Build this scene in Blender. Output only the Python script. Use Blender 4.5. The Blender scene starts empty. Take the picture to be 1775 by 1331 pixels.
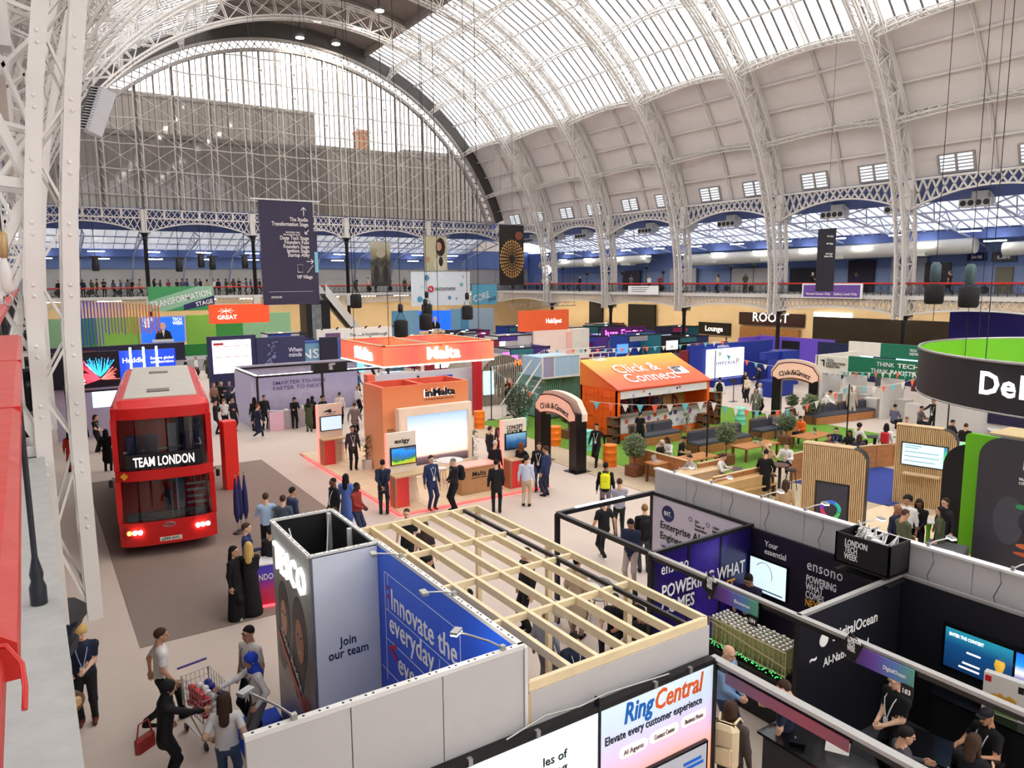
import bpy, math, random
import numpy as np
from mathutils import Vector, Matrix
R=random.Random(7)
SC=bpy.context.scene; COL=SC.collection
pi=math.pi; rad=math.radians
# ---------------------------------------------------------------- camera
FPX=1281.0; PITCH,YAW,ROLL=rad(8.0),rad(33.23),rad(-0.47); CAMZ=7.4
_f=Vector((math.sin(YAW)*math.cos(PITCH),math.cos(YAW)*math.cos(PITCH),-math.sin(PITCH)))
_r=Vector((math.cos(YAW),-math.sin(YAW),0)); _u=_r.cross(_f)
_r2=_r*math.cos(ROLL)+_u*math.sin(ROLL); _u2=_u*math.cos(ROLL)-_r*math.sin(ROLL)
cd=bpy.data.cameras.new('camera'); cam=bpy.data.objects.new('camera',cd); COL.objects.link(cam)
cd.sensor_fit='HORIZONTAL'; cd.sensor_width=36; cd.lens=FPX/1775*36; cd.clip_start=.05; cd.clip_end=600
mw=Matrix((_r2,_u2,-_f)).transposed().to_4x4(); mw.translation=(0,0,CAMZ); cam.matrix_world=mw
SC.camera=cam
def ray(px,py): return _r2*((px-887.5)/FPX)-_u2*((py-665.5)/FPX)+_f
def G(px,py,z=0.0):
    "point of the place that the photograph shows at a pixel, at height z"
    d=ray(px,py); t=(z-CAMZ)/d.z; return Vector((d.x*t,d.y*t,z))
def onX(px,py,x): d=ray(px,py); t=x/d.x; return Vector((x,d.y*t,CAMZ+d.z*t))
def onY(px,py,y): d=ray(px,py); t=y/d.y; return Vector((d.x*t,y,CAMZ+d.z*t))
# ---------------------------------------------------------------- sky, light, exposure
w=bpy.data.worlds.new('sky'); SC.world=w; w.use_nodes=True
bg=w.node_tree.nodes['Background']; bg.inputs[0].default_value=(1,.982,.968,1); bg.inputs[1].default_value=3.5
SC.view_settings.view_transform='Standard'; SC.view_settings.look='None'; SC.view_settings.gamma=1
SC.view_settings.exposure=0.08; SC.view_settings.use_curve_mapping=False
cy=SC.cycles; cy.use_denoising=True; cy.max_bounces=5; cy.diffuse_bounces=3; cy.glossy_bounces=2; cy.transparent_max_bounces=10; cy.use_adaptive_sampling=True; cy.adaptive_threshold=.17
cy.caustics_reflective=False; cy.caustics_refractive=False; cy.sample_clamp_indirect=6
# ---------------------------------------------------------------- materials
def lin(c):
    return tuple((v/255/12.92 if v/255<=.04045 else ((v/255+.055)/1.055)**2.4) for v in c[:3])+(1,)
MATS={}
def M(name,col=(200,200,200),rough=.6,metal=0,em=0,var=.06,vs=3.0,bump=0,bs=40,spec=.4,alpha=1,trans=0,emc=None):
    if name in MATS: return MATS[name]
    m=bpy.data.materials.new(name); m.use_nodes=True; nt=m.node_tree; b=nt.nodes['Principled BSDF']
    c=lin(col); b.inputs['Base Color'].default_value=c
    b.inputs['Roughness'].default_value=rough; b.inputs['Metallic'].default_value=metal
    b.inputs['Specular IOR Level'].default_value=spec
    if alpha<1: b.inputs['Alpha'].default_value=alpha
    if trans: b.inputs['Transmission Weight'].default_value=trans
    if var or bump:
        tc=nt.nodes.new('ShaderNodeTexCoord'); n=nt.nodes.new('ShaderNodeTexNoise'); n.inputs['Scale'].default_value=vs
        n.inputs['Detail'].default_value=4; nt.links.new(tc.outputs['Object'],n.inputs['Vector'])
        if var:
            mx=nt.nodes.new('ShaderNodeMix'); mx.data_type='RGBA'
            mx.inputs[6].default_value=tuple(v*(1-var*1.6) for v in c[:3])+(1,)
            mx.inputs[7].default_value=tuple(min(1,v*(1+var*1.6)) for v in c[:3])+(1,)
            nt.links.new(n.outputs['Fac'],mx.inputs[0]); nt.links.new(mx.outputs[2],b.inputs['Base Color'])
        if bump:
            n2=nt.nodes.new('ShaderNodeTexNoise'); n2.inputs['Scale'].default_value=bs; nt.links.new(tc.outputs['Object'],n2.inputs['Vector'])
            bp=nt.nodes.new('ShaderNodeBump'); bp.inputs['Strength'].default_value=bump; bp.inputs['Distance'].default_value=.02
            nt.links.new(n2.outputs['Fac'],bp.inputs['Height']); nt.links.new(bp.outputs[0],b.inputs['Normal'])
    if em:
        b.inputs['Emission Color'].default_value=lin(emc or col); b.inputs['Emission Strength'].default_value=em
        if em<8: m.cycles.emission_sampling='NONE'
    MATS[name]=m; return m
def ramp(name,stops,axis=2,lo=0,hi=1,rough=.5,em=0,noise=0,nsc=2.0,space='Object'):
    "printed graphic: colour stops along an axis of object space"
    if name in MATS: return MATS[name]
    m=bpy.data.materials.new(name); m.use_nodes=True; nt=m.node_tree; b=nt.nodes['Principled BSDF']; L=nt.links.new
    tc=nt.nodes.new('ShaderNodeTexCoord'); sp=nt.nodes.new('ShaderNodeSeparateXYZ'); L(tc.outputs[space],sp.inputs[0])
    mr=nt.nodes.new('ShaderNodeMapRange'); mr.inputs[1].default_value=lo; mr.inputs[2].default_value=hi
    L(sp.outputs[axis],mr.inputs[0]); src=mr.outputs[0]
    if noise:
        n=nt.nodes.new('ShaderNodeTexNoise'); n.inputs['Scale'].default_value=nsc; n.inputs['Detail'].default_value=3; L(tc.outputs[space],n.inputs['Vector'])
        ma=nt.nodes.new('ShaderNodeMath'); ma.operation='MULTIPLY_ADD'; L(n.outputs['Fac'],ma.inputs[0]); ma.inputs[1].default_value=noise
        ad=nt.nodes.new('ShaderNodeMath'); ad.operation='ADD'; L(mr.outputs[0],ad.inputs[0]); ad.inputs[1].default_value=-noise/2
        L(ad.outputs[0],ma.inputs[2]); src=ma.outputs[0]
    cr=nt.nodes.new('ShaderNodeValToRGB'); L(src,cr.inputs[0]); e=cr.color_ramp.elements
    while len(e)<len(stops): e.new(.5)
    for i,(p,c) in enumerate(stops): e[i].position=p; e[i].color=lin(c)
    L(cr.outputs[0],b.inputs['Base Color']); b.inputs['Roughness'].default_value=rough
    if em: L(cr.outputs[0],b.inputs['Emission Color']); b.inputs['Emission Strength'].default_value=em; m.cycles.emission_sampling='NONE'
    MATS[name]=m; return m
def stripes(name,c1,c2,axis,period,duty=.5,rough=.6):
    "flat print of parallel lines"
    if name in MATS: return MATS[name]
    m=bpy.data.materials.new(name); m.use_nodes=True; nt=m.node_tree; b=nt.nodes['Principled BSDF']; L=nt.links.new
    tc=nt.nodes.new('ShaderNodeTexCoord'); sp=nt.nodes.new('ShaderNodeSeparateXYZ'); L(tc.outputs['Object'],sp.inputs[0])
    a=nt.nodes.new('ShaderNodeMath'); a.operation='MULTIPLY'; a.inputs[1].default_value=1/period; L(sp.outputs[axis],a.inputs[0])
    f=nt.nodes.new('ShaderNodeMath'); f.operation='FRACT'; L(a.outputs[0],f.inputs[0])
    g=nt.nodes.new('ShaderNodeMath'); g.operation='GREATER_THAN'; g.inputs[1].default_value=duty; L(f.outputs[0],g.inputs[0])
    mx=nt.nodes.new('ShaderNodeMix'); mx.data_type='RGBA'; mx.inputs[6].default_value=lin(c1); mx.inputs[7].default_value=lin(c2)
    L(g.outputs[0],mx.inputs[0]); L(mx.outputs[2],b.inputs['Base Color']); b.inputs['Roughness'].default_value=rough
    MATS[name]=m; return m
def glassy(name,tint=(1,1,1),clear=.8,milk=0.0,rough=.05):
    "pane: mostly see-through with a gloss and a milky share"
    if name in MATS: return MATS[name]
    m=bpy.data.materials.new(name); m.use_nodes=True; nt=m.node_tree; nt.nodes.clear(); L=nt.links.new
    o=nt.nodes.new('ShaderNodeOutputMaterial'); t=nt.nodes.new('ShaderNodeBsdfTransparent'); t.inputs[0].default_value=tint+(1,)
    g=nt.nodes.new('ShaderNodeBsdfGlossy'); g.inputs['Roughness'].default_value=rough
    mx=nt.nodes.new('ShaderNodeMixShader'); mx.inputs[0].default_value=1-clear; L(t.outputs[0],mx.inputs[1])
    if milk:
        tr=nt.nodes.new('ShaderNodeBsdfTranslucent'); tr.inputs[0].default_value=(.95,.96,.98,1)
        tc=nt.nodes.new('ShaderNodeTexCoord'); n=nt.nodes.new('ShaderNodeTexNoise'); n.inputs['Scale'].default_value=1.3; L(tc.outputs['Object'],n.inputs['Vector'])
        m2=nt.nodes.new('ShaderNodeMixShader'); L(n.outputs['Fac'],m2.inputs[0]); L(g.outputs[0],m2.inputs[2]); L(tr.outputs[0],m2.inputs[1]); m2.inputs[0].default_value=milk
        m3=nt.nodes.new('ShaderNodeMath'); m3.operation='MULTIPLY'; L(n.outputs['Fac'],m3.inputs[0]); m3.inputs[1].default_value=.3; L(m3.outputs[0],m2.inputs[0])
        L(m2.outputs[0],mx.inputs[2])
    else:
        L(g.outputs[0],mx.inputs[2])
    L(mx.outputs[0],o.inputs[0]); MATS[name]=m; return m
# ---------------------------------------------------------------- mesh building
class MB:
    def __init__(s): s.v=[]; s.f=[]; s.m=[]; s.sm=[]; s.k=0
    def mat(s,i): s.k=i; return s
    def add(s,vs,fs,smooth=False):
        o=len(s.v); s.v.extend([tuple(p) for p in vs])
        for f in fs: s.f.append(tuple(i+o for i in f)); s.m.append(s.k); s.sm.append(smooth)
        return s
    def bx(s,x0,x1,y0,y1,z0,z1):
        return s.add([(x0,y0,z0),(x1,y0,z0),(x1,y1,z0),(x0,y1,z0),(x0,y0,z1),(x1,y0,z1),(x1,y1,z1),(x0,y1,z1)],
          [(0,3,2,1),(4,5,6,7),(0,1,5,4),(1,2,6,5),(2,3,7,6),(3,0,4,7)])
    def bb(s,x0,x1,y0,y1,z0,z1,b=.02):
        "box with bevelled vertical and top edges"
        def ring(i,z): return [(x0+b-i,y0-i+0 if 0 else y0+0*i,z)]
        def loop(d,z):
            c=b; a=[]
            for (px,py,sx,sy) in ((x0+d,y0+d,1,1),(x1-d,y0+d,-1,1),(x1-d,y1-d,-1,-1),(x0+d,y1-d,1,-1)):
                p1=(px+sx*c,py,z); p2=(px,py+sy*c,z)
                a+= [p2,p1] if (sx*sy>0) else [p1,p2]
            return a
        L=[loop(0,z0),loop(0,z1-b),loop(b*.8,z1)]
        vs=sum(L,[]); fs=[]
        for k in range(2):
            for i in range(8): j=(i+1)%8; fs.append((k*8+i,k*8+j,k*8+8+j,k*8+8+i))
        fs.append(tuple(range(16,24))); fs.append(tuple(range(7,-1,-1)))
        return s.add(vs,fs)
    def bar(s,p,q,w,h=None,up=(0,0,1),caps=True):
        p=Vector(p); q=Vector(q); d=(q-p); 
        if d.length<1e-6: return s
        d.normalize(); h=h or w; u=Vector(up); x=d.cross(u)
        if x.length<1e-3: x=d.cross(Vector((1,0,0)))
        x.normalize(); y=x.cross(d); x=x*(w/2); y=y*(h/2)
        vs=[p-x-y,p+x-y,p+x+y,p-x+y,q-x-y,q+x-y,q+x+y,q-x+y]
        fs=[(0,1,5,4),(1,2,6,5),(2,3,7,6),(3,0,4,7)]
        if caps: fs+=[(3,2,1,0),(4,5,6,7)]
        return s.add(vs,fs)
    def poly(s,pts,w,h=None,up=(0,0,1)):
        for a,b in zip(pts,pts[1:]): s.bar(a,b,w,h,up)
        return s
    def tube(s,pts,r,n=6,caps=True):
        pts=[Vector(p) for p in pts]; rs=r if isinstance(r,(list,tuple)) else [r]*len(pts); rings=[]
        ref=Vector((0,0,1))
        for i,p in enumerate(pts):
            d=(pts[min(i+1,len(pts)-1)]-pts[max(i-1,0)]).normalized()
            x=d.cross(ref)
            if x.length<.05: x=d.cross(Vector((1,0,0)))
            x.normalize(); y=x.cross(d)
            rings.append([p+x*(math.cos(2*pi*k/n)*rs[i])+y*(math.sin(2*pi*k/n)*rs[i]) for k in range(n)])
        vs=sum(rings,[]); fs=[]
        for i in range(len(pts)-1):
            for k in range(n): fs.append((i*n+k,i*n+(k+1)%n,(i+1)*n+(k+1)%n,(i+1)*n+k))
        s.add(vs,fs,True)
        if caps:
            s.add(rings[0],[tuple(range(n-1,-1,-1))]); s.add(rings[-1],[tuple(range(n))])
        return s
    def cyl(s,p,q,r,r2=None,n=16): return s.tube([p,q],[r,r if r2 is None else r2],n)
    def lathe(s,prof,c=(0,0,0),n=20,smooth=True):
        vs=[];fs=[]
        for r,z in prof:
            for k in range(n): a=2*pi*k/n; vs.append((c[0]+r*math.cos(a),c[1]+r*math.sin(a),c[2]+z))
        for i in range(len(prof)-1):
            for k in range(n): fs.append((i*n+k,i*n+(k+1)%n,(i+1)*n+(k+1)%n,(i+1)*n+k))
        s.add(vs,fs,smooth); m=len(prof)-1
        s.add(vs[:n],[tuple(range(n-1,-1,-1))]); s.add(vs[m*n:],[tuple(range(n))]); return s
    def sph(s,c,r,n=10,m=6):
        r=(r,r,r) if not isinstance(r,(tuple,list)) else r; vs=[];fs=[]
        for i in range(m+1):
            t=pi*i/m
            for k in range(n): a=2*pi*k/n; vs.append((c[0]+r[0]*math.sin(t)*math.cos(a),c[1]+r[1]*math.sin(t)*math.sin(a),c[2]-r[2]*math.cos(t)))
        for i in range(m):
            for k in range(n): fs.append((i*n+k,i*n+(k+1)%n,(i+1)*n+(k+1)%n,(i+1)*n+k))
        return s.add(vs,fs,True)
    def ext(s,poly,d,smooth=False):
        "polygon of 3-D points extruded by vector d"
        n=len(poly); d=Vector(d); a=[Vector(p) for p in poly]; nn=Vector((0,0,0))
        for i in range(n): nn+=a[i].cross(a[(i+1)%n])
        if nn.dot(d)>0: a.reverse()
        vs=a+[p+d for p in a]
        s.add(vs,[tuple(range(n)),tuple(range(2*n-1,n-1,-1))])
        o=len(s.v)-2*n
        for i in range(n):
            j=(i+1)%n; s.f.append((o+j,o+i,o+n+i,o+n+j)); s.m.append(s.k); s.sm.append(smooth)
        return s
    def build(s,name,mats,parent=None,label=None,world=None,kind=None,loc=None,rz=0):
        me=bpy.data.meshes.new(name)
        vs=s.v
        if parent is not None:
            r=ROOT.get(parent,parent)
            if (WORLD.get(r,False) if world is None else world):
                mi=TM[r].inverted(); vs=[tuple(mi@Vector(p)) for p in vs]
        me.from_pydata(vs,[],s.f)
        mats=mats if isinstance(mats,(list,tuple)) else [mats]
        for m in mats: me.materials.append(m)
        if len(mats)>1: me.polygons.foreach_set('material_index',s.m)
        me.polygons.foreach_set('use_smooth',s.sm)
        return mkobj(name,me,parent,label,kind,loc,rz)
ROOT={}; WORLD={}; TM={}
def mkobj(name,me,parent=None,label=None,kind=None,loc=None,rz=0):
    o=bpy.data.objects.new(name,me); COL.objects.link(o)
    if parent is not None: o.parent=parent; ROOT[o]=ROOT.get(parent,parent)
    if loc is not None: o.location=loc
    if rz: o.rotation_euler=(0,0,rz)
    if parent is None:
        TM[o]=Matrix.Translation(o.location)@Matrix.Rotation(rz,4,'Z')
    if label: o['label']=label
    if kind: o['kind']=kind
    return o
def thing(name,label,cat,loc=(0,0,0),rz=0,group=None,kind=None,world=False):
    o=bpy.data.objects.new(name,None); COL.objects.link(o); o.location=loc; o.rotation_euler=(0,0,rz); o.empty_display_size=.2
    TM[o]=Matrix.Translation(Vector(loc))@Matrix.Rotation(rz,4,'Z'); WORLD[o]=world
    tag(o,label,cat,group,kind); return o
def tag(o,label,cat=None,group=None,kind=None):
    o['label']=label
    if cat: o['category']=cat
    if group: o['group']=group
    if kind: o['kind']=kind
    return o
def dup(o,loc,rz=0,label=None,group=None):
    "copy of a thing with its parts and sub-parts"
    c=o.copy(); COL.objects.link(c); c.location=loc; c.rotation_euler=(0,0,rz)
    TM[c]=Matrix.Translation(Vector(loc))@Matrix.Rotation(rz,4,'Z')
    if label: c['label']=label
    if group: c['group']=group
    for ch in list(o.children):
        d=ch.copy(); COL.objects.link(d); d.parent=c; ROOT[d]=c
        for g in list(ch.children):
            e=g.copy(); COL.objects.link(e); e.parent=d; ROOT[e]=c
    return c
FITS=[]
def txt(s,parent,p,right,up,size,mat,width=None,bold=0,align='LEFT',name='lettering',ext=.004,world=None,shear=0,ls=1.0,sp=1.0):
    cu=bpy.data.curves.new(name,'FONT'); cu.body=s; cu.size=size; cu.align_x=align; cu.extrude=ext; cu.offset=bold*.4; cu.resolution_u=2
    cu.shear=shear; cu.space_line=ls; cu.space_character=sp
    cu.materials.append(mat); o=bpy.data.objects.new(name,cu); COL.objects.link(o)
    r=Vector(right).normalized(); n=r.cross(Vector(up)).normalized(); u=n.cross(r)
    m=Matrix((r,u,n)).transposed().to_4x4(); m.translation=Vector(p)+n*ext
    if parent is not None:
        o.parent=parent; root=ROOT.get(parent,parent); ROOT[o]=root
        if (WORLD.get(root,False) if world is None else world): m=TM[root].inverted()@m
    o.matrix_basis=m
    if width: FITS.append((o,width))
    return o
EX,EY,EZ=(1,0,0),(0,1,0),(0,0,1); NX,NY=(-1,0,0),(0,-1,0)
def patch(parent,name,p,right,up,w,h,mat,d=.004,label=None,rnd=0):
    "flat panel whose lower left corner is p; its face looks along right x up"
    r=Vector(right); u=Vector(up); n=r.cross(u).normalized(); p=Vector(p)
    if rnd:
        pts=[]
        for cx_,cy_,a0 in ((w-rnd,rnd,-90),(w-rnd,h-rnd,0),(rnd,h-rnd,90),(rnd,rnd,180)):
            for k in range(5): a=rad(a0+k*22.5); pts.append(p+r*(cx_+rnd*math.cos(a))+u*(cy_+rnd*math.sin(a)))
    else: pts=[p,p+r*w,p+r*w+u*h,p+u*h]
    mb=MB(); mb.ext(pts,n*d); return mb.build(name,mat,parent,label)
# palette
white=M('white paint',(214,210,206),.45,var=.04)
steel=M('painted steel',(214,210,206),.5,var=.06,vs=1.5)
ironblk=M('black iron',(22,22,26),.4)
black=M('black matt',(18,18,21),.6)
blackg=M('black gloss',(14,14,18),.2)
alu=M('aluminium',(170,170,170),.35,metal=.8)
wtext=M('white vinyl',(250,250,250),.5,var=0)
wglow=M('lit white letters',(255,250,245),.5,em=1.1,var=0)
dtext=M('dark vinyl',(25,25,32),.5,var=0)
panel=M('white laminate panel',(196,194,194),.4,var=.03)
lampw=M('lamp face',(255,250,240),.5,em=25,var=0)
# ================================================================ the hall
CXc,CZc,RI,RO=25.3,6.0,25.0,27.0
BAY=10.35; YE=80.0; RIBY=[YE-BAY*k for k in range(0,9)]
SKIN=27.45
floor_m=M('floor carpet tiles',(202,187,176),.75,var=.05,vs=.7,bump=.15,bs=120)
MB().bx(-13,64,-14,93,-.3,0).build('floor',floor_m,kind='structure')['label']='pale grey beige exhibition hall floor'
def arc(r,a): return (CXc+r*math.cos(a),CZc+r*math.sin(a))
def ribpt(r,a,y):
    x,z=arc(r,a); return Vector((x,y,z))
# --- one main rib, shared by all bays
NSEG=80
def rib_outer(a):
    "outer chord radius: shallower near the springing"
    s=min(1,math.sin(a)*2.2); return 26.45+.65*s
def path(fr,y,down=True):
    pts=[]
    if down: pts.append(Vector((CXc+fr(0),y,4.45)))
    for i in range(NSEG+1): a=pi*i/NSEG; pts.append(ribpt(fr(a),a,y))
    if down: pts.append(Vector((CXc-fr(pi),y,4.45)))
    return pts
HW=.27
def resample(p,step):
    out=[p[0].copy()]; acc=0
    for a,b in zip(p,p[1:]):
        L=(b-a).length; t=step-acc
        while t<L: out.append(a+(b-a)*(t/L)); t+=step
        acc=(acc+L)%step if True else 0
    return out
def chord_mesh(f0,f1,lace):
    mb=MB(); P={}
    for i,fr in enumerate((f0,f1)):
        for y in (-HW,HW):
            p=path(fr,y); P[(i,y)]=p
            for a,b in zip(p,p[1:]): mb.bar(a,b,.12,.11,up=(0,1,0),caps=False)
    n=len(P[(0,HW)])
    sub=max(1,int(round(.98/lace)))
    def lerp(p,t): 
        i=min(int(t),len(p)-2); return p[i].lerp(p[i+1],t-i)
    T=[k/sub for k in range((n-1)*sub+1)]
    for (a,b) in (((0,-HW),(1,-HW)),((0,HW),(1,HW)),((0,-HW),(0,HW)),((1,-HW),(1,HW))):
        for k in range(len(T)-1):
            p,q=(a,b) if k%2==0 else (b,a)
            mb.bar(lerp(P[p],T[k]),lerp(P[q],T[k+1]),.07,.02,up=(1,0,0) if a[0]!=b[0] else (0,1,.01),caps=False)
    return mb
inner=chord_mesh(lambda a:RI,lambda a:RI+.26,.45)
outer=chord_mesh(lambda a:rib_outer(a)-.22,rib_outer,.9)
web=MB(); NP=36
for y in (-HW+.04,HW-.04):
    pi_=[ribpt(RI+.26,pi*k/NP,y) for k in range(NP+1)]; po=[ribpt(rib_outer(pi*k/NP)-.22,pi*k/NP,y) for k in range(NP+1)]
    for k in range(NP+1): web.bar(pi_[k],po[k],.08,.05,up=(0,1,0),caps=False)
    for k in range(NP): web.bar(pi_[k],po[k+1],.07,.04,up=(0,1,0),caps=False); web.bar(po[k],pi_[k+1],.07,.04,up=(0,1,0),caps=False)
    for k in range(NP):   # gusset plates where the braces cross
        c=(pi_[k]+po[k+1]+po[k]+pi_[k+1])/4; d=(pi_[k+1]-pi_[k]).normalized()
        web.bar(c-d*.12,c+d*.12,.02,.24,up=(0,1,0)) if False else web.bar(c-d*.1,c+d*.1,.2,.02,up=(0,1,0))
rivet=MB()
for k in range(10):
    z=5.3+k*.5
    if z<6: x=CXc-RI
    else: x=CXc-math.sqrt(RI*RI-(z-CZc)**2)
    for dx in (.0,.26):
        for dz in (0,.09):rivet.sph((x-dx,-HW-.045,z+dz),(.022,.02,.022),8,4)
first=None
for i,y in enumerate(RIBY):
    if i==0: continue
    r=thing('roof_rib','white riveted lattice arch rib of the barrel roof, %s'%('nearest one, rising at the left edge' if i==7 else 'number %d counted from the glazed end'%i if i<7 else 'behind the viewpoint'),'roof rib',(0,y,0),kind='structure')
    if first is None:
        first=[inner.build('inner_chord',steel,r),outer.build('outer_chord',steel,r),web.build('web_bracing',steel,r)]
    else:
        for o in first:
            c=o.copy(); COL.objects.link(c); c.parent=r
    if i==7: rivet.build('rivets',steel,r)
# --- ceiling: opaque lower slopes in panels, glazed upper slopes, dark crown
def slab(a0,a1,y0,y1,r,t,n=2,flip=False):
    mb=MB(); 
    for k in range(n):
        b0=rad(a0+(a1-a0)*k/n); b1=rad(a0+(a1-a0)*(k+1)/n)
        if flip: b0,b1=pi-b0,pi-b1
        p=[ribpt(r,b0,y0),ribpt(r,b1,y0),ribpt(r+t,b1,y0),ribpt(r+t,b0,y0)]
        mb.ext(p,(0,y1-y0,0))
    return mb
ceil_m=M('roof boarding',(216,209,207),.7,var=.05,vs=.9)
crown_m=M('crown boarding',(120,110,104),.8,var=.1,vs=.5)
HB=BAY/2
ceil=thing('ceiling','barrel vaulted hall roof with white boarded slopes and long skylights','roof',kind='structure')
STR=[16.6,21.4,26.3,30.6,34.9,39.0]
for k in range(5):
    base=slab(STR[k]+.06,STR[k+1]-.06,.05,HB-.05,SKIN,.08).build('ceiling_panel',ceil_m,ceil)
    for j in range(18):
        y=YE-HB*(j+1)
        o=base if j==0 else base.copy()
        if j: COL.objects.link(o); o.parent=ceil
        o.location=(0,y,0)
mb=MB()
for k in range(5):
    s=slab(STR[k],STR[k+1],YE-BAY*9,YE,SKIN,.08,2,True); mb.add(s.v,s.f)
mb.build('far_slope_boarding',ceil_m,ceil)
slab(16.6,39,YE-BAY*9,YE,SKIN+.1,.05,4).build('outer_boarding',ceil_m,ceil)
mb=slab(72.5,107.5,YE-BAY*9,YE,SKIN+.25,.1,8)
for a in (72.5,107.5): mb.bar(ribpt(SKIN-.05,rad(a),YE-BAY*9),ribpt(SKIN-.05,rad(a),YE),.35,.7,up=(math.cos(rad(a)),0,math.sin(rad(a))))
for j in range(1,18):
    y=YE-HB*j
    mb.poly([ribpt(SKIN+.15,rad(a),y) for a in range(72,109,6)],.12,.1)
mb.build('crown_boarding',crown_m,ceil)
PAN=[39.0,45.7,52.4,59.1,65.8,72.5]; NB=12; PW=BAY/NB
sky_m=glassy('skylight glazing',(1,1,1),.72,.1,.2)
rest=MB(); npane=0
for k in range(5):
    base=None
    for bay in range(9):
        for j in range(NB):
            y=YE-BAY*(bay+1)+PW*j
            if bay<5:
                if base is None: base=slab(PAN[k]+.1,PAN[k+1]-.1,.03,PW-.03,SKIN,.012,1).build('pane',sky_m,ceil); o=base
                else: o=base.copy(); COL.objects.link(o); o.parent=ceil
                o.location=(0,y,0)
            else:
                s=slab(PAN[k],PAN[k+1],y+.03,y+PW-.03,SKIN,.012,1); rest.add(s.v,s.f)
            s=slab(PAN[k],PAN[k+1],y+.03,y+PW-.03,SKIN,.012,1,True); rest.add(s.v,s.f)
rest.build('skylight_panes',sky_m,ceil,kind='stuff')
gb=MB()
for flip in (0,1):
    for j in range(NB*9+1):
        y=YE-PW*j
        for k in range(5):
            a,b=rad(PAN[k]),rad(PAN[k+1])
            if flip: a,b=pi-a,pi-b
            gb.bar(ribpt(SKIN-.06,a,y),ribpt(SKIN-.06,b,y),.09,.12,up=(0,1,0),caps=False)
gb.build('glazing_bars',M('glazing bar paint',(112,108,106),.5),ceil)
# purlins (plain) and the deep arched lattice purlins between ribs
pl=MB()
for flip in (0,1):
    for a in STR[1:5]+PAN[1:5]:
        if a in (26.3,52.4): continue
        t=rad(a) if not flip else pi-rad(a)
        for r in (SKIN-.12,SKIN-.3): pl.bar(ribpt(r,t,YE-BAY*9),ribpt(r,t,YE),.1,.05,up=(math.cos(t),0,math.sin(t)))
    for j in range(18):   # light half-bay ribs
        if j%2: continue
        y=YE-HB*(j+1)
        for k in range(24):
            a=rad(16.6+(72.5-16.6)*k/24); b=rad(16.6+(72.5-16.6)*(k+1)/24)
            if flip: a,b=pi-a,pi-b
            for r in (SKIN-.1,SKIN-.42): pl.bar(ribpt(r,a,y),ribpt(r,b,y),.14,.05,up=(0,1,0),caps=False)
            pl.bar(ribpt(SKIN-.1,a,y),ribpt(SKIN-.42,b,y),.04,.03,up=(0,1,0),caps=False)
pl.build('purlins',steel,ceil)
def lattice_purlin():
    mb=MB(); n=16
    for k in range(n):
        y0=HW+(BAY-2*HW)*k/n; y1=HW+(BAY-2*HW)*(k+1)/n
        d=lambda y: .45+1.15*abs((y-BAY/2)/(BAY/2))**2
        # local: x radial inwards (depth), y along
        a0,a1=(0,y0,0),(0,y1,0); b0,b1=(-d(y0),y0,0),(-d(y1),y1,0)
        for z in (-.14,.14):
            f=lambda p:(p[0],p[1],z)
            mb.bar(f(a0),f(a1),.08,.07,caps=False); mb.bar(f(b0),f(b1),.08,.07,caps=False)
            mb.bar(f(a0),f(b1),.05,.03,caps=False); mb.bar(f(b0),f(a1),.05,.03,caps=False)
        mb.bar((0,y0,-.14),(0,y1,.14),.04,.03); mb.bar((b0[0],y0,-.14),(b1[0],y1,.14),.04,.03)
    return mb
lp=lattice_purlin(); lpo=None
for a in (26.3,39.0,52.4,65.8):
    for flip in (0,1):
        for bay in range(8):
            t=rad(a) if not flip else pi-rad(a)
            if lpo is None: o=lpo=lp.build('lattice_purlin',steel,ceil)
            else: o=lpo.copy(); COL.objects.link(o); o.parent=ceil
            x,z=arc(SKIN-.15,t); o.location=(x,YE-BAY*(bay+1),z); o.rotation_euler=(0,-t,0)
# small louvre windows low in the boarded slope, two to a bay
wf=M('window frame',(150,145,143),.5); wl=M('slat glazing with daylight glow',(222,230,238),.3,em=.8,var=0)  # pane glow stands in for daylight coming through the slats
n=0
for bay in range(6):
    for q in (.27,.73):
        n+=1; y=YE-BAY*(bay+1)+BAY*q; t=rad(18.6)
        u=Vector((-math.sin(t),0,math.cos(t))); c=ribpt(SKIN-.08,t,y); nn=Vector((-math.cos(t),0,-math.sin(t)))
        wd=thing('window_%d'%n,'small slatted window low in the boarded roof slope','window',kind='structure',world=True)
        fr=MB()
        for dz in (-.6,-.33,-.11,.11,.33,.6): fr.bar(c+u*dz-Vector((0,1.15,0)),c+u*dz+Vector((0,1.15,0)),.08,.07,up=u)
        for dy in (-1.1,0,1.1): fr.bar(c+u*-.6+Vector((0,dy,0)),c+u*.6+Vector((0,dy,0)),.14,.12,up=nn)
        fr.build('window_frame',wf,wd)
        for dz in (-.44,-.22,0,.22,.44):
            pn=MB()
            for dy in (-.56,.56): pn.bar(c+u*dz+Vector((0,dy-.46,0)),c+u*dz+Vector((0,dy+.46,0)),.03,.15,up=u)
            pn.build('slat_pane',wl,wd)
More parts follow.
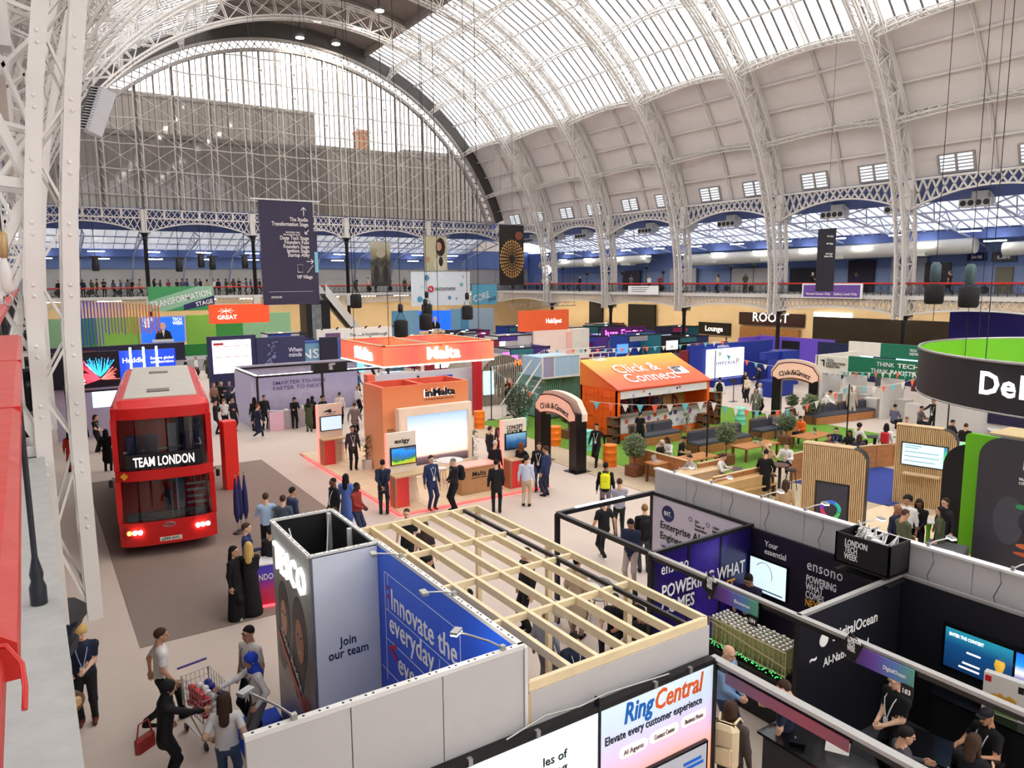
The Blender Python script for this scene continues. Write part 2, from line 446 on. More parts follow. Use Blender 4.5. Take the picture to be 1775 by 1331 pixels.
# --- springing girders, gallery fronts
def xlat(mb,A,B,n,w,t,up):
    "X lattice between polylines A (top) and B (bottom) with n cells"
    for k in range(n):
        mb.bar(A(k/n),B((k+1)/n),w,t,up=up,caps=False); mb.bar(B(k/n),A((k+1)/n),w,t,up=up,caps=False)
def girder(L,zt,zm,ze,n,extra=0):
    mb=MB(); e=HW
    T=lambda s:Vector((0,e+(L-2*e)*s,zt)); Bm=lambda s:Vector((0,e+(L-2*e)*s,zm-(zm-ze)*(2*s-1)**2))
    for k in range(20):
        mb.bar(T(k/20),T((k+1)/20),.22,.12,caps=False); mb.bar(Bm(k/20),Bm((k+1)/20),.26,.11,caps=False)
    for x in (-.07,.07):
        xlat(mb,lambda s:T(s)+Vector((x,0,0)),lambda s:Bm(s)+Vector((x,0,0)),n,.07,.03,(1,0,0))
    if extra:
        U=lambda s:T(s)+Vector((0,0,extra))
        for k in range(20): mb.bar(U(k/20),U((k+1)/20),.2,.1,caps=False)
        xlat(mb,U,T,n,.06,.03,(1,0,0))
        for k in range(7): mb.bar(T(k/6),U(k/6),.2,.05,up=(1,0,0))
    mb.bar((0,0,ze-.1),(0,0,zt+extra),.5,.5)
    return mb
gs=girder(BAY,13.9,13.1,12.0,17)
def fascia(L):
    mb=MB(); e=.2
    mb.bx(-.12,.12,0,L,5.82,6.1)
    Bm=lambda s:Vector((0,e+(L-2*e)*s,5.22-.45*(2*s-1)**2)); T=lambda s:Vector((0,e+(L-2*e)*s,5.82))
    for k in range(16): mb.bar(Bm(k/16),Bm((k+1)/16),.3,.12,caps=False)
    xlat(mb,T,Bm,24,.06,.04,(1,0,0)); xlat(mb,lambda s:T(s)+Vector((.1,0,0)),lambda s:Bm(s)+Vector((.1,0,0)),24,.06,.02,(1,0,0))
    mb.bx(-.32,.25,-.32,.32,4.75,6.1)
    return mb
fs=fascia(BAY)
def balus(L):
    mb=MB(); n=int(L/.52)
    mb.bx(-.03,.03,0,L,6.2,6.24); mb.bx(-.03,.03,0,L,6.84,6.88)
    for k in range(n+1):
        y=L*k/n; mb.bx(-.015,.015,y-.015,y+.015,6.1,6.86)
        if k<n:
            for r_,dz in ((.2,6.54),(.1,6.54)):
                mb.tube([(0,y+L/n/2+r_*math.cos(t*pi/5),dz+1.35*r_*math.sin(t*pi/5)) for t in range(11)],.013,4,False)
            for sg in (1,-1): mb.tube([(0,y+L/n/2+sg*(.24-.16*abs(math.sin(t*pi/4))),6.24+.6*t/6) for t in range(7)],.012,4,False)
    for q in (.25,.5,.75):
        mb.cyl((-.03,L*q,6.54),(.03,L*q,6.54),.27,n=14)
    return mb
bl=balus(BAY)
rail_m=M('red painted handrail',(186,42,34),.35,var=.08,vs=2,bump=.25,bs=9)
rl=MB().bb(-.11,.13,0,BAY,6.9,7.02,.04)
def edge(name,label,items,places,parent=None,mirror=False):
    base=None
    for (loc,rz,i) in places:
        t=thing(name,label%i if '%' in label else label,name.replace('_',' '),loc,rz,kind='structure')
        if base is None: base=[b.build(nm,mt,t) for nm,b,mt in items]
        else:
            for o in base: c=o.copy(); COL.objects.link(c); c.parent=t
ordn=['first','second','third','fourth','fifth','sixth','seventh','eighth']
side=[((51.0,YE-BAY*(b+1),0),0,ordn[b]) for b in range(8)]; sideL=[((-.05,YE-BAY*(b+1),0),0,ordn[b]) for b in range(8)]
EL=10.16; endp=[((.1+EL*(k+1),YE+.1,0),pi/2,ordn[k]) for k in range(5)]
edge('springing_girder','white lattice girder arching above the far side gallery, %s bay from the glazed end',[('lattice',gs,steel)],side)
edge('springing_girder','white lattice girder above the near gallery, %s bay from the glazed end',[('lattice',gs,steel)],sideL[:6])
edge('gallery_front','white lattice gallery edge with iron balustrade and red rail, far side, %s bay from the glazed end',[('lattice_edge',fs,white),('balustrade',bl,ironblk),('handrail',rl,rail_m)],side)
edge('gallery_front','white lattice gallery edge of the near side, %s bay from the glazed end',[('lattice_edge',fs,white),('balustrade',bl,ironblk),('handrail',rl,rail_m)],[(Vector(s[0])+Vector((-.35,0,0)),0,s[2]) for s in sideL[:7]])
ge=girder(EL,13.6,13.2,12.25,17,.8); fe=fascia(EL); be=balus(EL); re_=MB().bb(-.11,.13,0,EL,6.9,7.02,.04)
edge('end_girder','white lattice girder below the glazed end screen, %s bay from the left',[('lattice',ge,steel)],endp)
edge('end_gallery_front','white lattice edge of the end gallery with dark balustrade, %s bay from the left',[('lattice_edge',fe,white),('balustrade',be,ironblk),('handrail',re_,rail_m)],endp)
# cast iron columns
def ironcol(h0,h1,r=.17):
    mb=MB(); mb.lathe([(.34,h0),(.34,h0+.25),(.26,h0+.35),(.22,h0+.6),(r,h0+.75),(r*.92,h1-.75),(r*1.1,h1-.7),(r*1.15,h1-.55),(r,h1-.5),(r*1.35,h1-.28),(.34,h1-.12),(.36,h1-.02)],n=16)
    mb.bx(-.4,.4,-.4,.4,h1-.1,h1); return mb
cs=ironcol(0,4.75); ce=ironcol(0,12.2,.2); cb=cb2=None
for i,y in enumerate(RIBY[1:]):
    for x in (51.3,-.15):
        if x<9 and i==6: continue
        cb_=cs.build('iron_column',ironblk,kind='structure') if cb is None else cb.copy()
        if cb is None: cb=cb_
        else: COL.objects.link(cb_)
        cb_.location=(x,y,0); tag(cb_,'black cast iron column carrying the %s gallery, %s rib from the glazed end'%('far side' if x>9 else 'near',ordn[i]),'column',kind='structure')
for k in range(1,5):
    c_=ce.build('iron_column',ironblk,kind='structure') if cb2 is None else cb2.copy()
    if cb2 is None: cb2=c_
    else: COL.objects.link(c_)
    c_.location=(.1+EL*k,YE+.1,0); tag(c_,'tall black iron column under the end screen, %s from the left'%ordn[k-1],'column',kind='structure')
# capital of the nearest column and near gallery edge
cap=MB()
for z0,z1,r_ in ((3.9,4.08,.22),(4.08,4.2,.3),(4.2,4.32,.25),(4.32,4.4,.36),(4.4,4.46,.42)):
    cap.lathe([(r_*.92,z0),(r_,z1)],(-.13,0,0),8,False)
cap.build('column_capital',M('dark blue black iron',(34,36,46),.4),loc=(0,RIBY[7],0),kind='structure')['label']='dark moulded capital at the foot of the nearest roof rib'
lb=MB(); lb.bx(-1.2,.035,-3,RIBY[7]-.4,5.55,5.98); lb.bx(-1.2,.0,-3,RIBY[7]-.4,4.9,5.55)
lb.build('gallery_kerb',M('flaking white paint',(158,158,155),.6,var=.12,vs=7,bump=.5,bs=14),kind='structure')['label']='flaking white painted kerb of the near gallery'
rm=MB()
rm.ext([(-.42,1.0,6.94),(-.42,1.0,6.98),(-.38,1.0,7.0),(-.06,1.0,7.0),(-.04,1.0,6.985),(-.04,1.0,6.94)],(0,6.1,0))
rm.ext([(-.42,-2,6.93),(-.42,-2,6.985),(-.07,-2,6.985),(-.055,-2,6.97),(-.055,-2,6.93)],(0,3.02,0))
rm.tube([(-.3,1.0,6.995),(-.1,1.0,6.995),(-.05,.99,6.988),(-.036,.96,6.976),(-.034,.93,6.962),(-.036,.91,6.945)],.003,6)
for y in (2.9,4.7): rm.bx(-.42,-.038,y,y+.012,6.95,7.002)
nr=thing('gallery_handrail','broad red painted handrail at the left edge, right beside the viewpoint','handrail',kind='structure')
rm.build('rail_top',rail_m,nr)
bal=MB()
for y in (3.45,):
    bal.lathe([(.034,5.98),(.034,6.06),(.024,6.09),(.028,6.12),(.012,6.2),(.012,6.95)],(-.055,y+.35,0),10)
for k in range(24): bal.cyl((-.2,1.2+k*.25,5.98),(-.2,1.2+k*.25,6.95),.012,n=6)
bal.build('baluster',M('blue black balusters',(30,34,44),.4),nr)
# round bronze bracket fitting below the kerb, not a lamp
rb=MB(); rb.bar((-.02,6.45,4.25),(-.02,6.45,5.0),.04); rb.cyl((-.02,6.45,4.2),(.08,6.3,4.2),.085,.075,18); rb.mat(1).cyl((.08,6.3,4.2),(.09,6.28,4.2),.045,.03,16)
tag(rb.build('bracket_fitting',[M('bronze',(96,72,52),.4,metal=.5),M('worn brass',(168,140,100),.4,metal=.4)]),'small round bronze fitting fixed below the near gallery kerb','fitting')
# cable, tube and small extinguisher-like cylinder on the near rib
tk=thing('strap_winch','grey chain hoist body hanging beside the nearest rib','winch',world=True)
MB().tube([(-.1,6.9,10),(-.1,6.9,7.8)],.006,6).build('cable',ironblk,tk)
MB().lathe([(.025,7.6),(.035,7.62),(.035,7.78),(.015,7.8)],(-.1,6.9,0),10).build('spring_body',M('worn brass'),tk)
MB().lathe([(.015,7.33),(.038,7.36),(.038,7.5),(.015,7.6)],(-.1,6.9,0),10).build('canister',white,tk)
MB().tube([(-.1+.03*math.cos(t),6.9,7.28+.045*math.sin(t)) for t in [k*pi/5 for k in range(11)]],.008,5).build('hook',alu,tk)
# floodlight-like finned lamp on the left springing
fl=thing('finned_floodlight','white finned floodlight fixed high beside the left roof edge','floodlight',tuple(onY(172,195,38)),rad(8))
b=MB(); b.bar((-.35,0,-.95),(.35,0,.95),.7,.55,up=(0,1,0)); b.build('housing',M('lamp housing',(205,208,214),.4),fl)
b=MB()
for k in range(16):
    t=-1+2*k/15; b.bx(-.62+.33*t,-.2+.33*t,-.3,.3,.9*t+.1-.02,.9*t+.1+.02)
b.build('cooling_fins',M('fin metal',(150,152,158),.4,metal=.4),fl)
MB().bar((-.3,.1,.2),(-1.0,1.2,.2),.1).build('bracket',steel,fl)
# --- glazed end screen
scr=thing('window_end_screen','huge arched glazed screen filling the end of the barrel roof','window',kind='structure')
gl=glassy('end screen glass',(.95,.94,.93),.97)
mull=M('screen ironwork',(96,90,86),.5); mulw=M('screen ironwork pale',(176,170,164),.5)
def topz(x): 
    d=RI*RI-(x-CXc)**2; return CZc+math.sqrt(max(d,0)) if d>0 else 0
DX=50.0/30; ZB=14.45; ROW=2.35
for c in range(30):
    x0=.3+DX*c; x1=x0+DX
    z=ZB
    while z<max(topz(x0),topz(x1)):
        z2=z+ROW; t0=min(z2,topz(x0)); t1=min(z2,topz(x1))
        pts=[(x0+.02,YE+.3,z),(x1-.02,YE+.3,z)]
        if t1>z: pts.append((x1-.02,YE+.3,t1))
        if t0>z: pts.append((x0+.02,YE+.3,t0))
        if len(pts)>2:
            MB().ext(pts,(0,.02,0)).build('pane',gl,scr)
        z=z2
mv=MB(); mp=MB()
for c in range(91):
    x=.3+DX*c/3; zt=topz(x)
    if zt<ZB+.5: continue
    w_=.22 if c%6==0 else .15 if c%3==0 else .07
    mv.bar((x,YE+.15,ZB),(x,YE+.15,zt),w_,.14,up=(0,1,0))
    if c%6==0:   # projecting truss mullion
        for dx in (-.28,.28): mp.bar((x+dx,YE-.75,ZB),(x+dx,YE-.75,zt-.2),.09,.09,up=(0,1,0))
        zz=ZB
        while zz<zt-1.2:
            mp.bar((x+.28,YE-.75,zz),(x,YE+.1,zz+.6),.04); mp.bar((x,YE+.1,zz+.6),(x-.28,YE-.75,zz+1.2),.04); zz+=1.2
    elif c%3==0:
        zz=ZB; mp.bar((x,YE-.35,ZB),(x,YE-.35,zt-.2),.06,.06,up=(0,1,0))
k=0; z=ZB+1.2
while z<31:   # rails that step around the trusses
    pts=[]
    for c in range(0,91,3):
        x=.3+DX*c/3
        if topz(x)>z+.2: pts.append(Vector((x,YE-.8 if (c//3)%2==0 else YE-.2,z)))
    mp.poly(pts,.1,.1)
    for c in range(0,30,2):   # cross bracing with a node at its centre
        x0=.3+DX*c; x1=x0+2*DX; zl=z; zh=z+ROW
        if min(topz(x0),topz(x1))>zh:
            mp.bar((x0,YE-.75,zl),(x1,YE-.75,zh),.045); mp.bar((x1,YE-.75,zl),(x0,YE-.75,zh),.045)
            mp.sph(((x0+x1)/2,YE-.75,(zl+zh)/2),.11,6,4)
    z+=ROW
mv.build('mullions',mull,scr); mp.build('truss_mullions',mulw,scr)
ar=MB(); dk=MB()
for k in range(96):
    a,b=pi*k/96,pi*(k+1)/96
    if CZc+RI*math.sin((a+b)/2)<13.9: continue
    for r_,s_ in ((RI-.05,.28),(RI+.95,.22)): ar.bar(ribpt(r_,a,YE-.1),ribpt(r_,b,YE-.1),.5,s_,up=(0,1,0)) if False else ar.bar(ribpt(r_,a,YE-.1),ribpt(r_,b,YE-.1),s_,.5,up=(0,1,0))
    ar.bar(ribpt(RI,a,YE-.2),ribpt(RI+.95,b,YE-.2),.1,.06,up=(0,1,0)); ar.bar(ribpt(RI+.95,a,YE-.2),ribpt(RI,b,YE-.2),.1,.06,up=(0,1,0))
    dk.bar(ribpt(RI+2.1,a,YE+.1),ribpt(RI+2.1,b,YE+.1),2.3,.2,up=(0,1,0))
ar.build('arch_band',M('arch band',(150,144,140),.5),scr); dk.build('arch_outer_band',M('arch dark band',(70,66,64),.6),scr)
# gable walls outside the screen, outer walls
MB().bx(-13,-12.4,-14,93,-.2,14).build('wall_left',white,kind='structure')
# --- buildings outside the end screen
brick=M('pale stone',(104,97,92),.8,var=.05,vs=.4); brick2=M('brown stone',(74,66,61),.8,var=.06,vs=.5)
def px_block(name,label,pxs,y,depth,z0,mat):
    a=onY(pxs[0],pxs[2],y); b=onY(pxs[1],pxs[2],y)
    mb=MB(); mb.bx(a.x,b.x,y,y+depth,z0,(a.z+b.z)/2); mb.bx(a.x-.2,b.x+.2,y-.2,y+depth,(a.z+b.z)/2-.6,(a.z+b.z)/2-.2)
    return tag(mb.build(name,mat),label,'building')
px_block('office_block','tall pale stone block seen through the left of the glazed end',(60,542,168),118,14,0,brick)
px_block('street_building','long brown grey building low behind the glazed end',(60,560,236),100,10,0,brick2)
px_block('street_building','beige terrace seen behind the right part of the glazed end',(545,775,262),111,6.5,0,M('beige stone',(94,86,80),.8,var=.05,vs=.4))
px_block('chimney_stack','brick chimney stack on the roof line behind the glazed end',(622,640,225),134,3,0,M('orange brick',(140,96,70),.8))
px_block('street_building','pale building at the right edge behind the glazed end',(700,880,268),125,10,0,brick)
# --- side and end aisles: gallery floor, aisle roof, back walls
blue=M('blue painted wall',(128,154,216),.6,var=.05,vs=.4); bluel=M('pale blue wall',(150,170,214),.6,var=.04,vs=.4); bluegrey=M('slate blue roof lining',(88,108,170),.7,var=.05)
cream=M('cream wall',(232,218,190),.7,var=.06,vs=.6); offw=M('off white wall',(214,210,206),.6)
slabm=M('gallery slab',(150,146,142),.8)
MB().bx(51.1,64,-14,93,5.75,6.08).bx(-13,51.1,80.2,93,5.75,6.08).bx(-13,-.5,-14,80.2,5.75,5.95).build('gallery_floor',slabm,kind='structure')
MB().bx(63.2,64,-14,93,6.08,11.2).build('wall_right_upper',blue,kind='structure')
MB().bx(62.0,64,-14,93,0,5.75).build('wall_right_lower',cream,kind='structure')
MB().bx(-13,64,92,93,6.08,11.5).build('wall_end_upper',offw,kind='structure')
MB().bx(-13,62,90.5,93,0,5.75).build('wall_end_lower',cream,kind='structure')
MB().bx(-13,63,91.6,92,9.0,11.5).build('trim_1',blue,kind='structure')
MB().bx(63.0,63.2,20,90,6.1,8.2).build('trim_2',bluel,kind='structure')
ag=glassy('aisle roof glazing',(.5,.51,.54),.7,.1,.2)
def aisle(name,label,places,L,depth,lining,zt=13.95):
    "one bay of the lower aisle roof: blue lining, sloping glazing, trusses; local x away from the nave"
    ln=MB(); ln.ext([(.3,0,zt),(.3,0,zt+.12),(3.2,0,12.75),(3.2,0,12.6)],(0,L,0)); ln.ext([(8.6,0,10.9),(8.6,0,11.05),(depth,0,10.9),(depth,0,10.75)],(0,L,0)); ln.bx(8.6,9.2,0,L,10.2,10.95)
    gp=MB(); n=int(L/1.7)
    for k in range(n): gp.ext([(3.2,L*k/n+.03,12.68),(8.6,L*k/n+.03,10.98),(8.6,L*(k+1)/n-.03,10.98),(3.2,L*(k+1)/n-.03,12.68)],(0,0,.02))
    tr=MB()
    for k in range(n*2+1):
        y=L*k/n/2; tr.bar((3.2,y,12.62),(8.6,y,10.92),.06,.1)
    for s_ in (.33,.66): tr.bar((3.2+5.4*s_,0,12.6-1.7*s_),(3.2+5.4*s_,L,12.6-1.7*s_),.12,.14)
    for y in (.1,L/2):
        tr.bar((.3,y,11.9),(8.8,y,10.3),.12,.12)
        tr.bar((.3,y,11.9),(3.2,y,12.6),.09); tr.bar((3.4,y,11.3),(5,y,12.0),.07); tr.bar((3.4,y,11.3),(3.2,y,12.6),.07); tr.bar((6.2,y,10.8),(5,y,12),.07); tr.bar((6.2,y,10.8),(7,y,11.4),.07)
        tr.bar((8.8,y,10.3),(depth,y,7.2),.16,.2) if lining else tr.bar((8.8,y,10.3),(depth,y,9.4),.12,.12)
    tu=MB()
    for y in (L*.3,L*.8): tu.bx(5.5,5.6,y,y+1.5,10.55,10.63); tu.bx(8.0,8.1,y-.6,y+.9,9.9,9.98)  # tubes added to brighten the blue gallery wall
    base=None
    for i,(loc,rz) in enumerate(places):
        t=thing('aisle_roof',label%ordn[i],'roof',loc,rz,kind='structure')
        if base is None: base=[ln.build('lining',bluegrey,t),gp.build('panes',ag,t),tr.build('roof_truss',M('pale blue steel',(176,184,208),.5),t),tu.build('added_strip_light',M('added strip light',(255,252,244),.5,em=20,var=0),t)]
        else:
            for o in base: c=o.copy(); COL.objects.link(c); c.parent=t
aisle('aisle_roof','sloping glazed roof over the far side gallery, %s bay from the glazed end',[((51.2,YE-BAY*(b+1),0),0) for b in range(7)],BAY,12.0,False)
aisle('aisle_roof','sloping glazed roof over the end gallery, %s bay from the left',[((.1+EL*(k+1),YE+.2,0),pi/2) for k in range(5)],EL,11.6,True,14.5)
MB().bx(-9.3,-3.0,-14,78,12.88,12.9).build('aisle_glazing_near',sky_m,kind='structure')['label']='glazed strip in the roof over the near gallery'
MB().bx(-3.0,-.6,-14,80,12.8,13.0).bx(-13,-9.3,-14,80,12.8,13.0).bx(-12.5,0.3,78,93,12.8,13).bx(50.5,64,78,93,12.9,13.3).bx(51.2,64,-14,8,12.8,13).build('aisle_ceiling',bluegrey,kind='structure')
# --- the hall behind the viewpoint: the same roof and glazing going on, simply built
rear=thing('ceiling_rear','roof of the hall behind the viewpoint','roof',kind='structure'); YB=-58.0; Y9=YE-BAY*9
mb=MB()
for fl_ in (False,True): s=slab(16.6,39,YB,Y9,SKIN,.08,4,fl_); mb.add(s.v,s.f)
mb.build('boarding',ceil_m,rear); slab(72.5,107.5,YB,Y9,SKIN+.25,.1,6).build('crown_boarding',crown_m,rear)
mb=MB()
for fl_ in (False,True): s=slab(39,72.5,YB,Y9,SKIN,.012,5,fl_); mb.add(s.v,s.f)
mb.build('glazing',sky_m,rear,kind='stuff')
mb=MB(); n=40
mb.ext([(CXc+RI*math.cos(pi*k/n),YB,max(14,CZc+RI*math.sin(pi*k/n))) for k in range(n+1)],(0,.02,0)); mb.build('end_glazing',gl,rear)
MB().bx(-13,64,YB-.4,YB,0,14).bx(-13.5,-13,YB,-14,0,14).bx(64,64.5,YB,-14,0,14).bx(-13,-.4,YB,-14,12.8,13).bx(51.4,64,YB,-14,12.8,13).build('rear_walls',white,rear)
MB().bx(-13,64,YB,-14,-.3,0).build('rear_floor',floor_m,rear)
# ================================================================ people: smooth-blended bodies meshed from distance fields
def _net(V,org,h,mats=None):
    s=V<0; nx,ny,nz=V.shape
    c=np.zeros((nx-1,ny-1,nz-1),np.int8); acc=np.zeros((nx-1,ny-1,nz-1,3),np.float32); cnt=np.zeros((nx-1,ny-1,nz-1),np.float32)
    cor=[(i,j,k) for i in (0,1) for j in (0,1) for k in (0,1)]
    sl=lambda o:tuple(slice(o[a],(nx,ny,nz)[a]-1+o[a]) for a in range(3))
    for a in cor:
        for ax in range(3):
            if a[ax]==1: continue
            b=list(a); b[ax]=1; b=tuple(b)
            va,vb=V[sl(a)],V[sl(b)]; m=(va<0)!=(vb<0)
            t=np.where(m,va/(va-vb+1e-12),0)
            for q in range(3): acc[...,q]+=np.where(m,a[q]+(t if q==ax else 0),0)
            cnt+=m
    cell=cnt>0; idx=-np.ones(cell.shape,np.int32); idx[cell]=np.arange(cell.sum())
    ijk=np.argwhere(cell); P=(ijk+acc[cell]/cnt[cell][:,None])*h+org
    F=[]
    for ax in range(3):
        u,v=[(1,2),(2,0),(0,1)][ax]
        a=[slice(1,-1)]*3; a[ax]=slice(0,-1); b=list(a); b[ax]=slice(1,None)
        sa,sb=s[tuple(a)],s[tuple(b)]; e=np.argwhere(sa!=sb)
        if not len(e): continue
        off=np.array([1,1,1]); off[ax]=0; e0=e+off; sg=sa[tuple(e.T)]
        def at(du,dv):
            q=e0.copy(); q[:,u]-=du; q[:,v]-=dv; return idx[tuple(q.T)]
        Q=np.stack([at(1,1),at(0,1),at(0,0),at(1,0)],1); Q=np.where(sg[:,None],Q,Q[:,::-1]); F.append(Q)
    return P,np.concatenate(F)
def sdf_mesh(prims,h,k=.025,pad=.03,cuts=()):
    "prims: ('c',a,b,ra,rb,mat[,n,s]) tapered capsule, flattened along n by s;  ('e',centre,radii,mat[,rot]) ellipsoid"
    lo=np.full(3,9e9); hi=-lo
    for p in prims:
        if p[0]=='c':
            for q,r in ((p[1],p[3]),(p[2],p[4])): lo=np.minimum(lo,np.array(q)-r); hi=np.maximum(hi,np.array(q)+r)
        else: lo=np.minimum(lo,np.array(p[1])-max(p[2])); hi=np.maximum(hi,np.array(p[1])+max(p[2]))
    lo-=pad+h; hi+=pad+h; n=np.ceil((hi-lo)/h).astype(int)+1
    X=np.stack(np.meshgrid(*[lo[a]+h*np.arange(n[a]) for a in range(3)],indexing='ij'),-1).astype(np.float32)
    D=np.full(X.shape[:3],1e3,np.float32); B=np.full(X.shape[:3],1e3,np.float32); Mt=np.zeros(X.shape[:3],np.int8)
    for p in prims:
        if p[0]=='c':
            a=np.array(p[1],np.float32); b=np.array(p[2],np.float32); q=X-a; ba=b-a
            if len(p)>6:
                nv=np.array(p[6],np.float32); nv/=np.linalg.norm(nv); q=q+nv*((q@nv)*(1/p[7]-1))[...,None]; sc=1
            t=np.clip((q@ba)/max(ba@ba,1e-9),0,1); d=np.sqrt(((q-t[...,None]*ba)**2).sum(-1))-(p[3]+(p[4]-p[3])*t)
            if len(p)>6: d*=.85
            mt=p[5]
        else:
            q=X-np.array(p[1],np.float32)
            if len(p)>4: q=q@np.array(p[4],np.float32)
            r=np.array(p[2],np.float32); k0=np.sqrt(((q/r)**2).sum(-1)); k1=np.sqrt(((q/r**2)**2).sum(-1))+1e-6; d=k0*(k0-1)/k1; mt=p[3]
        if mt<0: D=np.maximum(D,-d); continue
        hh=np.clip(.5+.5*(D-d)/k,0,1); D=D*(1-hh)+d*hh-k*hh*(1-hh)
        m=d<B; B=np.where(m,d,B); Mt=np.where(m,mt,Mt)
    for f in cuts: D=np.maximum(D,f(X))
    P,F=_net(D,lo,h)
    g=np.clip(np.rint((P-lo)/h).astype(int),0,np.array(D.shape)-1); vm=Mt[tuple(g.T)]
    fm=np.median(vm[F],axis=1).astype(int) if len(F) else np.zeros(0,int)
    fm=vm[F[:,0]].astype(int)
    return P,F,fm
def ik(a,t,l1,l2,pole):
    a=np.array(a,float); t=np.array(t,float); d=t-a; L=np.linalg.norm(d)
    if L>l1+l2-.005: t=a+d*((l1+l2-.005)/L); d=t-a; L=l1+l2-.005
    u=d/L; c=(l1*l1-l2*l2+L*L)/(2*L); hgt=math.sqrt(max(l1*l1-c*c,0)); p=np.array(pole,float); p-=u*(p@u); p/=max(np.linalg.norm(p),1e-6)
    return a+u*c+p*hgt,t
def rotm(px=0,py=0,pz=0): return np.array((Matrix.Rotation(pz,3,'Z')@Matrix.Rotation(py,3,'Y')@Matrix.Rotation(px,3,'X')))
_cache={}
def head_geo(h):
    if ('head',h) in _cache: return _cache[('head',h)]
    # materials: 0 skin, 5 lips, 6 eye, 7 brow
    pr=[('e',(0,-.012,.03),(.077,.098,.094),0),('e',(0,.022,-.045),(.06,.072,.075),0),('e',(0,.062,-.1),(.032,.03,.025),0),
        ('c',(0,.092,.02),(0,.113,-.022),.009,.016,0),('c',(-.042,.078,.032),(.042,.078,.032),.014,.014,0),
        ('e',(.078,-.012,-.005),(.013,.024,.034),0),('e',(-.078,-.012,-.005),(.013,.024,.034),0),
        ('c',(0,-.02,-.07),(0,-.035,-.19),.055,.06,0),
        ('c',(-.02,.087,-.062),(.02,.087,-.062),.010,.010,5),('e',(.033,.083,.010),(.011,.012,.007),6),('e',(-.033,.083,.010),(.011,.012,.007),6),
        ('c',(.018,.092,.036),(.05,.080,.038),.006,.005,7),('c',(-.018,.092,.036),(-.05,.080,.038),.006,.005,7)]
    r=sdf_mesh(pr,h,.018,.01); _cache[('head',h)]=r; return r
def hand_geo(h,grip):
    key=('hand',h,grip)
    if key in _cache: return _cache[key]
    # wrist at origin, fingers towards -z, palm facing +x... thumb towards +y
    pr=[('c',(0,0,.03),(0,0,-.03),.028,.032,0,(1,0,0),.62),('c',(0,.012,-.03),(0,.012,-.075),.036,.038,0,(1,0,0),.42),('c',(0,-.015,-.03),(0,-.018,-.07),.03,.03,0,(1,0,0),.42)]
    for i,(y,L) in enumerate(((.034,.070),(.012,.078),(-.010,.072),(-.031,.056))):
        b=.5 if grip else .14; z0=-.092+.004*abs(i-1.2)
        p0=np.array((0,y,z0)); p1=p0+L*.5*np.array((math.sin(b),0,-math.cos(b))); b2=b+(1.25 if grip else .3); p2=p1+L*.5*np.array((math.sin(b2),0,-math.cos(b2)))
        pr+=[('c',tuple(p0),tuple(p1),.0095,.009,0),('c',tuple(p1),tuple(p2),.009,.0075,0)]
    pr+=[('c',(.004,.03,-.02),(.02,.058,-.055),.015,.011,0),('c',(.02,.058,-.055),(.03 if not grip else .04,.062 if not grip else .045,-.088),.011,.009,0)]
    r=sdf_mesh(pr,h,.006,.01); _cache[key]=r; return r
HAIRCUT=lambda sl,of:(lambda X:(sl*X[...,1]+of)-X[...,2])
def hair_geo(st,h):
    if ('hair',st,h) in _cache: return _cache[('hair',st,h)]
    sk=('e',(0,-.016,.036),(.086,.108,.1),0); cut=[HAIRCUT(.9,.012)]
    E=[]
    if st=='short': P=[sk]
    elif st=='crop': P=[('e',(0,-.016,.033),(.081,.103,.096),0)]
    elif st=='quiff': P=[sk,('e',(0,.045,.12),(.06,.05,.03),0)]
    elif st=='curly': P=[('e',(0,-.02,.05),(.115,.125,.115),0)]; cut=[HAIRCUT(.9,.0)]
    elif st in('long','longer'):
        L=-.30 if st=='longer' else -.2
        P=[('e',(0,-.018,.036),(.09,.11,.103),0),('c',(0,-.075,.02),(0,-.105,L),.085,.075,0,(0,1,0),.55),('c',(.075,-.03,.02),(.09,-.02,L+.05),.03,.03,0),('c',(-.075,-.03,.02),(-.09,-.02,L+.05),.03,.03,0)]
        cut=[lambda X:np.where(X[...,1]>.0,(1.0*X[...,1]+.012)-X[...,2],-1)]
    elif st=='bob': P=[('e',(0,-.02,.03),(.1,.115,.11),0),('e',(0,-.05,-.06),(.1,.08,.09),0)]; cut=[lambda X:np.where(X[...,1]>.02,(1.0*X[...,1]+.012)-X[...,2],-1)]
    elif st=='bun': P=[sk,('e',(0,-.12,.06),(.045,.045,.045),0)]
    elif st=='tail': P=[sk,('c',(0,-.11,.06),(0,-.14,-.18),.035,.02,0)]
    elif st=='hijab': P=[('e',(0,-.016,.03),(.096,.118,.115),0),('c',(0,-.03,-.08),(0,-.01,-.22),.085,.15,0,(0,1,0),.75),('c',(.02,.06,-.16),(.05,.1,-.34),.07,.05,0,(0,1,0),.5)]; cut=[lambda X:.066-np.sqrt((X[...,0]/1.0)**2+((X[...,2]+.01)/1.35)**2)*1.0-np.where(X[...,1]>.02,0,9)]
    elif st=='cap': P=[('e',(0,-.012,.045),(.088,.11,.085),0),('c',(-.03,.1,.05),(.03,.1,.05),.05,.05,0,(0,0,1),.25)]; cut=[lambda X:.035-X[...,2]]
    elif st=='blond_hat': P=[('e',(0,-.012,.04),(.105,.125,.1),0)]; cut=[HAIRCUT(.6,.0)]
    r=sdf_mesh(P,h,.02,.01,cuts=cut); _cache[('hair',st,h)]=r; return r
POSES={}
def P_(name,**k): POSES[name]=k
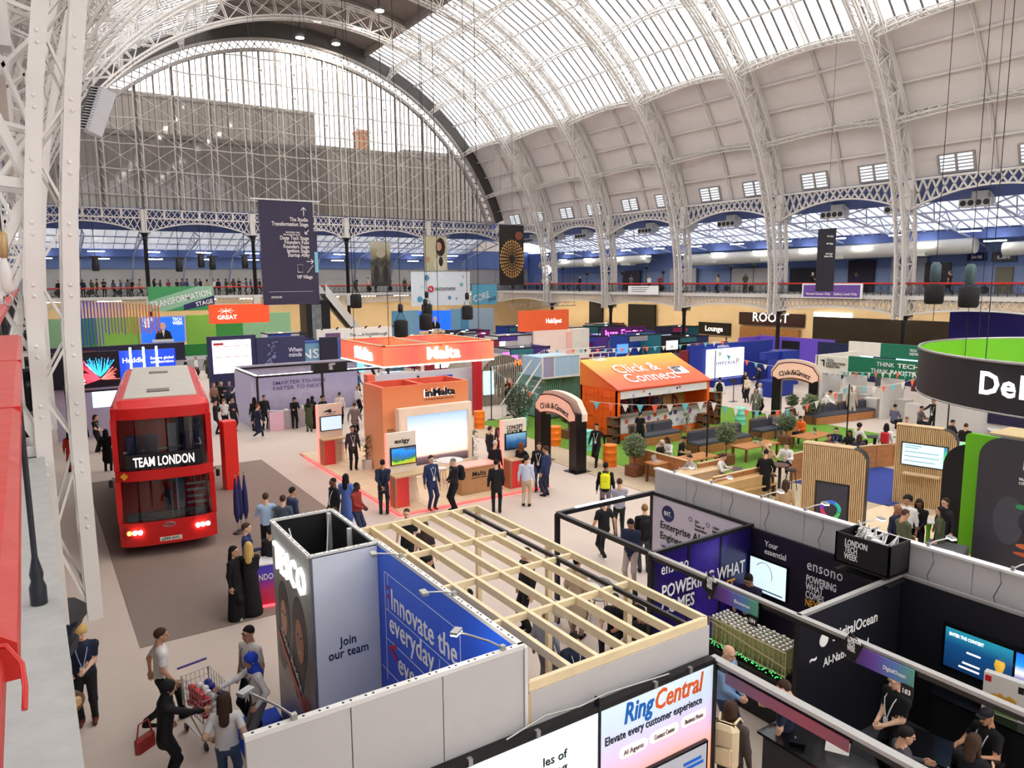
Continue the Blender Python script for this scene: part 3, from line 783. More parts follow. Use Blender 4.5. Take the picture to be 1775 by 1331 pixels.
# hands: wrist targets (right hand has x>0) ; feet: ankle targets ; pz pelvis height ; lean forward ; hy/hp head yaw (deg, + = to own left) / pitch (+ down)
P_('stand',R=(.27,.03,.87),L=(-.27,.03,.87),hp=5)
P_('relaxed',R=(.28,.06,.9),L=(-.25,.1,.92),hp=8,feet=((.12,.03),(-.1,-.04)))
P_('front',R=(.06,.26,1.02),L=(-.06,.25,1.02),gr=1,hp=18)
P_('phone',R=(.08,.33,1.22),L=(-.07,.34,1.2),gr=1,hp=28,lean=.06)
P_('phone1',R=(.1,.32,1.2),L=(-.26,.05,.88),gr=1,hp=26)
P_('cross',R=(-.13,.22,1.16),L=(.13,.24,1.2),hp=5)
P_('behind',R=(.05,-.2,.95),L=(-.05,-.2,.97),hp=3)
P_('pocket',R=(.21,.1,.9),L=(-.27,.02,.87),hp=4)
P_('hip',R=(.2,.13,1.0),L=(-.05,.24,1.06),gr=1,hp=15)
P_('hips2',R=(.23,.04,1.02),L=(-.23,.04,1.02),hp=10)
P_('talk',R=(.2,.33,1.18),L=(-.26,.06,.88),hp=4)
P_('talk2',R=(.24,.33,1.12),L=(-.2,.36,1.15),hp=6)
P_('walk',R=(.28,.16,.9),L=(-.28,-.14,.9),feet=((.09,-.28,.12),(-.09,.3)),pz=.905,lean=.05,hp=5)
P_('walk2',R=(.28,-.14,.9),L=(-.28,.16,.9),feet=((.09,.24),(-.09,-.22,.1)),pz=.915,lean=.04,hp=8)
P_('reach',R=(.2,.55,1.22),L=(-.24,.1,.95),gr=1,lean=.12,hp=8)
P_('reach2',R=(.16,.5,1.12),L=(-.14,.5,1.12),gr=1,lean=.25,hp=25)
P_('bend',R=(.15,.62,.98),L=(-.15,.6,.98),gr=1,lean=.6,hp=20)
P_('lean',R=(.2,.42,1.06),L=(-.2,.42,1.06),lean=.3,hp=-4)
P_('camera',R=(.12,.25,1.5),L=(-.1,.27,1.48),gr=1,hp=0)
P_('raise',R=(.2,.2,1.62),L=(-.26,.05,.88),gr=1,hp=-5)
P_('sit',R=(.16,.36,.74),L=(-.16,.36,.74),feet=((.12,.44),(-.12,.44)),pz=.5,hp=12,lean=.06)
P_('sitlap',R=(.1,.3,.68),L=(-.1,.3,.68),gr=1,feet=((.13,.42),(-.13,.46)),pz=.5,hp=30,lean=.12)
P_('sithigh',R=(.18,.42,1.08),L=(-.16,.42,1.08),feet=((.12,.3,.42),(-.12,.32,.42)),pz=.82,hp=12,lean=.18)
P_('sittable',R=(.18,.46,.8),L=(-.18,.46,.8),feet=((.12,.44),(-.12,.4)),pz=.5,hp=15,lean=.25)
P_('chin',R=(.06,.3,1.42),L=(-.2,.42,1.1),gr=1,feet=((.12,.3,.42),(-.12,.32,.42)),pz=.82,hp=5,lean=.18)
def body_geo(pose,cl,h,hh,build=1.0,hy=None,hp=None):
    q=dict(POSES[pose]); 
    if hy is not None: q['hy']=hy
    if hp is not None: q['hp']=hp
    pz=q.get('pz',.93); lean=q.get('lean',0); Rt=rotm(-lean,0,rad(q.get('tw',0)))
    Pv=np.array((0,-.06*lean if q.get('pz',1)>.85 else 0,pz)); T=lambda x,y,z:Pv+Rt@np.array((x,y,z),float)
    N=T(0,-.015,.545); shR,shL=T(.175*min(build,1.12),-.01,.475),T(-.175*min(build,1.12),-.01,.475)
    up=Rt@np.array((0,0,1.)); fw=Rt@np.array((0,1.,0)); b=build; pr=[]
    ft=q.get('feet',((.1,.0),(-.1,.0))); lm=q.get('legs',2)
    dress=cl in('abaya','dress'); coat=cl=='coat'; jac=cl in('suit','coat','blazer'); short=cl in('tee','dress_tee'); tm=1
    sl=1.14 if jac or cl=='hoodie' else 1.06
    fl=(fw,.70)
    pr+=[('c',tuple(T(0,0,-.03)),tuple(T(0,0,.17)),.15*b,.14*b,2 if not jac and not dress else 1)+fl,
         ('c',tuple(T(0,0,.13)),tuple(T(0,.0,.38)),.142*b*sl,.158*b*sl,1)+fl,
         ('c',tuple(T(0,0,.3)),tuple(T(0,.01,.44)),.15*b*sl,.13*b,1)+fl,
         ('c',tuple(shL-up*.02),tuple(shR-up*.02),.062*sl,.062*sl,1),('c',tuple(T(-.1,-.02,.47)),tuple(T(.1,-.02,.47)),.07,.07,1),
         ('c',tuple(T(0,-.02,.46)),tuple(N+up*.06),.06,.056,0)]
    if not jac and not dress: pr.append(('c',tuple(T(0,0,.02)),tuple(T(0,0,.2)),.152*b*sl,.143*b*sl,1)+fl)
    if jac: pr+=[('c',tuple(T(0,0,-.10)),tuple(T(0,0,.15)),.168*b,.15*b,1)+fl,('c',tuple(T(0,.105*b,.2)),tuple(T(0,.085,.42)),.022,.05,4,fw,.6)]
    if cl=='shirt_tie': pr.append(('c',tuple(T(0,.105,.2)),tuple(T(0,.09,.42)),.02,.02,4,fw,.6))
    if cl=='hoodie': pr+=[('c',tuple(T(-.06,-.1,.5)),tuple(T(.06,-.1,.5)),.06,.06,1),('c',tuple(T(0,-.1,.5)),tuple(T(0,-.13,.36)),.07,.04,1)]
    if cl=='vest': pr+=[('c',tuple(T(0,0,.05)),tuple(T(0,0,.4)),.158*b*sl,.168*b*sl,4)+fl]
    if coat: pr+=[('c',tuple(T(0,0,0)),(0,0,pz-.42),.165*b,.2*b,1,(0,1,0),.75)]
    if cl=='abaya': pr+=[('c',tuple(T(0,0,.1)),(0,0,.1),.16*b,.25,1,(0,1,0),.8)]
    if cl=='dress': pr+=[('c',tuple(T(0,0,.1)),(0,.02,.5),.15*b,.22,1,(0,1,0),.8)]
    if cl=='skirt': pr+=[('c',tuple(T(0,0,.1)),(0,.02,.2),.15*b,.22,2,(0,1,0),.8)]
    for sx,f in ((1,ft[0]),(-1,ft[1])):
        hip=T(.085*sx*b,0,-.03); an=np.array((f[0],f[1],.085+(f[2] if len(f)>2 else 0)))
        kn,an=ik(hip,an,.445,.43,(0.12*sx,1,0 if pz>.85 else .8))
        lt=.072 if cl!='slim' else .06
        pr+=[('c',tuple(hip),tuple(kn),.092*b,.068,lm),('c',tuple(kn),tuple(an+np.array((0,0,.03))),.066,.052,lm)]
        tilt=-.05 if len(f)>2 and pz>.85 else 0
        pr+=[('c',(an[0],an[1]-.035,an[2]-.045),(an[0]*1.1,an[1]+.15,an[2]-.05+tilt),.042,.036,3,(0,0,1),.9),('c',tuple(an),(an[0],an[1],an[2]-.03),.046,.046,3)]
    hands=[]
    for sx,sh,tg in ((1,shR,q['R']),(-1,shL,q['L'])):
        tg=np.array(tg,float)
        pole=q.get('pole',(.5*sx,-1,-.35)); el,wr=ik(sh,tg,.285,.255,(pole[0],pole[1],pole[2]))
        ra=.05*sl*min(b,1.15)
        if short:
            mid=sh+(el-sh)*.62
            pr+=[('c',tuple(sh),tuple(mid),.06,.056,1),('c',tuple(mid),tuple(el),.044,.042,0),('c',tuple(el),tuple(wr),.042,.029,0)]
        else: pr+=[('c',tuple(sh),tuple(el),ra+.006,ra-.004,1),('c',tuple(el),tuple(wr),ra-.004,.036,1)]
        hands.append((sx,wr,(wr-el)/max(np.linalg.norm(wr-el),1e-6)))
    V,F,fm=sdf_mesh(pr,h,.035)
    V[:,2]=np.maximum(V[:,2],0.002)
    Vs=[V];Fs=[F];Ms=[fm]; off=len(V)
    Rh=Rt@rotm(-rad(q.get('hp',0))*1.0,0,rad(q.get('hy',0))) if q.get('hp') is not None else Rt@rotm(0,0,rad(q.get('hy',0)))
    if lean>.2: Rh=rotm(-rad(q.get('hp',0))-lean*.35,0,rad(q.get('hy',0)))
    hc=N+up*.10+Rh@np.array((0,.03,.09))*.8
    v,f,m=head_geo(hh); Vs.append(v@Rh.T+hc); Fs.append(f+off); Ms.append(m); off+=len(v)
    for sx,wr,d in hands:
        v,f,m=hand_geo(.0065 if hh<.012 else .011,bool(q.get('gr')))
        # basis: -z along forearm, +y (thumb) up/forward
        z=-d; th=np.array((0,.4,1.0)) if abs(d[2])<.75 else np.array((0,1.,.1)); y=th-z*(th@z); y/=np.linalg.norm(y); x=np.cross(y,z)
        B=np.stack([x*(-1 if sx>0 else -1),y,z],1)
        if sx<0: B[:,0]=-B[:,0]
        vv=v@B.T+wr; ff=f if np.linalg.det(B)>0 else f[:,::-1]
        Vs.append(vv); Fs.append(ff+off); Ms.append(m); off+=len(v)
    return np.concatenate(Vs),np.concatenate(Fs),np.concatenate(Ms),Rh,hc,T
def np_mesh(name,V,F,fm,mats):
    me=bpy.data.meshes.new(name); n=len(F)
    me.vertices.add(len(V)); me.vertices.foreach_set('co',V.astype(np.float32).ravel())
    me.loops.add(n*4); me.loops.foreach_set('vertex_index',F.astype(np.int32).ravel())
    me.polygons.add(n); me.polygons.foreach_set('loop_start',np.arange(0,n*4,4,dtype=np.int32))
    for m in mats: me.materials.append(m)
    me.polygons.foreach_set('material_index',fm.astype(np.int32)); me.polygons.foreach_set('use_smooth',np.ones(n,bool))
    me.update(calc_edges=True); me.validate(); return me
SKIN_T=[(222,178,150),(205,158,128),(190,140,108),(150,104,76),(110,74,54),(78,52,40)]
def cm(c,kind='cloth'):
    nm='%s %d %d %d'%(kind,*c)
    return M(nm,c,.5 if kind=='skin' else .8,var=.05 if kind!='skin' else .03,vs=9,spec=.3)
lipc=lambda i:tuple(int(v*k) for v,k in zip(SKIN_T[i],(.82,.62,.6)))
eye_m=M('eye',(64,50,44),.2,var=0)
HAIRC={'k':(24,20,20),'b':(66,46,34),'l':(140,104,64),'g':(120,116,112),'y':(196,160,96),'w':(190,186,180),'r':(120,66,40)}
BODY={}
def person(pos,face,pose,cl,cols,hair=('short','k'),skin=0,label='',h=1.75,group=None,det=1,build=1.0,hy=None,hp=None,z=0,lan=None,bodyname=None,absdir=False):
    "cols: top, bottom, shoes[, inner shirt]; face: degrees, 0 towards the viewpoint, 90 to the right of the picture, 180 away"
    p=Vector((pos[0],pos[1],z))
    if absdir: rz=rad(face)
    else:
        d=Vector((-p.x,-p.y)).normalized(); v=-d; r=Vector((v.y,-v.x)); a=rad(face); q=d*math.cos(a)+r*math.sin(a); rz=math.atan2(-q.x,q.y)
    vh,hh,hah={1:(.021,.0085,.012),2:(.028,.0125,.016),3:(.042,.022,.024)}[det]
    key=(pose,cl,det,build,hy,hp)
    sc=h/1.77
    if key not in BODY:
        V,F,fm,Rh,hc,T=body_geo(pose,cl,vh,hh,build,hy,hp)
        me=np_mesh('person',V,F,fm,[cm((200,160,130),'skin')]*8); BODY[key]=(me,Rh,hc,T)
    me,Rh,hc,T=BODY[key]
    o=bpy.data.objects.new('person',me); COL.objects.link(o); o.location=p; o.rotation_euler=(0,0,rz); o.scale=(sc,sc,sc)
    TM[o]=Matrix.Translation(p)@Matrix.Rotation(rz,4,'Z')@Matrix.Scale(sc,4)
    hairm=cm(HAIRC[hair[1]],'hair') if isinstance(hair[1],str) else cm(hair[1],'cloth')
    sk=cm(SKIN_T[skin],'skin'); ms=[sk,cm(cols[0]),cm(cols[1]),cm(cols[2],'shoe'),cm(cols[3] if len(cols)>3 else (225,225,228)),cm(lipc(skin),'skin'),eye_m,hairm if isinstance(hair[1],str) else cm((30,24,22),'hair')]
    for i,m in enumerate(ms):
        s=o.material_slots[i]; s.link='OBJECT'; s.material=m
    tag(o,label,'person',group)
    if hair[0]!='bald':
        k2=('hm',hair[0],hah)
        if k2 not in _cache:
            V,F,fm=hair_geo(hair[0],hah); _cache[k2]=np_mesh('hair',V,F,fm*0,[hairm])
        nm={'hijab':'headscarf','cap':'cap','blond_hat':'hat'}.get(hair[0],'hair')
        ho=bpy.data.objects.new(nm,_cache[k2]); COL.objects.link(ho); ho.parent=o
        m4=Matrix([list(Rh[i]) for i in range(3)]).to_4x4(); m4.translation=Vector(hc); ho.matrix_basis=m4
        ho.material_slots[0].link='OBJECT'; ho.material_slots[0].material=hairm; ROOT[ho]=o
    if lan:
        mb=MB(); off=.115*build
        def tp(x,y,z_): return tuple(T(x,y,z_))
        for sx in (1,-1): mb.tube([tp(.05*sx,-.07,.52),tp(.085*sx,.03,.53),tp(.08*sx,off+.01,.42),tp(.05*sx,off+.035,.3),tp(.012*sx,off+.04,.16)],.009,4,False)
        mb.build('lanyard',cm(lan,'cloth'),o,world=False)
        mb=MB(); c=np.array(tp(0,off+.05,.11)); mb.bx(c[0]-.04,c[0]+.04,c[1]-.004,c[1]+.004,c[2]-.06,c[2]+.05); mb.build('badge',M('badge card',(225,225,225),.5),o,world=False)
    return o
def at_person(o,dx,dy,z): return TM[o]@Vector((dx,dy,z))
# ================================================================ foreground stands
def perf(mb,holes,p,q,w,up,step=.075,r=.011):
    "perforated metal profile from p to q with dark holes on top"
    p=Vector(p); q=Vector(q); mb.bar(p,q,w,.05); d=(q-p); n=int(d.length/step); d.normalize()
    for k in range(1,n): 
        if k%3==2: continue
        c=p+d*(k*step); holes.cyl(c+Vector((0,0,.024)),c+Vector((0,0,.0268)),r*1.25,n=8)
holem=M('hole shadow',(30,30,32),.9,var=0); prof=M('white coated profile',(222,222,220),.35)
def clip_light(p,d,label,on=True,arm=.5,tiltdown=True,col=(255,250,240),e=60):
    "spot light on an arm clipped to the top of a wall; p clip point, d arm direction"
    d=Vector(d).normalized(); p=Vector(p); t=thing('clip_light',label,'spot light',tuple(p),group=None,world=True)
    m=MB(); m.bar(p+Vector((0,0,-.06)),p+Vector((0,0,.06)),.05,.05); m.build('clamp',alu,t)
    arm*=.72; e1=p+d*arm+Vector((0,0,.13)); m=MB(); m.tube([p+Vector((0,0,.03)),p+d*arm*.3+Vector((0,0,.08)),e1],.012,6); m.build('arm',alu,t)
    s=Vector((-d.y,d.x,0)); m=MB(); m.bar(e1-s*.075,e1+s*.075,.085,.028); m.build('head',alu,t)
    m=MB(); m.bar(e1-s*.07-Vector((0,0,.02)),e1+s*.07-Vector((0,0,.02)),.075,.016); m.build('lamp_face',M('clip lamp glow %d %d'%(e,col[0]),col,.5,em=e*2.5,var=0) if on else M('lamp face off',(120,122,128),.3),t)
    return t
# ---- white and blue retail stand with portrait tower
st=thing('recruitment_stand','white and blue recruitment stand with a dark portrait tower in the foreground','exhibition stand',(3.1,9,0),world=True)
tw=MB(); X0,X1,Y0,Y1,ZT=3.12,4.15,10.12,12.08,3.5
tw.bx(X0,X0+.05,Y0,Y1,0,ZT-.03).bx(X1-.05,X1,Y0,Y1,0,ZT-.03).bx(X0,X1,Y1-.05,Y1,0,ZT-.03).bx(X0,X1,Y0,Y0+.05,0,ZT-.03)
tw.build('tower_wall',black,st)
b=MB();hl=MB()
for a,c in (((X0,Y0),(X1,Y0)),((X1,Y0),(X1,Y1)),((X1,Y1),(X0,Y1)),((X0,Y1),(X0,Y0))): perf(b,hl,(a[0],a[1],ZT-.02),(c[0],c[1],ZT-.02),.06,EZ)
b.bar((X1-.08,Y1-.1,2.2),(X1-.08,Y1-.1,3.47),.07); b.bar((X1-.08,Y0+.9,2.2),(X1-.08,Y0+.9,3.47),.07)
b.build('tower_rim',prof,st); hl.build('rim_holes',holem,st)
m=MB(); m.tube([(X0+.2,Y1-.3,3.4),(X0+.25,Y1-.6,2.9),(X0+.5,Y1-.7,2.75),(X0+.75,Y1-.5,2.9),(X0+.9,Y1-.2,3.4)],.012,5); m.build('cable',prof,st)
# portrait print on the tower side
pt=patch(st,'portrait_panel',(X0-.004,Y1,.02),NY,EZ,1.96,3.42,ramp('tower print',[(0,(120,116,140)),(.25,(170,160,156)),(.45,(96,84,80)),(.7,(120,126,126)),(1,(196,204,202))],2,0,3.5,.35,noise=.5,nsc=1.1))
def blob(parent,name,px,c,rx,rz,mat,n=18,d=.004,plane='x',rot=0):
    pts=[]
    for k in range(n):
        a=2*pi*k/n; u,v=rx*math.cos(a),rz*math.sin(a); u,v=u*math.cos(rot)-v*math.sin(rot),u*math.sin(rot)+v*math.cos(rot)
        pts.append((px,c[0]+u,c[1]+v) if plane=='x' else (c[0]+u,px,c[1]+v))
    m=MB(); m.ext(pts,(-d,0,0) if plane=='x' else (0,-d,0)); return m.build(name,mat,parent)
hairp=M('print hair',(26,20,20),.35); sk1=M('print skin deep',(188,124,92),.35); sk2=M('print skin warm',(222,164,128),.35)
for cy_,cz_,s_,sk_ in ((10.75,1.95,1.0,sk1),(11.55,2.02,.85,sk2)):
    blob(st,'print_hair',X0-.008,(cy_,cz_+.08),.36*s_,.62*s_,hairp); blob(st,'print_hair',X0-.009,(cy_+.12*s_,cz_-.4),.3*s_,.7*s_,hairp,rot=.2)
    blob(st,'print_face',X0-.013,(cy_,cz_-.02),.2*s_,.36*s_,sk_)
    blob(st,'print_eye',X0-.017,(cy_-.08*s_,cz_+.06),.035,.02,hairp); blob(st,'print_eye',X0-.017,(cy_+.08*s_,cz_+.06),.035,.02,hairp); blob(st,'print_smile',X0-.017,(cy_,cz_-.2*s_),.07,.022,M('print teeth',(225,215,205),.4))
m=MB(); m.ext([(X0-.02,11.9,1.55),(X0-.02,11.9,1.7),(X0-.02,10.3,.7),(X0-.02,10.3,.55)],(-.004,0,0)); m.build('print_strap',M('print coral',(206,84,60),.4),st)
for k in range(3): m=MB(); m.ext([(X0-.02,10.7-k*.12,1.1),(X0-.02,10.66-k*.12,1.1),(X0-.02,10.36-k*.1,.3),(X0-.02,10.4-k*.1,.3)],(-.004,0,0)); m.build('print_strap',M('print coral',(206,84,60)),st)
txt('Career building...',st,(X0-.02,11.75,1.72),(0,-1,-.63),(0,-.53,.85),.16,wtext,1.25,.004)
txt('TESCO',st,(X0-.01,11.9,2.78),NY,EZ,.62,wglow,1.6,.008,ext=.02)
# white panel beside the tower, blue slogan wall
MB().bx(X0+.02,X1,Y0-.03,Y0,0,ZT-.03).build('white_panel',M('pale blue white panel',(222,228,238),.35,var=.02),st)
MB().bx(X0-.005,X0+.03,Y0-.035,Y0,0,ZT-.03).build('corner_post',alu,st)
navy=M('navy vinyl',(32,40,96),.5,var=0)
txt('Join\nour team',st,(3.64,Y0-.034,2.02),EX,EZ,.2,navy,.62,.003,'CENTER',ls=.9)
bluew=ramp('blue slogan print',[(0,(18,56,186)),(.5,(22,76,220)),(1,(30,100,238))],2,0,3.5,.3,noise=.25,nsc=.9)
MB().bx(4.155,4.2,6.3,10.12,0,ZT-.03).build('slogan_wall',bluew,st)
b=MB();hl=MB(); perf(b,hl,(4.185,10.1,ZT-.02),(4.185,6.25,ZT-.02),.07,EZ); perf(b,hl,(1.28,6.25,ZT-.02),(4.22,6.25,ZT-.02),.07,EZ); b.build('wall_top_profile',prof,st); hl.build('profile_holes',holem,st)
XW=4.152
txt('Innovate the',st,(XW,9.64,2.62),NY,EZ,.46,wtext,1.98,.005); txt('everyday,',st,(XW,9.72,2.24),NY,EZ,.46,wtext,1.5,.005); txt('every',st,(XW,9.45,1.72),NY,EZ,.46,wtext,.9,.005)
redv=M('red vinyl',(205,40,60),.5,var=0)
txt('<',st,(XW,9.75,1.8),NY,EZ,.5,redv,None,.02); txt('//',st,(XW,8.1,2.0),NY,EZ,.5,redv,None,.02); txt(':',st,(XW,9.78,2.75),NY,EZ,.4,redv,None,.02)
ln=MB(); lw=.008
for a,c in (((9.85,3.12),(7.55,3.12)),((7.55,3.12),(7.55,2.5)),((9.85,3.12),(9.85,1.4)),((9.85,2.55),(7.6,2.55)),((9.85,2.08),(8.3,2.08)),((8.12,2.5),(8.12,1.8)),((10.05,1.55),(8.6,1.55)),((9.74,3.12),(9.74,2.55))):
    ln.bar((XW-.002,a[0],a[1]),(XW-.002,c[0],c[1]),.004,lw,up=EZ)
ln.build('guide_lines',wtext,st)
xs=[1.28,2.24,3.21,4.2]
for k in range(3): MB().bx(xs[k]+.006,xs[k+1]-.006,6.22,6.28,0,ZT-.05).build('panel',panel,st)
MB().bx(4.2,4.24,6.2,6.3,0,ZT-.02).build('corner_post',prof,st)
clip_light((4.185,9.3,3.5),(-1,.15,0),'unlit clip light on the blue slogan wall, nearest the tower',False,.55)
clip_light((4.185,7.75,3.5),(-1,.1,0),'unlit clip light over the middle of the blue slogan wall',False,.55)
clip_light((3.95,6.25,3.5),(-.75,1,0),'lit clip light glowing over the blue slogan wall',True,.75,e=45)
clip_light((1.72,6.25,3.5),(-.6,1.0,0),'white clip light with a thin arm on the left end of the white wall',False,.8)
cb=MB(); cb.bx(2.3,3.1,8.2,12.4,.0,.02).bx(1.3,4.15,6.3,9.2,.0,.02)
tag(cb.build('carpet',M('royal blue carpet',(24,62,168),.9,bump=.3,bs=200)),'royal blue carpet under the recruitment stand','carpet')
# ---- timber pergola stand
pg=thing('pergola_stand','open timber grid pergola above a white walled meeting stand','exhibition stand',(5.7,9.2,0),world=True)
wood=M('pale pine',(232,212,172),.6,var=.1,vs=6); wood2=M('plywood',(206,178,140),.6,var=.06,vs=2)
PX0,PX1,PY0,PY1,PZ=4.3,7.14,6.3,12.2,3.0
def beam(p,q,name='beam'): return MB().bar(p,q,.06,.11).build(name,wood,pg)
for x in (PX0,PX1): beam((x,PY0,PZ-.05),(x,PY1,PZ-.05))
for y in (PY0,PY1): beam((PX0,y,PZ-.05),(PX1,y,PZ-.05))
for x in (4.92,5.33,5.76,6.15,6.57): beam((x,PY0+.03,PZ-.06),(x,PY1-.03,PZ-.06),'joist')
MB().bar((6.83,PY0+.03,PZ-.04),(6.83,PY1-.03,PZ-.04),.05,.06).build('lighting_track',ironblk,pg)
for y in (7.78,9.15,10.62):
    xs=[PX0,4.92,5.33,5.76,6.15,6.57,6.83,PX1]
    for a,c in zip(xs,xs[1:]): MB().bar((a+.03,y,PZ-.06),(c-.03,y,PZ-.06),.06,.09).build('noggin',wood,pg)
for x,y in ((PX1,PY1-.03),(PX1,9.8),(PX1,7.8),(5.1,9.15)): MB().bar((x,y,0),(x,y,PZ-.1),.09,.09).build('post',wood,pg)
MB().bx(PX0,PX1+.02,PY0-.05,PY0-.01,.0,PZ-.11).build('front_panel',panel,pg); MB().bx(PX0-.06,PX0+.01,PY0-.06,PY0+.05,0,PZ-.12).build('corner_batten',wood2,pg)
MB().bx(PX0,5.0,PY1-.03,PY1+.02,0,PZ-.1).build('back_board',wood2,pg); MB().bx(PX0-.03,PX0+.02,10.3,PY1,0,PZ-.1).build('side_board',wood2,pg); MB().bx(PX0-.02,PX0+.02,PY0,10.3,0,PZ-.2).build('side_board',black,pg)
tag(MB().bx(PX0,PX1,PY0,8.6,.001,.012).build('carpet',M('dark grey carpet',(74,72,74),.9)),'dark grey carpet under the timber pergola','carpet')
# tub chairs and table below the pergola
def round_table(p,label,h=.74,r=.36,top=white,leg=None,group=None):
    t=thing('round_table',label,'table',p,group=group); m=MB(); m.lathe([(r,h-.03),(r,h)],n=24); m.build('table_top',top,t)
    m=MB(); m.lathe([(.2,0),(.2,.015),(.03,.03),(.03,h-.03)],n=14); m.build('pedestal',leg or top,t); return t
round_table(tuple(G(1012,1018,.74).xy)+(0,),'white round table under the timber pergola')
def shell_chair(p,rz,label,col=white,h=.46,group=None):
    t=thing('shell_chair',label,'chair',p,rz,group)
    m=MB(); m.lathe([(.05,h-.05),(.2,h-.03),(.24,h+.02),(.2,h+.01),(.02,h-.02)],n=16); m.build('seat',col,t)
    m=MB()
    for k in range(7):
        a=pi+pi*k/6; a2=pi+pi*(k+1)/6
        if k<6: m.ext([(.23*math.cos(a),.23*math.sin(a),h),(.23*math.cos(a2),.23*math.sin(a2),h),(.26*math.cos(a2),.27*math.sin(a2),h+.36),(.26*math.cos(a),.27*math.sin(a),h+.36)],(.01,.02,0))
    m.build('backrest',col,t)
    for sx in (1,-1):
        for sy in (1,-1): MB().cyl((.1*sx,.1*sy,h-.04),(.2*sx,.2*sy,0),.014,n=8).build('leg',wood2,t)
    return t
for q,(px,py,rz) in enumerate(((1040,1035,2.3),(975,1062,-.6))): shell_chair(tuple(G(px,py,.45).xy)+(0,),rz,('white shell chair on wooden legs beyond the white table under the pergola','white shell chair nearest the front panel of the pergola')[q])
# ---- lit sky-print wall
rc=thing('lightbox_wall','glowing sky print advertising wall at the bottom of the picture','exhibition stand',(5.2,6.1,0),world=True)
skyp=ramp('sunset sky print',[(0,(250,166,110)),(.3,(240,176,160)),(.55,(206,186,222)),(.8,(190,206,228)),(1,(196,216,226))],2,.9,2.5,.3,em=.6,noise=.3,nsc=1.2)
skyq=ramp('pale cloud print',[(0,(236,236,228)),(.5,(226,232,232)),(1,(206,222,226))],2,0,2.5,.3,em=.75,noise=.6,nsc=1.6)
MB().bx(2.6,5.14,6.09,6.15,0,2.46).build('panel',skyq,rc); MB().bx(5.17,7.07,6.09,6.15,0,2.46).build('panel',skyp,rc)
fr=MB(); fr.bx(2.5,7.1,6.08,6.2,2.46,2.53).bx(5.14,5.17,6.07,6.16,0,2.62).bx(7.07,7.12,6.06,6.18,0,2.5).bx(2.5,2.6,6.08,6.2,0,2.6); fr.build('frame',black,rc)
cl=MB()
for x in (3.4,4.25,6.0,6.6): cl.bx(x,x+.05,6.05,6.1,2.48,2.56)
cl.tube([(3.9,6.12,2.56),(4.4,6.12,2.66),(4.9,6.12,2.6),(5.3,6.12,2.63),(6.3,6.12,2.55)],.012,5); cl.bar((2.7,6.1,2.5),(3.9,4.2,2.5),.07); cl.build('clips_and_cable',alu,rc)
ob=M('bright blue vinyl',(18,110,200),.5,var=0); oo=M('orange vinyl',(238,104,36),.5,var=0)
txt('Ring',rc,(5.53,6.088,2.17),EX,EZ,.36,ob,.48,.018,shear=.2); txt('Central',rc,(6.02,6.088,2.17),EX,EZ,.36,oo,.84,.014,shear=.2)
txt('Elevate every customer experience',rc,(5.24,6.088,1.99),EX,EZ,.15,dtext,1.62,.003)
for k,(s,x,wd) in enumerate((('AI Agents',5.47,.46),('Contact Center',5.96,.5),('Business Phone',6.5,.46))):
    patch(rc,'pill',(x,6.089,1.72+.015*k),EX,EZ,wd,.15,M('pill white',(250,240,236),.4,em=.4,var=0),.003,rnd=.07); txt(s,rc,(x+wd/2,6.084,1.765+.015*k),EX,EZ,.09,M('grey vinyl',(110,100,110),.5,var=0),wd*.7,0,'CENTER')
txt('les of',rc,(4.35,6.088,2.08),EX,EZ,.15,dtext,.33,.002); txt('ng',rc,(4.52,6.088,1.92),EX,EZ,.15,dtext,.16,.002)
tv=MB(); tv.bx(5.6,6.95,6.03,6.08,.7,1.47); tv.mat(1).bx(5.63,6.92,6.028,6.031,.73,1.44); tv.mat(2).bx(6.55,6.86,6.02,6.03,1.2,1.24).bx(6.5,6.82,6.02,6.03,1.27,1.31)
tag(tv.build('wall_monitor',[blackg,M('grey screen',(176,180,188),.3,em=.3,var=0),M('screen blue',(30,90,180),.4,em=.4,var=0)]),'wide monitor on the glowing sky print wall','monitor')
# ---- dark framed technology stands on the right
frm=M('black coated frame',(26,26,29),.35); silv=M('pale frame metal',(170,168,166),.4,metal=.3)  # pale metal for beam tops and some posts
it=thing('open_frame_stand','open black frame stand with a white lilac back wall and round navy badge','exhibition stand',(10.5,10.8,0),world=True)
def fbar(t,p,q,w=.09): return MB().bar(p,q,w,w).build('frame_bar',frm,t)
fbar(it,(9.12,12.2,2.46),(11.9,12.2,2.46)); fbar(it,(9.12,12.2,0),(9.12,12.2,2.46)); fbar(it,(11.9,12.2,0),(11.9,12.2,2.46)); fbar(it,(9.12,12.2,2.46),(9.12,9.4,2.46))
MB().bx(9.6,11.0,12.16,12.24,2.51,2.53).build('light_strip',M('soft strip',(240,240,246),.5,em=1.2,var=0),it)
lil=M('lilac white panel',(212,204,216),.4,var=.03)
MB().bx(11.86,11.9,9.4,12.15,0,2.42).build('back_panel',lil,it); fbar(it,(11.88,12.2,2.46),(11.88,9.36,2.46),.06)
def disc(t,name,c,r,mat,plane,d=.006,n=28): return blob(t,name,c[0] if plane=='x' else c[1],(c[1],c[2]) if plane=='x' else (c[0],c[2]),r,r,mat,n,d,plane)
disc(it,'badge',(11.858,11.66,2.1),.19,navy,'x'); txt('INT.',it,(11.85,11.66,2.05),NY,EZ,.15,wtext,.22,.003,'CENTER')
txt('Enterprise AI.\nEngineered for Growth',it,(11.857,11.9,1.72),NY,EZ,.24,dtext,2.1,.006,ls=1.05)
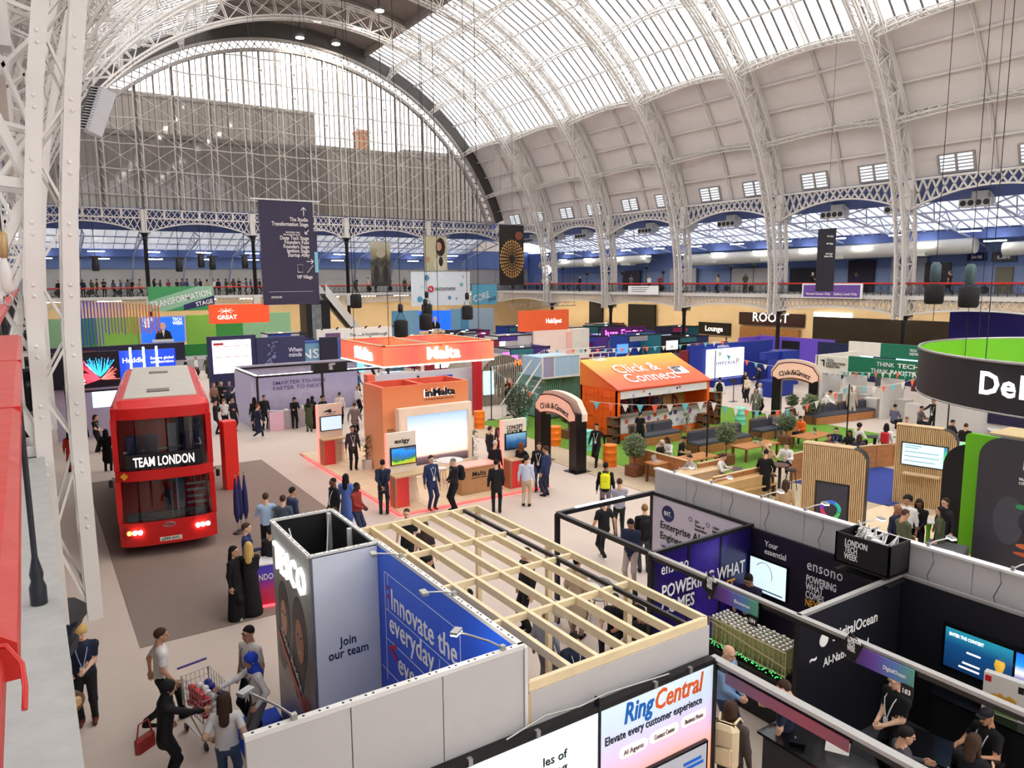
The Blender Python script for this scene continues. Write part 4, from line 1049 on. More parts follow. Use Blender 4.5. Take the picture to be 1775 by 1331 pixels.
for k,(s,y) in enumerate((('35+\nYears of\ninnovation',10.85),('1100+\nEngineers &\nconsultants',10.35),('32+\nCountries',9.85))): txt(s,it,(11.857,y,2.12-.0*k),NY,EZ,.085,dtext,.34,.001)
for y in (10.98,10.48,9.97): m=MB(); m.tube([(11.855,y+.05*math.cos(a*pi/6),2.16+.05*math.sin(a*pi/6)) for a in range(13)],.006,4); m.build('icon',navy,it)
for y,wd in ((11.9,.62),(11.22,.6),(10.55,.6)): patch(it,'call_out',(11.858,y,1.2),NY,EZ,wd,.2,M('lilac box',(196,190,220),.4),.003,rnd=.04); txt('2,000+ AI engineers',it,(11.85,y-.06,1.28),NY,EZ,.07,navy,wd*.75)
wl_=thing('partition_wall','long white back to back partition wall with spot lights along its top','partition',(12.05,8,0),world=True)
ys=[12.28-1.0*k for k in range(10)]
for a,c in zip(ys,ys[1:]): MB().bx(12.03,12.12,c+.006,a-.006,0,2.98).build('panel',panel,wl_)
MB().bx(12.0,12.15,3.2,12.3,2.98,3.02).build('top_profile',prof,wl_)
cbm=MB()
for y in (11.0,10.0,9.1,7.9,6.9,5.9,4.9): cbm.tube([(12.01,y,3.0),(12.0,y-.04,2.8),(12.0,y+.05,2.55),(12.0,y,2.4)],.006,4)
cbm.build('cables',M('grey cable',(90,90,92),.6),wl_)
for k,px in enumerate((1140,1347,1600,1357)): pass
for k,(y,c,e) in enumerate(((11.7,(255,252,245),40),(10.6,(255,252,245),40),(9.3,(255,250,245),40),(8.3,(230,232,255),40),(7.2,(225,225,255),40),(6.0,(215,205,255),40),(4.75,(205,195,255),40))):
    clip_light((12.08,y,3.02),(.9,-.45,0),'clip light on the white partition wall, %s from its left end'%ordn[k],True,.55,col=c,e=e)
en=thing('purple_stand','dark purple stand with slogan walls, a wall screen and a rack of glass tubes','exhibition stand',(10.5,7.8,0),world=True)
purp=ramp('purple swirl print',[(0,(28,16,70)),(.4,(40,24,110)),(.6,(70,50,170)),(.75,(36,22,96)),(1,(30,22,80))],0,8.9-10.5,12-10.5,.3,noise=.7,nsc=1.3)
MB().bx(9.15,11.86,9.34,9.4,0,2.44).build('slogan_wall',purp,en); fbar(en,(9.12,9.36,2.47),(11.9,9.36,2.47),.07)
for x in (9.12,10.05,10.95): MB().bx(x-.02,x+.02,9.325,9.345,0,2.44).build('panel_joint',frm,en)
fbar(en,(9.12,9.36,0),(9.12,9.36,2.47)); MB().bar((9.12,9.4,2.48),(9.12,6.3,2.48),.09,.05).build('front_beam',silv,en); MB().bar((9.12,9.4,2.42),(9.12,6.3,2.42),.07,.08).build('frame_bar',frm,en)
txt('ensono',en,(9.34,9.332,2.02),EX,EZ,.32,wtext,.7,0,sp=1.05)
txt('POWERING WHAT\nCOMES',en,(9.36,9.33,1.56),EX,EZ,.36,wtext,2.3,.014,ls=.9); txt('NEXT',en,(10.62,9.33,1.24),EX,EZ,.36,M('amber vinyl',(245,178,60),.5,var=0),.75,.014)
MB().bx(11.84,11.9,6.36,9.34,0,2.44).build('back_wall',M('near black violet wall',(30,26,44),.4),en)
tv=thing('wall_screen','large pale lit screen on the dark purple stand wall','screen',(11.8,8.9,0),world=True)
pa=onX(1284,978,11.82); pb=onX(1370,1037,11.82)
MB().bx(11.78,11.84,8.42,9.3,1.2,1.9).build('bezel',blackg,tv); MB().bx(11.772,11.781,8.44,9.28,1.22,1.88).build('display',M('pale blue display',(206,228,240),.3,em=1.0,var=.02),tv)
m=MB(); m.tube([(11.768,8.95+.2*math.cos(a),1.6+.24*math.sin(a)) for a in [pi*.2+k*pi/9 for k in range(9)]],.008,4); m.build('screen_curve',M('screen grey',(150,170,190),.4),tv)
MB().bx(11.765,11.772,8.5,9.2,1.27,1.29).build('screen_bar',navy,tv)
txt('ensono',en,(11.838,8.05,2.0),NY,EZ,.3,wtext,.72,-.003,sp=1.05); txt('POWERING\nWHAT\nCOMES',en,(11.838,8.05,1.76),NY,EZ,.2,wtext,.62,.006,ls=.78); txt('NEXT.',en,(11.838,8.05,1.29),NY,EZ,.2,M('amber vinyl'),.36,.006)
txt('Running mission critical\ntechnology systems\nAccelerating\nGrowth',en,(11.838,8.05,1.14),NY,EZ,.08,wtext,.55,.001,ls=1.0); txt('Your\nessential',en,(11.838,9.0,2.16),NY,EZ,.17,wtext,.5,.003,ls=.9); txt('Business',en,(11.838,7.0,1.72),NY,EZ,.1,wtext,.34,.002)
ct=thing('drinks_counter','black counter carrying the rack of glass tubes','counter',(10.15,7.8,0),world=True)
MB().bb(9.85,10.4,6.9,8.7,0,.82,.02).build('body',black,ct); MB().bx(9.8,10.45,6.85,8.75,.82,.86).build('counter_top',blackg,ct)
rk=thing('tube_rack','clear rack filled with rows of corked glass tubes of golden liquid','rack',(10,7.8,.86),world=True)
fr=MB()
for z in (.95,1.36): fr.bar((9.86,7.0,z),(9.86,8.62,z),.015,.02); fr.bar((10.32,7.0,z),(10.32,8.62,z),.015,.02)
for y in (7.0,8.62):
    for x in (9.86,10.32): fr.bar((x,y,.86),(x,y,1.38),.016)
fr.bar((9.86,7.0,1.1),(9.86,8.62,1.3),.012,.02); fr.build('rack_frame',M('pale brass',(206,190,150),.3,metal=.6),rk)
glt=M('tube glass with golden liquid',(226,212,140),.06,var=.5,vs=14,alpha=.5); stp=M('tube stopper',(222,220,214),.3)
tb=MB(); tb.lathe([(.006,0),(.026,.012),(.031,.05),(.031,.36),(.018,.42),(.018,.46)],n=10); tb.mat(1).lathe([(.026,.46),(.03,.475),(.026,.5)],n=10)
tb0=None
for i in range(16):
    for j in range(5):
        o=tb.build('glass_tube',[glt,stp],rk,world=False) if tb0 is None else tb0.copy()
        if tb0 is None: tb0=o
        else: COL.objects.link(o); o.parent=rk
        o.location=(-.1+.095*j+ (.03 if i%2 else 0),-.72+.1*i,.03)
gm=MB()
for k in range(60):
    x=9.78+R.random()*.08; y=7.0+1.6*k/60; gm.sph((x,y,.9+R.random()*.08),.012,6,3)
gm.build('green_lights',M('green fairy lights',(70,220,120),.4,em=1.5,var=0),rk)
# nameboard signs clipped to the frame beams
def nameboard(y0,y1,label,s,num=None):
    t=thing('nameboard',label,'sign',(9.05,(y0+y1)/2,2.3),world=True)
    MB().bx(9.03,9.05,y1,y0,2.22,2.46).build('board',ramp('nameboard print',[(0,(98,180,110)),(.35,(90,130,200)),(.65,(110,70,170)),(1,(60,40,60))],1,-.55,.45,.4),t)
    m=MB(); m.ext([(9.02,y0+.12,2.34),(9.02,y0-.1,2.2),(9.02,y0-.22,2.5),(9.02,y0-.02,2.62)],(.02,0,0)); m.build('badge_board',black,t)
    txt('LONDON\nTECH\nWEEK',t,(9.015,y0+.0,2.5),NY,EZ,.09,wtext,.19,.004,ls=.75); txt(s,t,(9.028,(y0+y1)/2-.05,2.31),NY,EZ,.075,wtext,.3,.002)
    if num: m=MB(); m.bx(9.0,9.02,y1-.02,y1+.14,2.08,2.24); m.build('number_board',black,t); txt(num,t,(8.995,y1+.12,2.13),NY,EZ,.09,wtext,.1,.003)
nameboard(7.95,6.95,'gradient nameboard on the beam of the purple stand','Ensono','184'); nameboard(5.45,4.55,'gradient nameboard on the beam of the black stand at the right','DigitalOcean','183')
do=thing('black_stand','black walled stand with white lettering and a double screen at the lower right','exhibition stand',(10.5,4.8,0),world=True)
bw=M('black stand wall',(24,24,32),.45)
MB().bx(9.15,11.9,6.28,6.34,0,2.44).build('side_wall',bw,do); MB().bx(11.84,11.9,2.6,6.28,0,2.44).build('back_wall',bw,do)
MB().bar((9.12,6.3,2.48),(11.9,6.3,2.48),.08,.05).build('frame_bar',silv,do); MB().bar((11.87,6.3,2.48),(11.87,2.6,2.48),.06,.05).build('frame_bar',silv,do)
MB().bar((9.12,6.3,2.48),(9.12,2.4,2.48),.1,.05).build('frame_bar',silv,do); MB().bar((9.12,6.3,2.42),(9.12,2.4,2.42),.07,.08).build('frame_bar',frm,do); MB().bar((9.12,3.05,0),(9.12,3.05,2.45),.08).build('post',silv,do); MB().bar((9.14,6.31,0),(9.14,6.31,2.45),.07).build('post',frm,do)
txt('DigitalOcean',do,(9.95,6.27,1.86),EX,EZ,.26,wtext,1.2,.005); txt('AI-Native Cloud',do,(9.75,6.27,1.5),EX,EZ,.2,wtext,1.2,.003); disc(do,'logo',(9.75,6.278,1.94),.11,wtext,'y'); txt('~',do,(9.4,6.27,1.62),EX,EZ,.3,wtext,None,.01)
MB().bx(9.2,11.85,2.6,6.28,.002,.015).build('floor_carpet',M('charcoal carpet',(62,62,66),.9),do)
tv=thing('twin_screen','pair of blue lit screens on the black stand wall','screen',(11.8,4.6,0),world=True)
MB().bx(11.76,11.83,3.3,5.52,1.24,1.98).build('bezel',blackg,tv)
MB().bx(11.752,11.761,4.52,5.48,1.29,1.93).build('display',ramp('teal slide',[(0,(14,40,80)),(.6,(18,70,120)),(1,(40,150,170))],2,1.2,2.0,.3,em=.8),tv); MB().bx(11.752,11.761,3.34,4.48,1.29,1.93).build('display',ramp('ocean slide',[(0,(80,20,110)),(.4,(60,30,140)),(.55,(240,240,250)),(.7,(40,150,230)),(1,(20,90,220))],2,1.2,2.0,.3,em=.8,noise=.2),tv)
txt('ENTER THE CONTEST',tv,(11.748,5.42,1.82),NY,EZ,.07,wglow,.5,.002); 
m=MB(); pass
for z_,l_ in ((1.36,.3),(1.44,.25),(1.62,.2)): MB().bx(11.742,11.75,4.95,4.95+l_,z_,z_+.025).build('slide_line',wglow,tv)
m=MB()
m=MB(); m.lathe([(.05,0),(.06,.05),(.035,.12),(.075,.26),(.06,.32)],(11.745,4.68,1.38),12); m.build('gold_cup',M('slide gold',(230,180,60),.4,em=.5),tv)
bxg=thing('toy_set_box','white box with a plant picture standing below the twin screen','box',(11.55,4.5,1.0),rad(8))
MB().bx(-.06,.06,-.27,.27,0,.6).build('carton',M('carton white',(226,222,214),.5),bxg); MB().bx(-.064,-.06,-.2,.2,.02,.2).build('green_print',M('leaf print',(110,160,70),.5),bxg)
m=MB(); [m.sph((-.06,-.12+.04*k,.28+.02*math.sin(k*2)),(.006,.05,.045),8,5) for k in range(7)]; m.build('flower_print',M('ochre print',(196,150,60),.5),bxg); MB().bx(-.066,-.06,.17,.25,.47,.56).build('red_mark',M('red mark',(214,30,40),.5),bxg); MB().bx(-.066,-.06,-.24,-.17,.44,.54).build('dark_mark',dtext,bxg)
t=thing('side_counter','narrow black counter below the twin screen','counter',(11.55,4.5,0)); MB().bb(-.25,.25,-.9,.9,0,.97,.02).build('body',black,t); MB().bx(-.28,.28,-.95,.95,.97,1.0).build('counter_top',blackg,t)
tbx=thing('black_table','black folding table between the seated visitors','table',(10.35,4.75,0),rad(10)); MB().bx(-.35,.35,-.7,.7,.7,.73).build('table_top',blackg,tbx)
for sx in (1,-1):
    for sy in (1,-1): MB().bar((.3*sx,.6*sy,.7),(.22*sx,.62*sy,0),.03).build('leg',wood2,tbx)
lp_=thing('laptop','open silver laptop on the table at the lower right','laptop',(9.75,4.1,.74),rad(50)); MB().bb(-.17,.17,-.12,.12,0,.018,.006).build('base',alu,lp_); m=MB(); m.ext([(-.17,.12,.018),(.17,.12,.018),(.17,.2,.24),(-.17,.2,.24)],(0,.012,0)); m.build('lid',M('laptop lid',(200,202,206),.3,metal=.5),lp_)
t=thing('low_table','small pale table carrying the laptop','table',(9.75,4.1,0),rad(50)); MB().bx(-.35,.35,-.3,.3,.71,.735).build('table_top',M('grey laminate',(150,150,156),.5),t); MB().lathe([(.22,0),(.22,.02),(.03,.04),(.03,.71)],n=14).build('pedestal',ironblk,t)
bx_=thing('equipment_box','open black box full of cables fixed on top of the white partition','box',(11.6,6.7,2.62),world=True)
m=MB(); m.bx(11.3,11.33,6.2,7.16,2.58,3.1).bx(11.87,11.9,6.2,7.16,2.58,3.1).bx(11.3,11.9,6.2,6.23,2.58,3.1).bx(11.3,11.9,7.13,7.16,2.58,3.1).bx(11.3,11.9,6.2,7.16,2.55,2.6); m.build('case',black,bx_)
txt('LONDON\nTECH\nWEEK',bx_,(11.295,6.98,2.92),NY,EZ,.15,wtext,.4,.005,ls=.8)
m=MB()
for k in range(14):
    y=6.3+R.random()*.75; x=11.4+R.random()*.4; m.tube([(x,y,3.02),(x+.1,y+.12*R.uniform(-1,1),3.16+R.random()*.06),(x+.15*R.uniform(-1,1),y+.2*R.uniform(-1,1),3.08),(x,y+.1,3.0)],.014,5)
m.build('cables',M('white cable',(215,214,212),.5),bx_)
m=MB(); [m.bb(11.4+.12*k,11.5+.12*k,6.4+.15*k,6.6+.15*k,3.0,3.1,.01) for k in range(4)]; m.build('plug_blocks',M('plug white',(226,224,222),.4),bx_)
MB().bx(11.3,11.9,6.2,7.16,2.4,2.44).build('shelf',black,bx_)
# corridor rail and counter beside the glowing wall
cr=thing('corridor_frame','silver and black frame beam running from the glowing wall towards the bottom edge','frame',(7.15,4.5,0),world=True)
MB().bar((7.16,6.2,2.48),(7.16,2.6,2.48),.12,.05).build('top_beam',silv,cr); MB().bar((7.14,6.2,2.42),(7.14,2.6,2.42),.05,.08).build('frame_bar',frm,cr)
m=MB(); m.bx(7.08,7.1,5.9,4.2,2.28,2.42); m.build('name_strip',ramp('wine strip',[(0,(90,60,70)),(.5,(150,60,80)),(1,(100,80,110))],1,-1,1.5,.4),cr); MB().bar((7.16,2.7,0),(7.16,2.7,2.45),.08).build('post',silv,cr)
c2=thing('dark_counter','dark counter with leaflets and a tablet in the stand right of the glowing wall','counter',(8.55,5.6,0)); MB().bb(-.28,.28,-1.3,.6,0,.98,.02).build('body',M('charcoal laminate',(52,52,58),.5),c2); MB().bx(-.33,.33,-1.35,.65,.98,1.02).build('counter_top',blackg,c2)
t=thing('tablet','black tablet on a stand lying on the dark counter','tablet',(8.45,5.75,1.02),rad(30)); MB().bx(-.12,.12,-.1,.1,.06,.075).build('screen',blackg,t); MB().bar((0,0,0),(0,.05,.07),.05).build('foot',alu,t)
m=MB(); m.ext([(0,0,.0),(.3,0,.0),(.32,.16,.28),(.02,.16,.28)],(0,.006,0)); o=m.build('leaflet_holder',M('paper',(236,234,230),.6),loc=(8.62,5.45,1.02),rz=rad(-60)); tag(o,'white tilted card on the dark counter beside the corridor beam','card')
m=MB(); m.bx(9.16,9.2,5.2,6.25,0,1.0).bx(7.3,9.1,3.0,3.04,0,.6); 
tag(MB().bx(7.2,9.1,2.4,6.2,.002,.01).build('carpet',M('mid grey carpet',(128,128,130),.9)),'mid grey carpet in the corridor at the bottom right','carpet')
# red counter and promo panel beside the bus
pc=thing('promo_counter','small purple and red promotion counter with red light at its foot','counter',tuple(G(458,1045)),rad(-8)); MB().bb(-.35,.35,-.25,.25,.05,1.0,.02).build('body',ramp('london print',[(0,(200,30,60)),(.4,(190,40,90)),(.7,(90,50,160)),(1,(60,60,180))],2,0,1,.4,em=.15),pc); MB().bx(-.37,.37,-.27,.27,1.0,1.03).build('counter_top',M('white top',(230,226,226),.4),pc); MB().bx(-.36,.36,-.27,-.25,.01,.06).build('red_light_strip',M('red led',(255,50,60),.4,em=6,var=0),pc); txt('LONDON',pc,(-.3,-.255,.66),EX,EZ,.2,wtext,.6,.006)
# flags on poles beside the bus
for k,(px,py) in enumerate(((413,925),(419,920),(428,918))):
    t=thing('table_flag_pole','slim pole with a furled navy flag beside the bus, %s of three'%('leftmost','middle','rightmost')[k],'flag',tuple(G(px,py))); MB().cyl((0,0,0),(0,0,1.75),.012,n=8).build('pole',alu,t); MB().sph((0,0,1.78),.03,8,6).build('finial',M('worn brass'),t); MB().lathe([(.03,.35),(.09,.6),(.075,1.2),(.02,1.7)],n=9).build('flag',M('navy flag',(40,44,92),.8),t); MB().lathe([(.15,0),(.15,.03),(.02,.05)],n=14).build('foot',ironblk,t)
# ================================================================ middle of the hall
def roofz(x): return CZc+math.sqrt(27.4**2-(x-CXc)**2)
# ---- double decker bus
red=M('bus red',(206,34,34),.25,var=.04); bglass=M('bus glass',(26,28,34),.06,var=.3,vs=1.5,spec=.6)
wsg=glassy('bus windscreen glass',(.62,.64,.66),.93,rough=.03)
tag(MB().bx(1.4,7.8,16.1,31.2,.002,.01).build('carpet',M('taupe carpet',(138,122,114),.9,var=.05,bump=.2,bs=150)),'dark taupe carpet laid under the double decker bus','carpet')
bus=thing('double_decker_bus','red double decker bus with a lit destination display, parked on the taupe carpet','bus',(2.82,21.5,0),rad(-8))
BW,BL=1.25,9.6
def rrect(y,z0,z1,w,r,n=4):
    pts=[]
    for sx,cz,a0 in ((1,z1-r,0),(-1,z1-r,90)):
        for k in range(n+1): a=rad(a0+90*k/n); pts.append((sx*(w-r)+r*math.cos(a),y,cz+r*math.sin(a)))
    return pts+[(-w,y,z0),(w,y,z0)]
def loft(mb,secs,smooth=True):
    n=len(secs[0])
    for a,b in zip(secs,secs[1:]):
        vs=list(a)+list(b); mb.add(vs,[(i,(i+1)%n,n+(i+1)%n,n+i) for i in range(n)],False)
    mb.add(secs[0],[tuple(range(n))]); mb.add(secs[-1],[tuple(range(n-1,-1,-1))])
m=MB(); loft(m,[rrect(.35,.35,4.08,1.18,.25),rrect(.75,.3,4.25,BW,.28),rrect(BL-.5,.3,4.25,BW,.28),rrect(BL,.35,4.0,1.2,.3)]); m.build('body',red,bus)
# front: panels that leave two deep windscreens
def front(z):   # y of the curved front at a height
    return .0 if z<2.1 else .06+ (z-2.1)*.05
def fpan(name,z0,z1,mat,w=1.22,d=.12,n=8,yo=0,parent=bus):
    m=MB(); vs=[]
    for z in (z0,z1):
        for k in range(n+1):
            t=-1+2*k/n; vs.append((w*t,front(z)+.22*abs(t)**4+yo,z))
    f=[(k,k+1,n+1+k+1,n+1+k) for k in range(n)]
    m.add(vs,f,True); m.add([(a,b+d,c) for a,b,c in vs],[tuple(reversed(q)) for q in f],True)
    for z_,o in ((z0,0),(z1,n+1)):
        pass
    m.add([vs[k] for k in range(n+1)]+[(vs[k][0],.5,vs[k][2]) for k in range(n+1)],[(k+1,k,n+1+k,n+1+k+1) for k in range(n)]); m.add([vs[n+1+k] for k in range(n+1)]+[(vs[n+1+k][0],.5,vs[n+1+k][2]) for k in range(n+1)],[(k,k+1,n+1+k+1,n+1+k) for k in range(n)])
    return m.build(name,mat,parent)
fpan('front_bumper',.32,.98,red); fpan('lower_windscreen',.98,2.12,wsg,1.19,yo=.02,d=.02); fpan('front_band',2.12,2.4,red); fpan('upper_windscreen',2.4,3.78,wsg,1.17,yo=.02,d=.02); fpan('front_brow',3.78,4.08,red,yo=.03)
for sx in (1,-1):
    m=MB(); m.bx(*(sorted((sx*1.1,sx*1.24))),.22,.4,.98,2.12); m.bx(*(sorted((sx*1.1,sx*1.24))),.28,.45,2.4,3.8); m.build('corner_pillar',red,bus)
    wn=MB(); 
    for z0,z1 in ((1.15,2.05),(2.75,3.6)):
        for k in range(6): wn.bx(*(sorted((sx*1.2,sx*1.256))),.9+k*1.42,2.24+k*1.42,z0,z1)
    wn.build('side_windows',bglass,bus)
    for y in (2.2,7.2):
        m=MB(); m.cyl((sx*.95,y,.48),(sx*1.26,y,.48),.48,n=20); m.mat(1).cyl((sx*1.2,y,.48),(sx*1.27,y,.48),.26,n=14); m.build('wheel',[M('tyre',(24,24,24),.8),alu],bus)
    m=MB(); m.tube([(sx*1.2,.3,2.2),(sx*1.3,.25,2.25)],.015,6); m.bb(sx*1.33-.05,sx*1.33+.05,.2,.3,2.0,2.2,.02); m.build('mirror',ironblk,bus)
m=MB(); m.bx(-.92,.95,1.0,BL-.3,4.245,4.262); m.build('roof_panel',M('roof grey',(186,180,170),.6),bus)
m=MB(); m.bx(-.35,.25,2.0,2.6,4.26,4.29).bx(-.35,.25,6.9,7.4,4.26,4.29); m.build('roof_hatch',M('hatch grey',(108,102,96),.5),bus)
for sx in (1,-1):
    for k in range(3):
        d=MB(); x=sx*(.72+.13*k); z=.72; y=front(z)+.22*abs(x/1.22)**4; d.cyl((x,y-.06,z),(x,y+.03,z),.056,n=14); d.build('headlamp',M('headlamp glow',(255,244,224),.3,em=14,var=0) if not(sx<0 and k==2) else M('indicator glow',(255,150,50),.3,em=10,var=0),bus)
    m=MB(); x=sx*.86; m.bb(x-.24,x+.22,.07,.2,.62,.82,.03); m.build('lamp_cluster',M('lamp cluster',(150,40,36),.3),bus)
dg=MB(); dg.bx(-.95,.95,.055,.07,2.46,2.86); dgp=dg.build('destination_panel',black,bus)
txt('TEAM LONDON',dgp,(0,.05,2.52),EX,EZ,.36,wglow,1.5,.014,'CENTER')
m=MB(); m.bar((-.98,.24,2.9),(.95,.24,2.98),.05); m.bar((.95,.24,2.98),(.9,.24,3.15),.04); m.build('grab_rail',alu,bus)
MB().bx(.12,.34,.28,.34,2.5,3.6).build('cabin_column',M('cabin grey',(190,190,190),.5),bus); MB().bx(.3,1.0,.33,.345,2.5,3.7).build('cabin_back',M('cabin slate',(90,92,100),.6),bus)
for x in (-.72,-.3,.62): MB().bb(x-.19,x+.19,.2,.33,2.55,3.35,.05).build('seat_back',M('bus seat blue',(44,50,92),.8),bus)
m=MB(); m.bx(-.25,.3,.0,.01,.4,.52); npl=m.build('number_plate',M('plate',(236,234,214),.4),bus); txt('LF75 OTL',npl,(.025,-.003,.425),EX,EZ,.1,dtext,.46,.004,'CENTER')
m=MB(); m.tube([(.0+.15*math.cos(a),-.01,.86+.06*math.sin(a)) for a in [k*pi/8 for k in range(17)]],.012,5); m.build('maker_oval',alu,bus); txt('BYD',bus,(0,-.01,.835),EX,EZ,.07,alu,.17,.003,'CENTER')
m=MB(); m.ext([(-1.0,.13,2.12+.05),(-.9,.1,2.28),(-1.0,.13,2.38),(-1.1,.16,2.28)],(0,-.01,0)); m.build('hazard_mark',M('amber mark',(240,170,40),.4),bus)
m=MB(); m.tube([(-.3,.05,1.05),(-.9,.12,1.2)],.012,5); m.tube([(.3,.05,1.05),(.9,.12,1.2)],.012,5); m.build('wiper',ironblk,bus)
m=MB(); m.bx(.1,.14,.12,.16,1.0,2.1); m.build('windscreen_divider',alu,bus)
m=MB(); m.bx(-1.0,1.0,.2,.34,1.0,1.18); m.build('dashboard',M('dash grey',(110,110,114),.6),bus)
for z_ in (1.3,1.48,1.66,1.84): MB().bx(.5,1.0,.24,.33,z_,z_+.05).build('stair_tread',M('cabin grey'),bus)
MB().bx(.24,.29,.2,.25,1.0,2.1).build('door_pole',M('pole white',(220,220,220),.4),bus); MB().bx(.3,.46,.3,.34,1.2,2.08).build('cab_door',M('cab door',(150,156,166),.5),bus); MB().bx(-.05,.12,.27,.34,1.2,1.75).build('cab_seat',M('bus seat blue'),bus); MB().bx(.14,.5,.3,.34,1.95,2.1).build('teal_panel',M('teal trim',(60,150,140),.5),bus)
# red block behind the bus
m=MB(); m.bb(-.24,.24,-.25,.25,0,2.5,.02); tag(m.build('display_plinth',M('vermilion paint',(226,44,34),.4,var=.03),loc=tuple(G(402,849)+Vector((.05,.25,0))),rz=rad(4)),'tall plain red plinth standing behind the bus','plinth')
# ---- coral and timber stand with kiosks
ms=thing('coral_stand','coral and timber stand with a big bright video wall and red floor light','exhibition stand',(12,25,0),world=True)
wf_=M('pale oak floor',(226,200,166),.5,var=.08,vs=2); coral=M('coral paint',(236,108,84),.45,var=.03); orw=ramp('apricot fade',[(0,(244,188,146)),(.5,(240,168,116)),(1,(232,138,88))],2,0,3.4,.5,noise=.15)
fl=MB(); fl.bx(9.42,15.3,20.92,31.2,.0,.06); fl.build('raised_floor',M('plinth coral',(230,150,130),.6),ms)
k=0
for i in range(6):
    for j in range(9): MB().bx(9.5+i*.97,9.5+(i+1)*.97-.012,21.0+j*1.13,21.0+(j+1)*1.13-.012,.055,.068).build('floor_tile',wf_,ms)
redled=M('red light line',(255,70,70),.4,em=3.5,var=0)
m=MB(); m.bar((9.42,20.92,.05),(15.3,20.92,.05),.035); m.bar((9.42,20.92,.05),(9.42,30.5,.05),.035); m.build('floor_light_line',redled,ms)
w_=MB(); w_.bx(11.0,11.12,25.8,27.6,.06,3.42).bx(11.0,14.7,27.5,27.6,.06,3.42).bx(14.6,14.7,25.8,27.6,.06,3.42).bx(12.7,12.85,25.9,27.5,2.9,3.40); w_.build('tower_wall',coral,ms)
MB().bx(10.985,11.0,25.8,27.6,.06,3.42).build('tower_side',orw,ms); MB().bx(10.99,14.72,25.72,25.8,.06,3.42).build('tower_front',orw,ms)
f_=MB(); f_.bx(11.28,14.4,24.9,25.2,.06,.42).bx(11.28,14.4,24.9,25.2,2.38,2.68).bx(11.28,11.62,24.9,25.2,.42,2.38).bx(14.24,14.4,24.9,25.2,.42,2.38); f_.build('video_wall_frame',M('cream frame',(240,224,204),.5),ms)
MB().bx(11.62,14.24,25.0,25.2,.42,2.38).build('video_wall',ramp('dawn sky video',[(0,(52,44,60)),(.14,(110,90,96)),(.2,(250,226,214)),(.5,(230,234,242)),(1,(160,196,234))],2,.42,2.38,.3,em=.65),ms)
txt('inMalta',ms,(12.75,25.7,2.93),EX,EZ,.42,dtext,1.3,.02,ext=.05); txt('inMalta',ms,(12.72,25.71,2.91),EX,EZ,.44,wglow,1.36,.045,ext=.006); txt('malta enterprise   malta digital   invest in malta',ms,(12.75,25.71,2.78),EX,EZ,.06,dtext,1.3)
txt('unveils\nConnect',ms,(11.15,25.71,1.75),EX,EZ,.09,dtext,.34,.002); txt('MALTA\ndigital innovation authority',ms,(12.6,24.99,.5),EX,EZ,.1,wglow,1.0,.002,ls=1.0)
def kiosk(x,y,label,logo,sub,scr,scale=1.0,side=1):
    t=thing('kiosk',label,'kiosk',(x,y,.065))
    up_=MB().bx(0,1.0,0,.14,0,2.4).build('upright_panel',M('warm white board',(236,222,206),.5),t); MB().bx(-.05,0,-.01,.15,0,2.4).build('edge_light',M('edge light',(255,110,100),.4,em=2.2,var=0),t)
    MB().bx(.06,.98,-.06,0,1.32,1.92).build('screen_bezel',blackg,t); MB().bx(.09,.95,-.066,-.06,1.35,1.89).build('display',scr,t)
    MB().bx(0,1.05,-.5,0,1.0,1.05).build('shelf',wood2,t); b=MB(); b.bx(.05,.5,-.45,0,0,1.0); b.build('counter',M('coral counter',(222,64,62),.45),t); MB().bx(.0,.06,-.46,.02,0,1.0).build('counter_side',M('warm timber',(176,120,86),.6),t)
    txt(logo,up_,(.5,-.003,2.05),EX,EZ,.2,dtext,.55 if len(logo)<7 else .7,.012,'CENTER',ls=.85)
    if sub: txt(sub,up_,(.5,-.003,1.97),EX,EZ,.1,dtext,.3,0,'CENTER')
    return t
kiosk(9.55,22.0,'kiosk with a colourful tiled screen at the front corner of the coral stand','exigy','',ramp('tiles screen',[(0,(220,170,60)),(.3,(120,190,60)),(.31,(60,110,70)),(.6,(40,110,190)),(.8,(40,140,220)),(1,(70,80,90))],2,1.3,1.9,.3,em=.7,noise=.6,nsc=4))
kiosk(9.55,28.9,'kiosk with a pale blue screen at the back of the coral stand','4.','orbit',M('pale blue slide',(190,216,246),.3,em=.8,var=.03))
kiosk(13.85,21.75,'kiosk with an ocean picture screen at the right of the coral stand','CONCEPT\nSTADIUM','',ramp('ocean picture',[(0,(16,40,70)),(.5,(40,90,140)),(1,(120,160,190))],2,1.3,1.9,.3,em=.6,noise=.6,nsc=3))
m=MB(); m.cyl((0,0,0),(.0,.01,0),.09,n=16)
def bar_stool(p,label,seat=white,leg=wood2,h=.76,group=None,rz=0):
    t=thing('bar_stool',label,'stool',p,rz,group); m=MB(); m.lathe([(.17,h-.05),(.2,h-.02),(.2,h),(.15,h+.01)],n=16); m.build('seat',seat,t)
    for k in range(4): a=pi/4+k*pi/2; MB().cyl((.12*math.cos(a),.12*math.sin(a),h-.05),(.22*math.cos(a),.22*math.sin(a),0),.016,.013,8).build('leg',leg,t)
    m=MB(); m.tube([(.185*math.cos(pi/4+k*pi/2),.185*math.sin(pi/4+k*pi/2),.3) for k in range(5)],.011,6); m.build('foot_rail',leg,t); return t
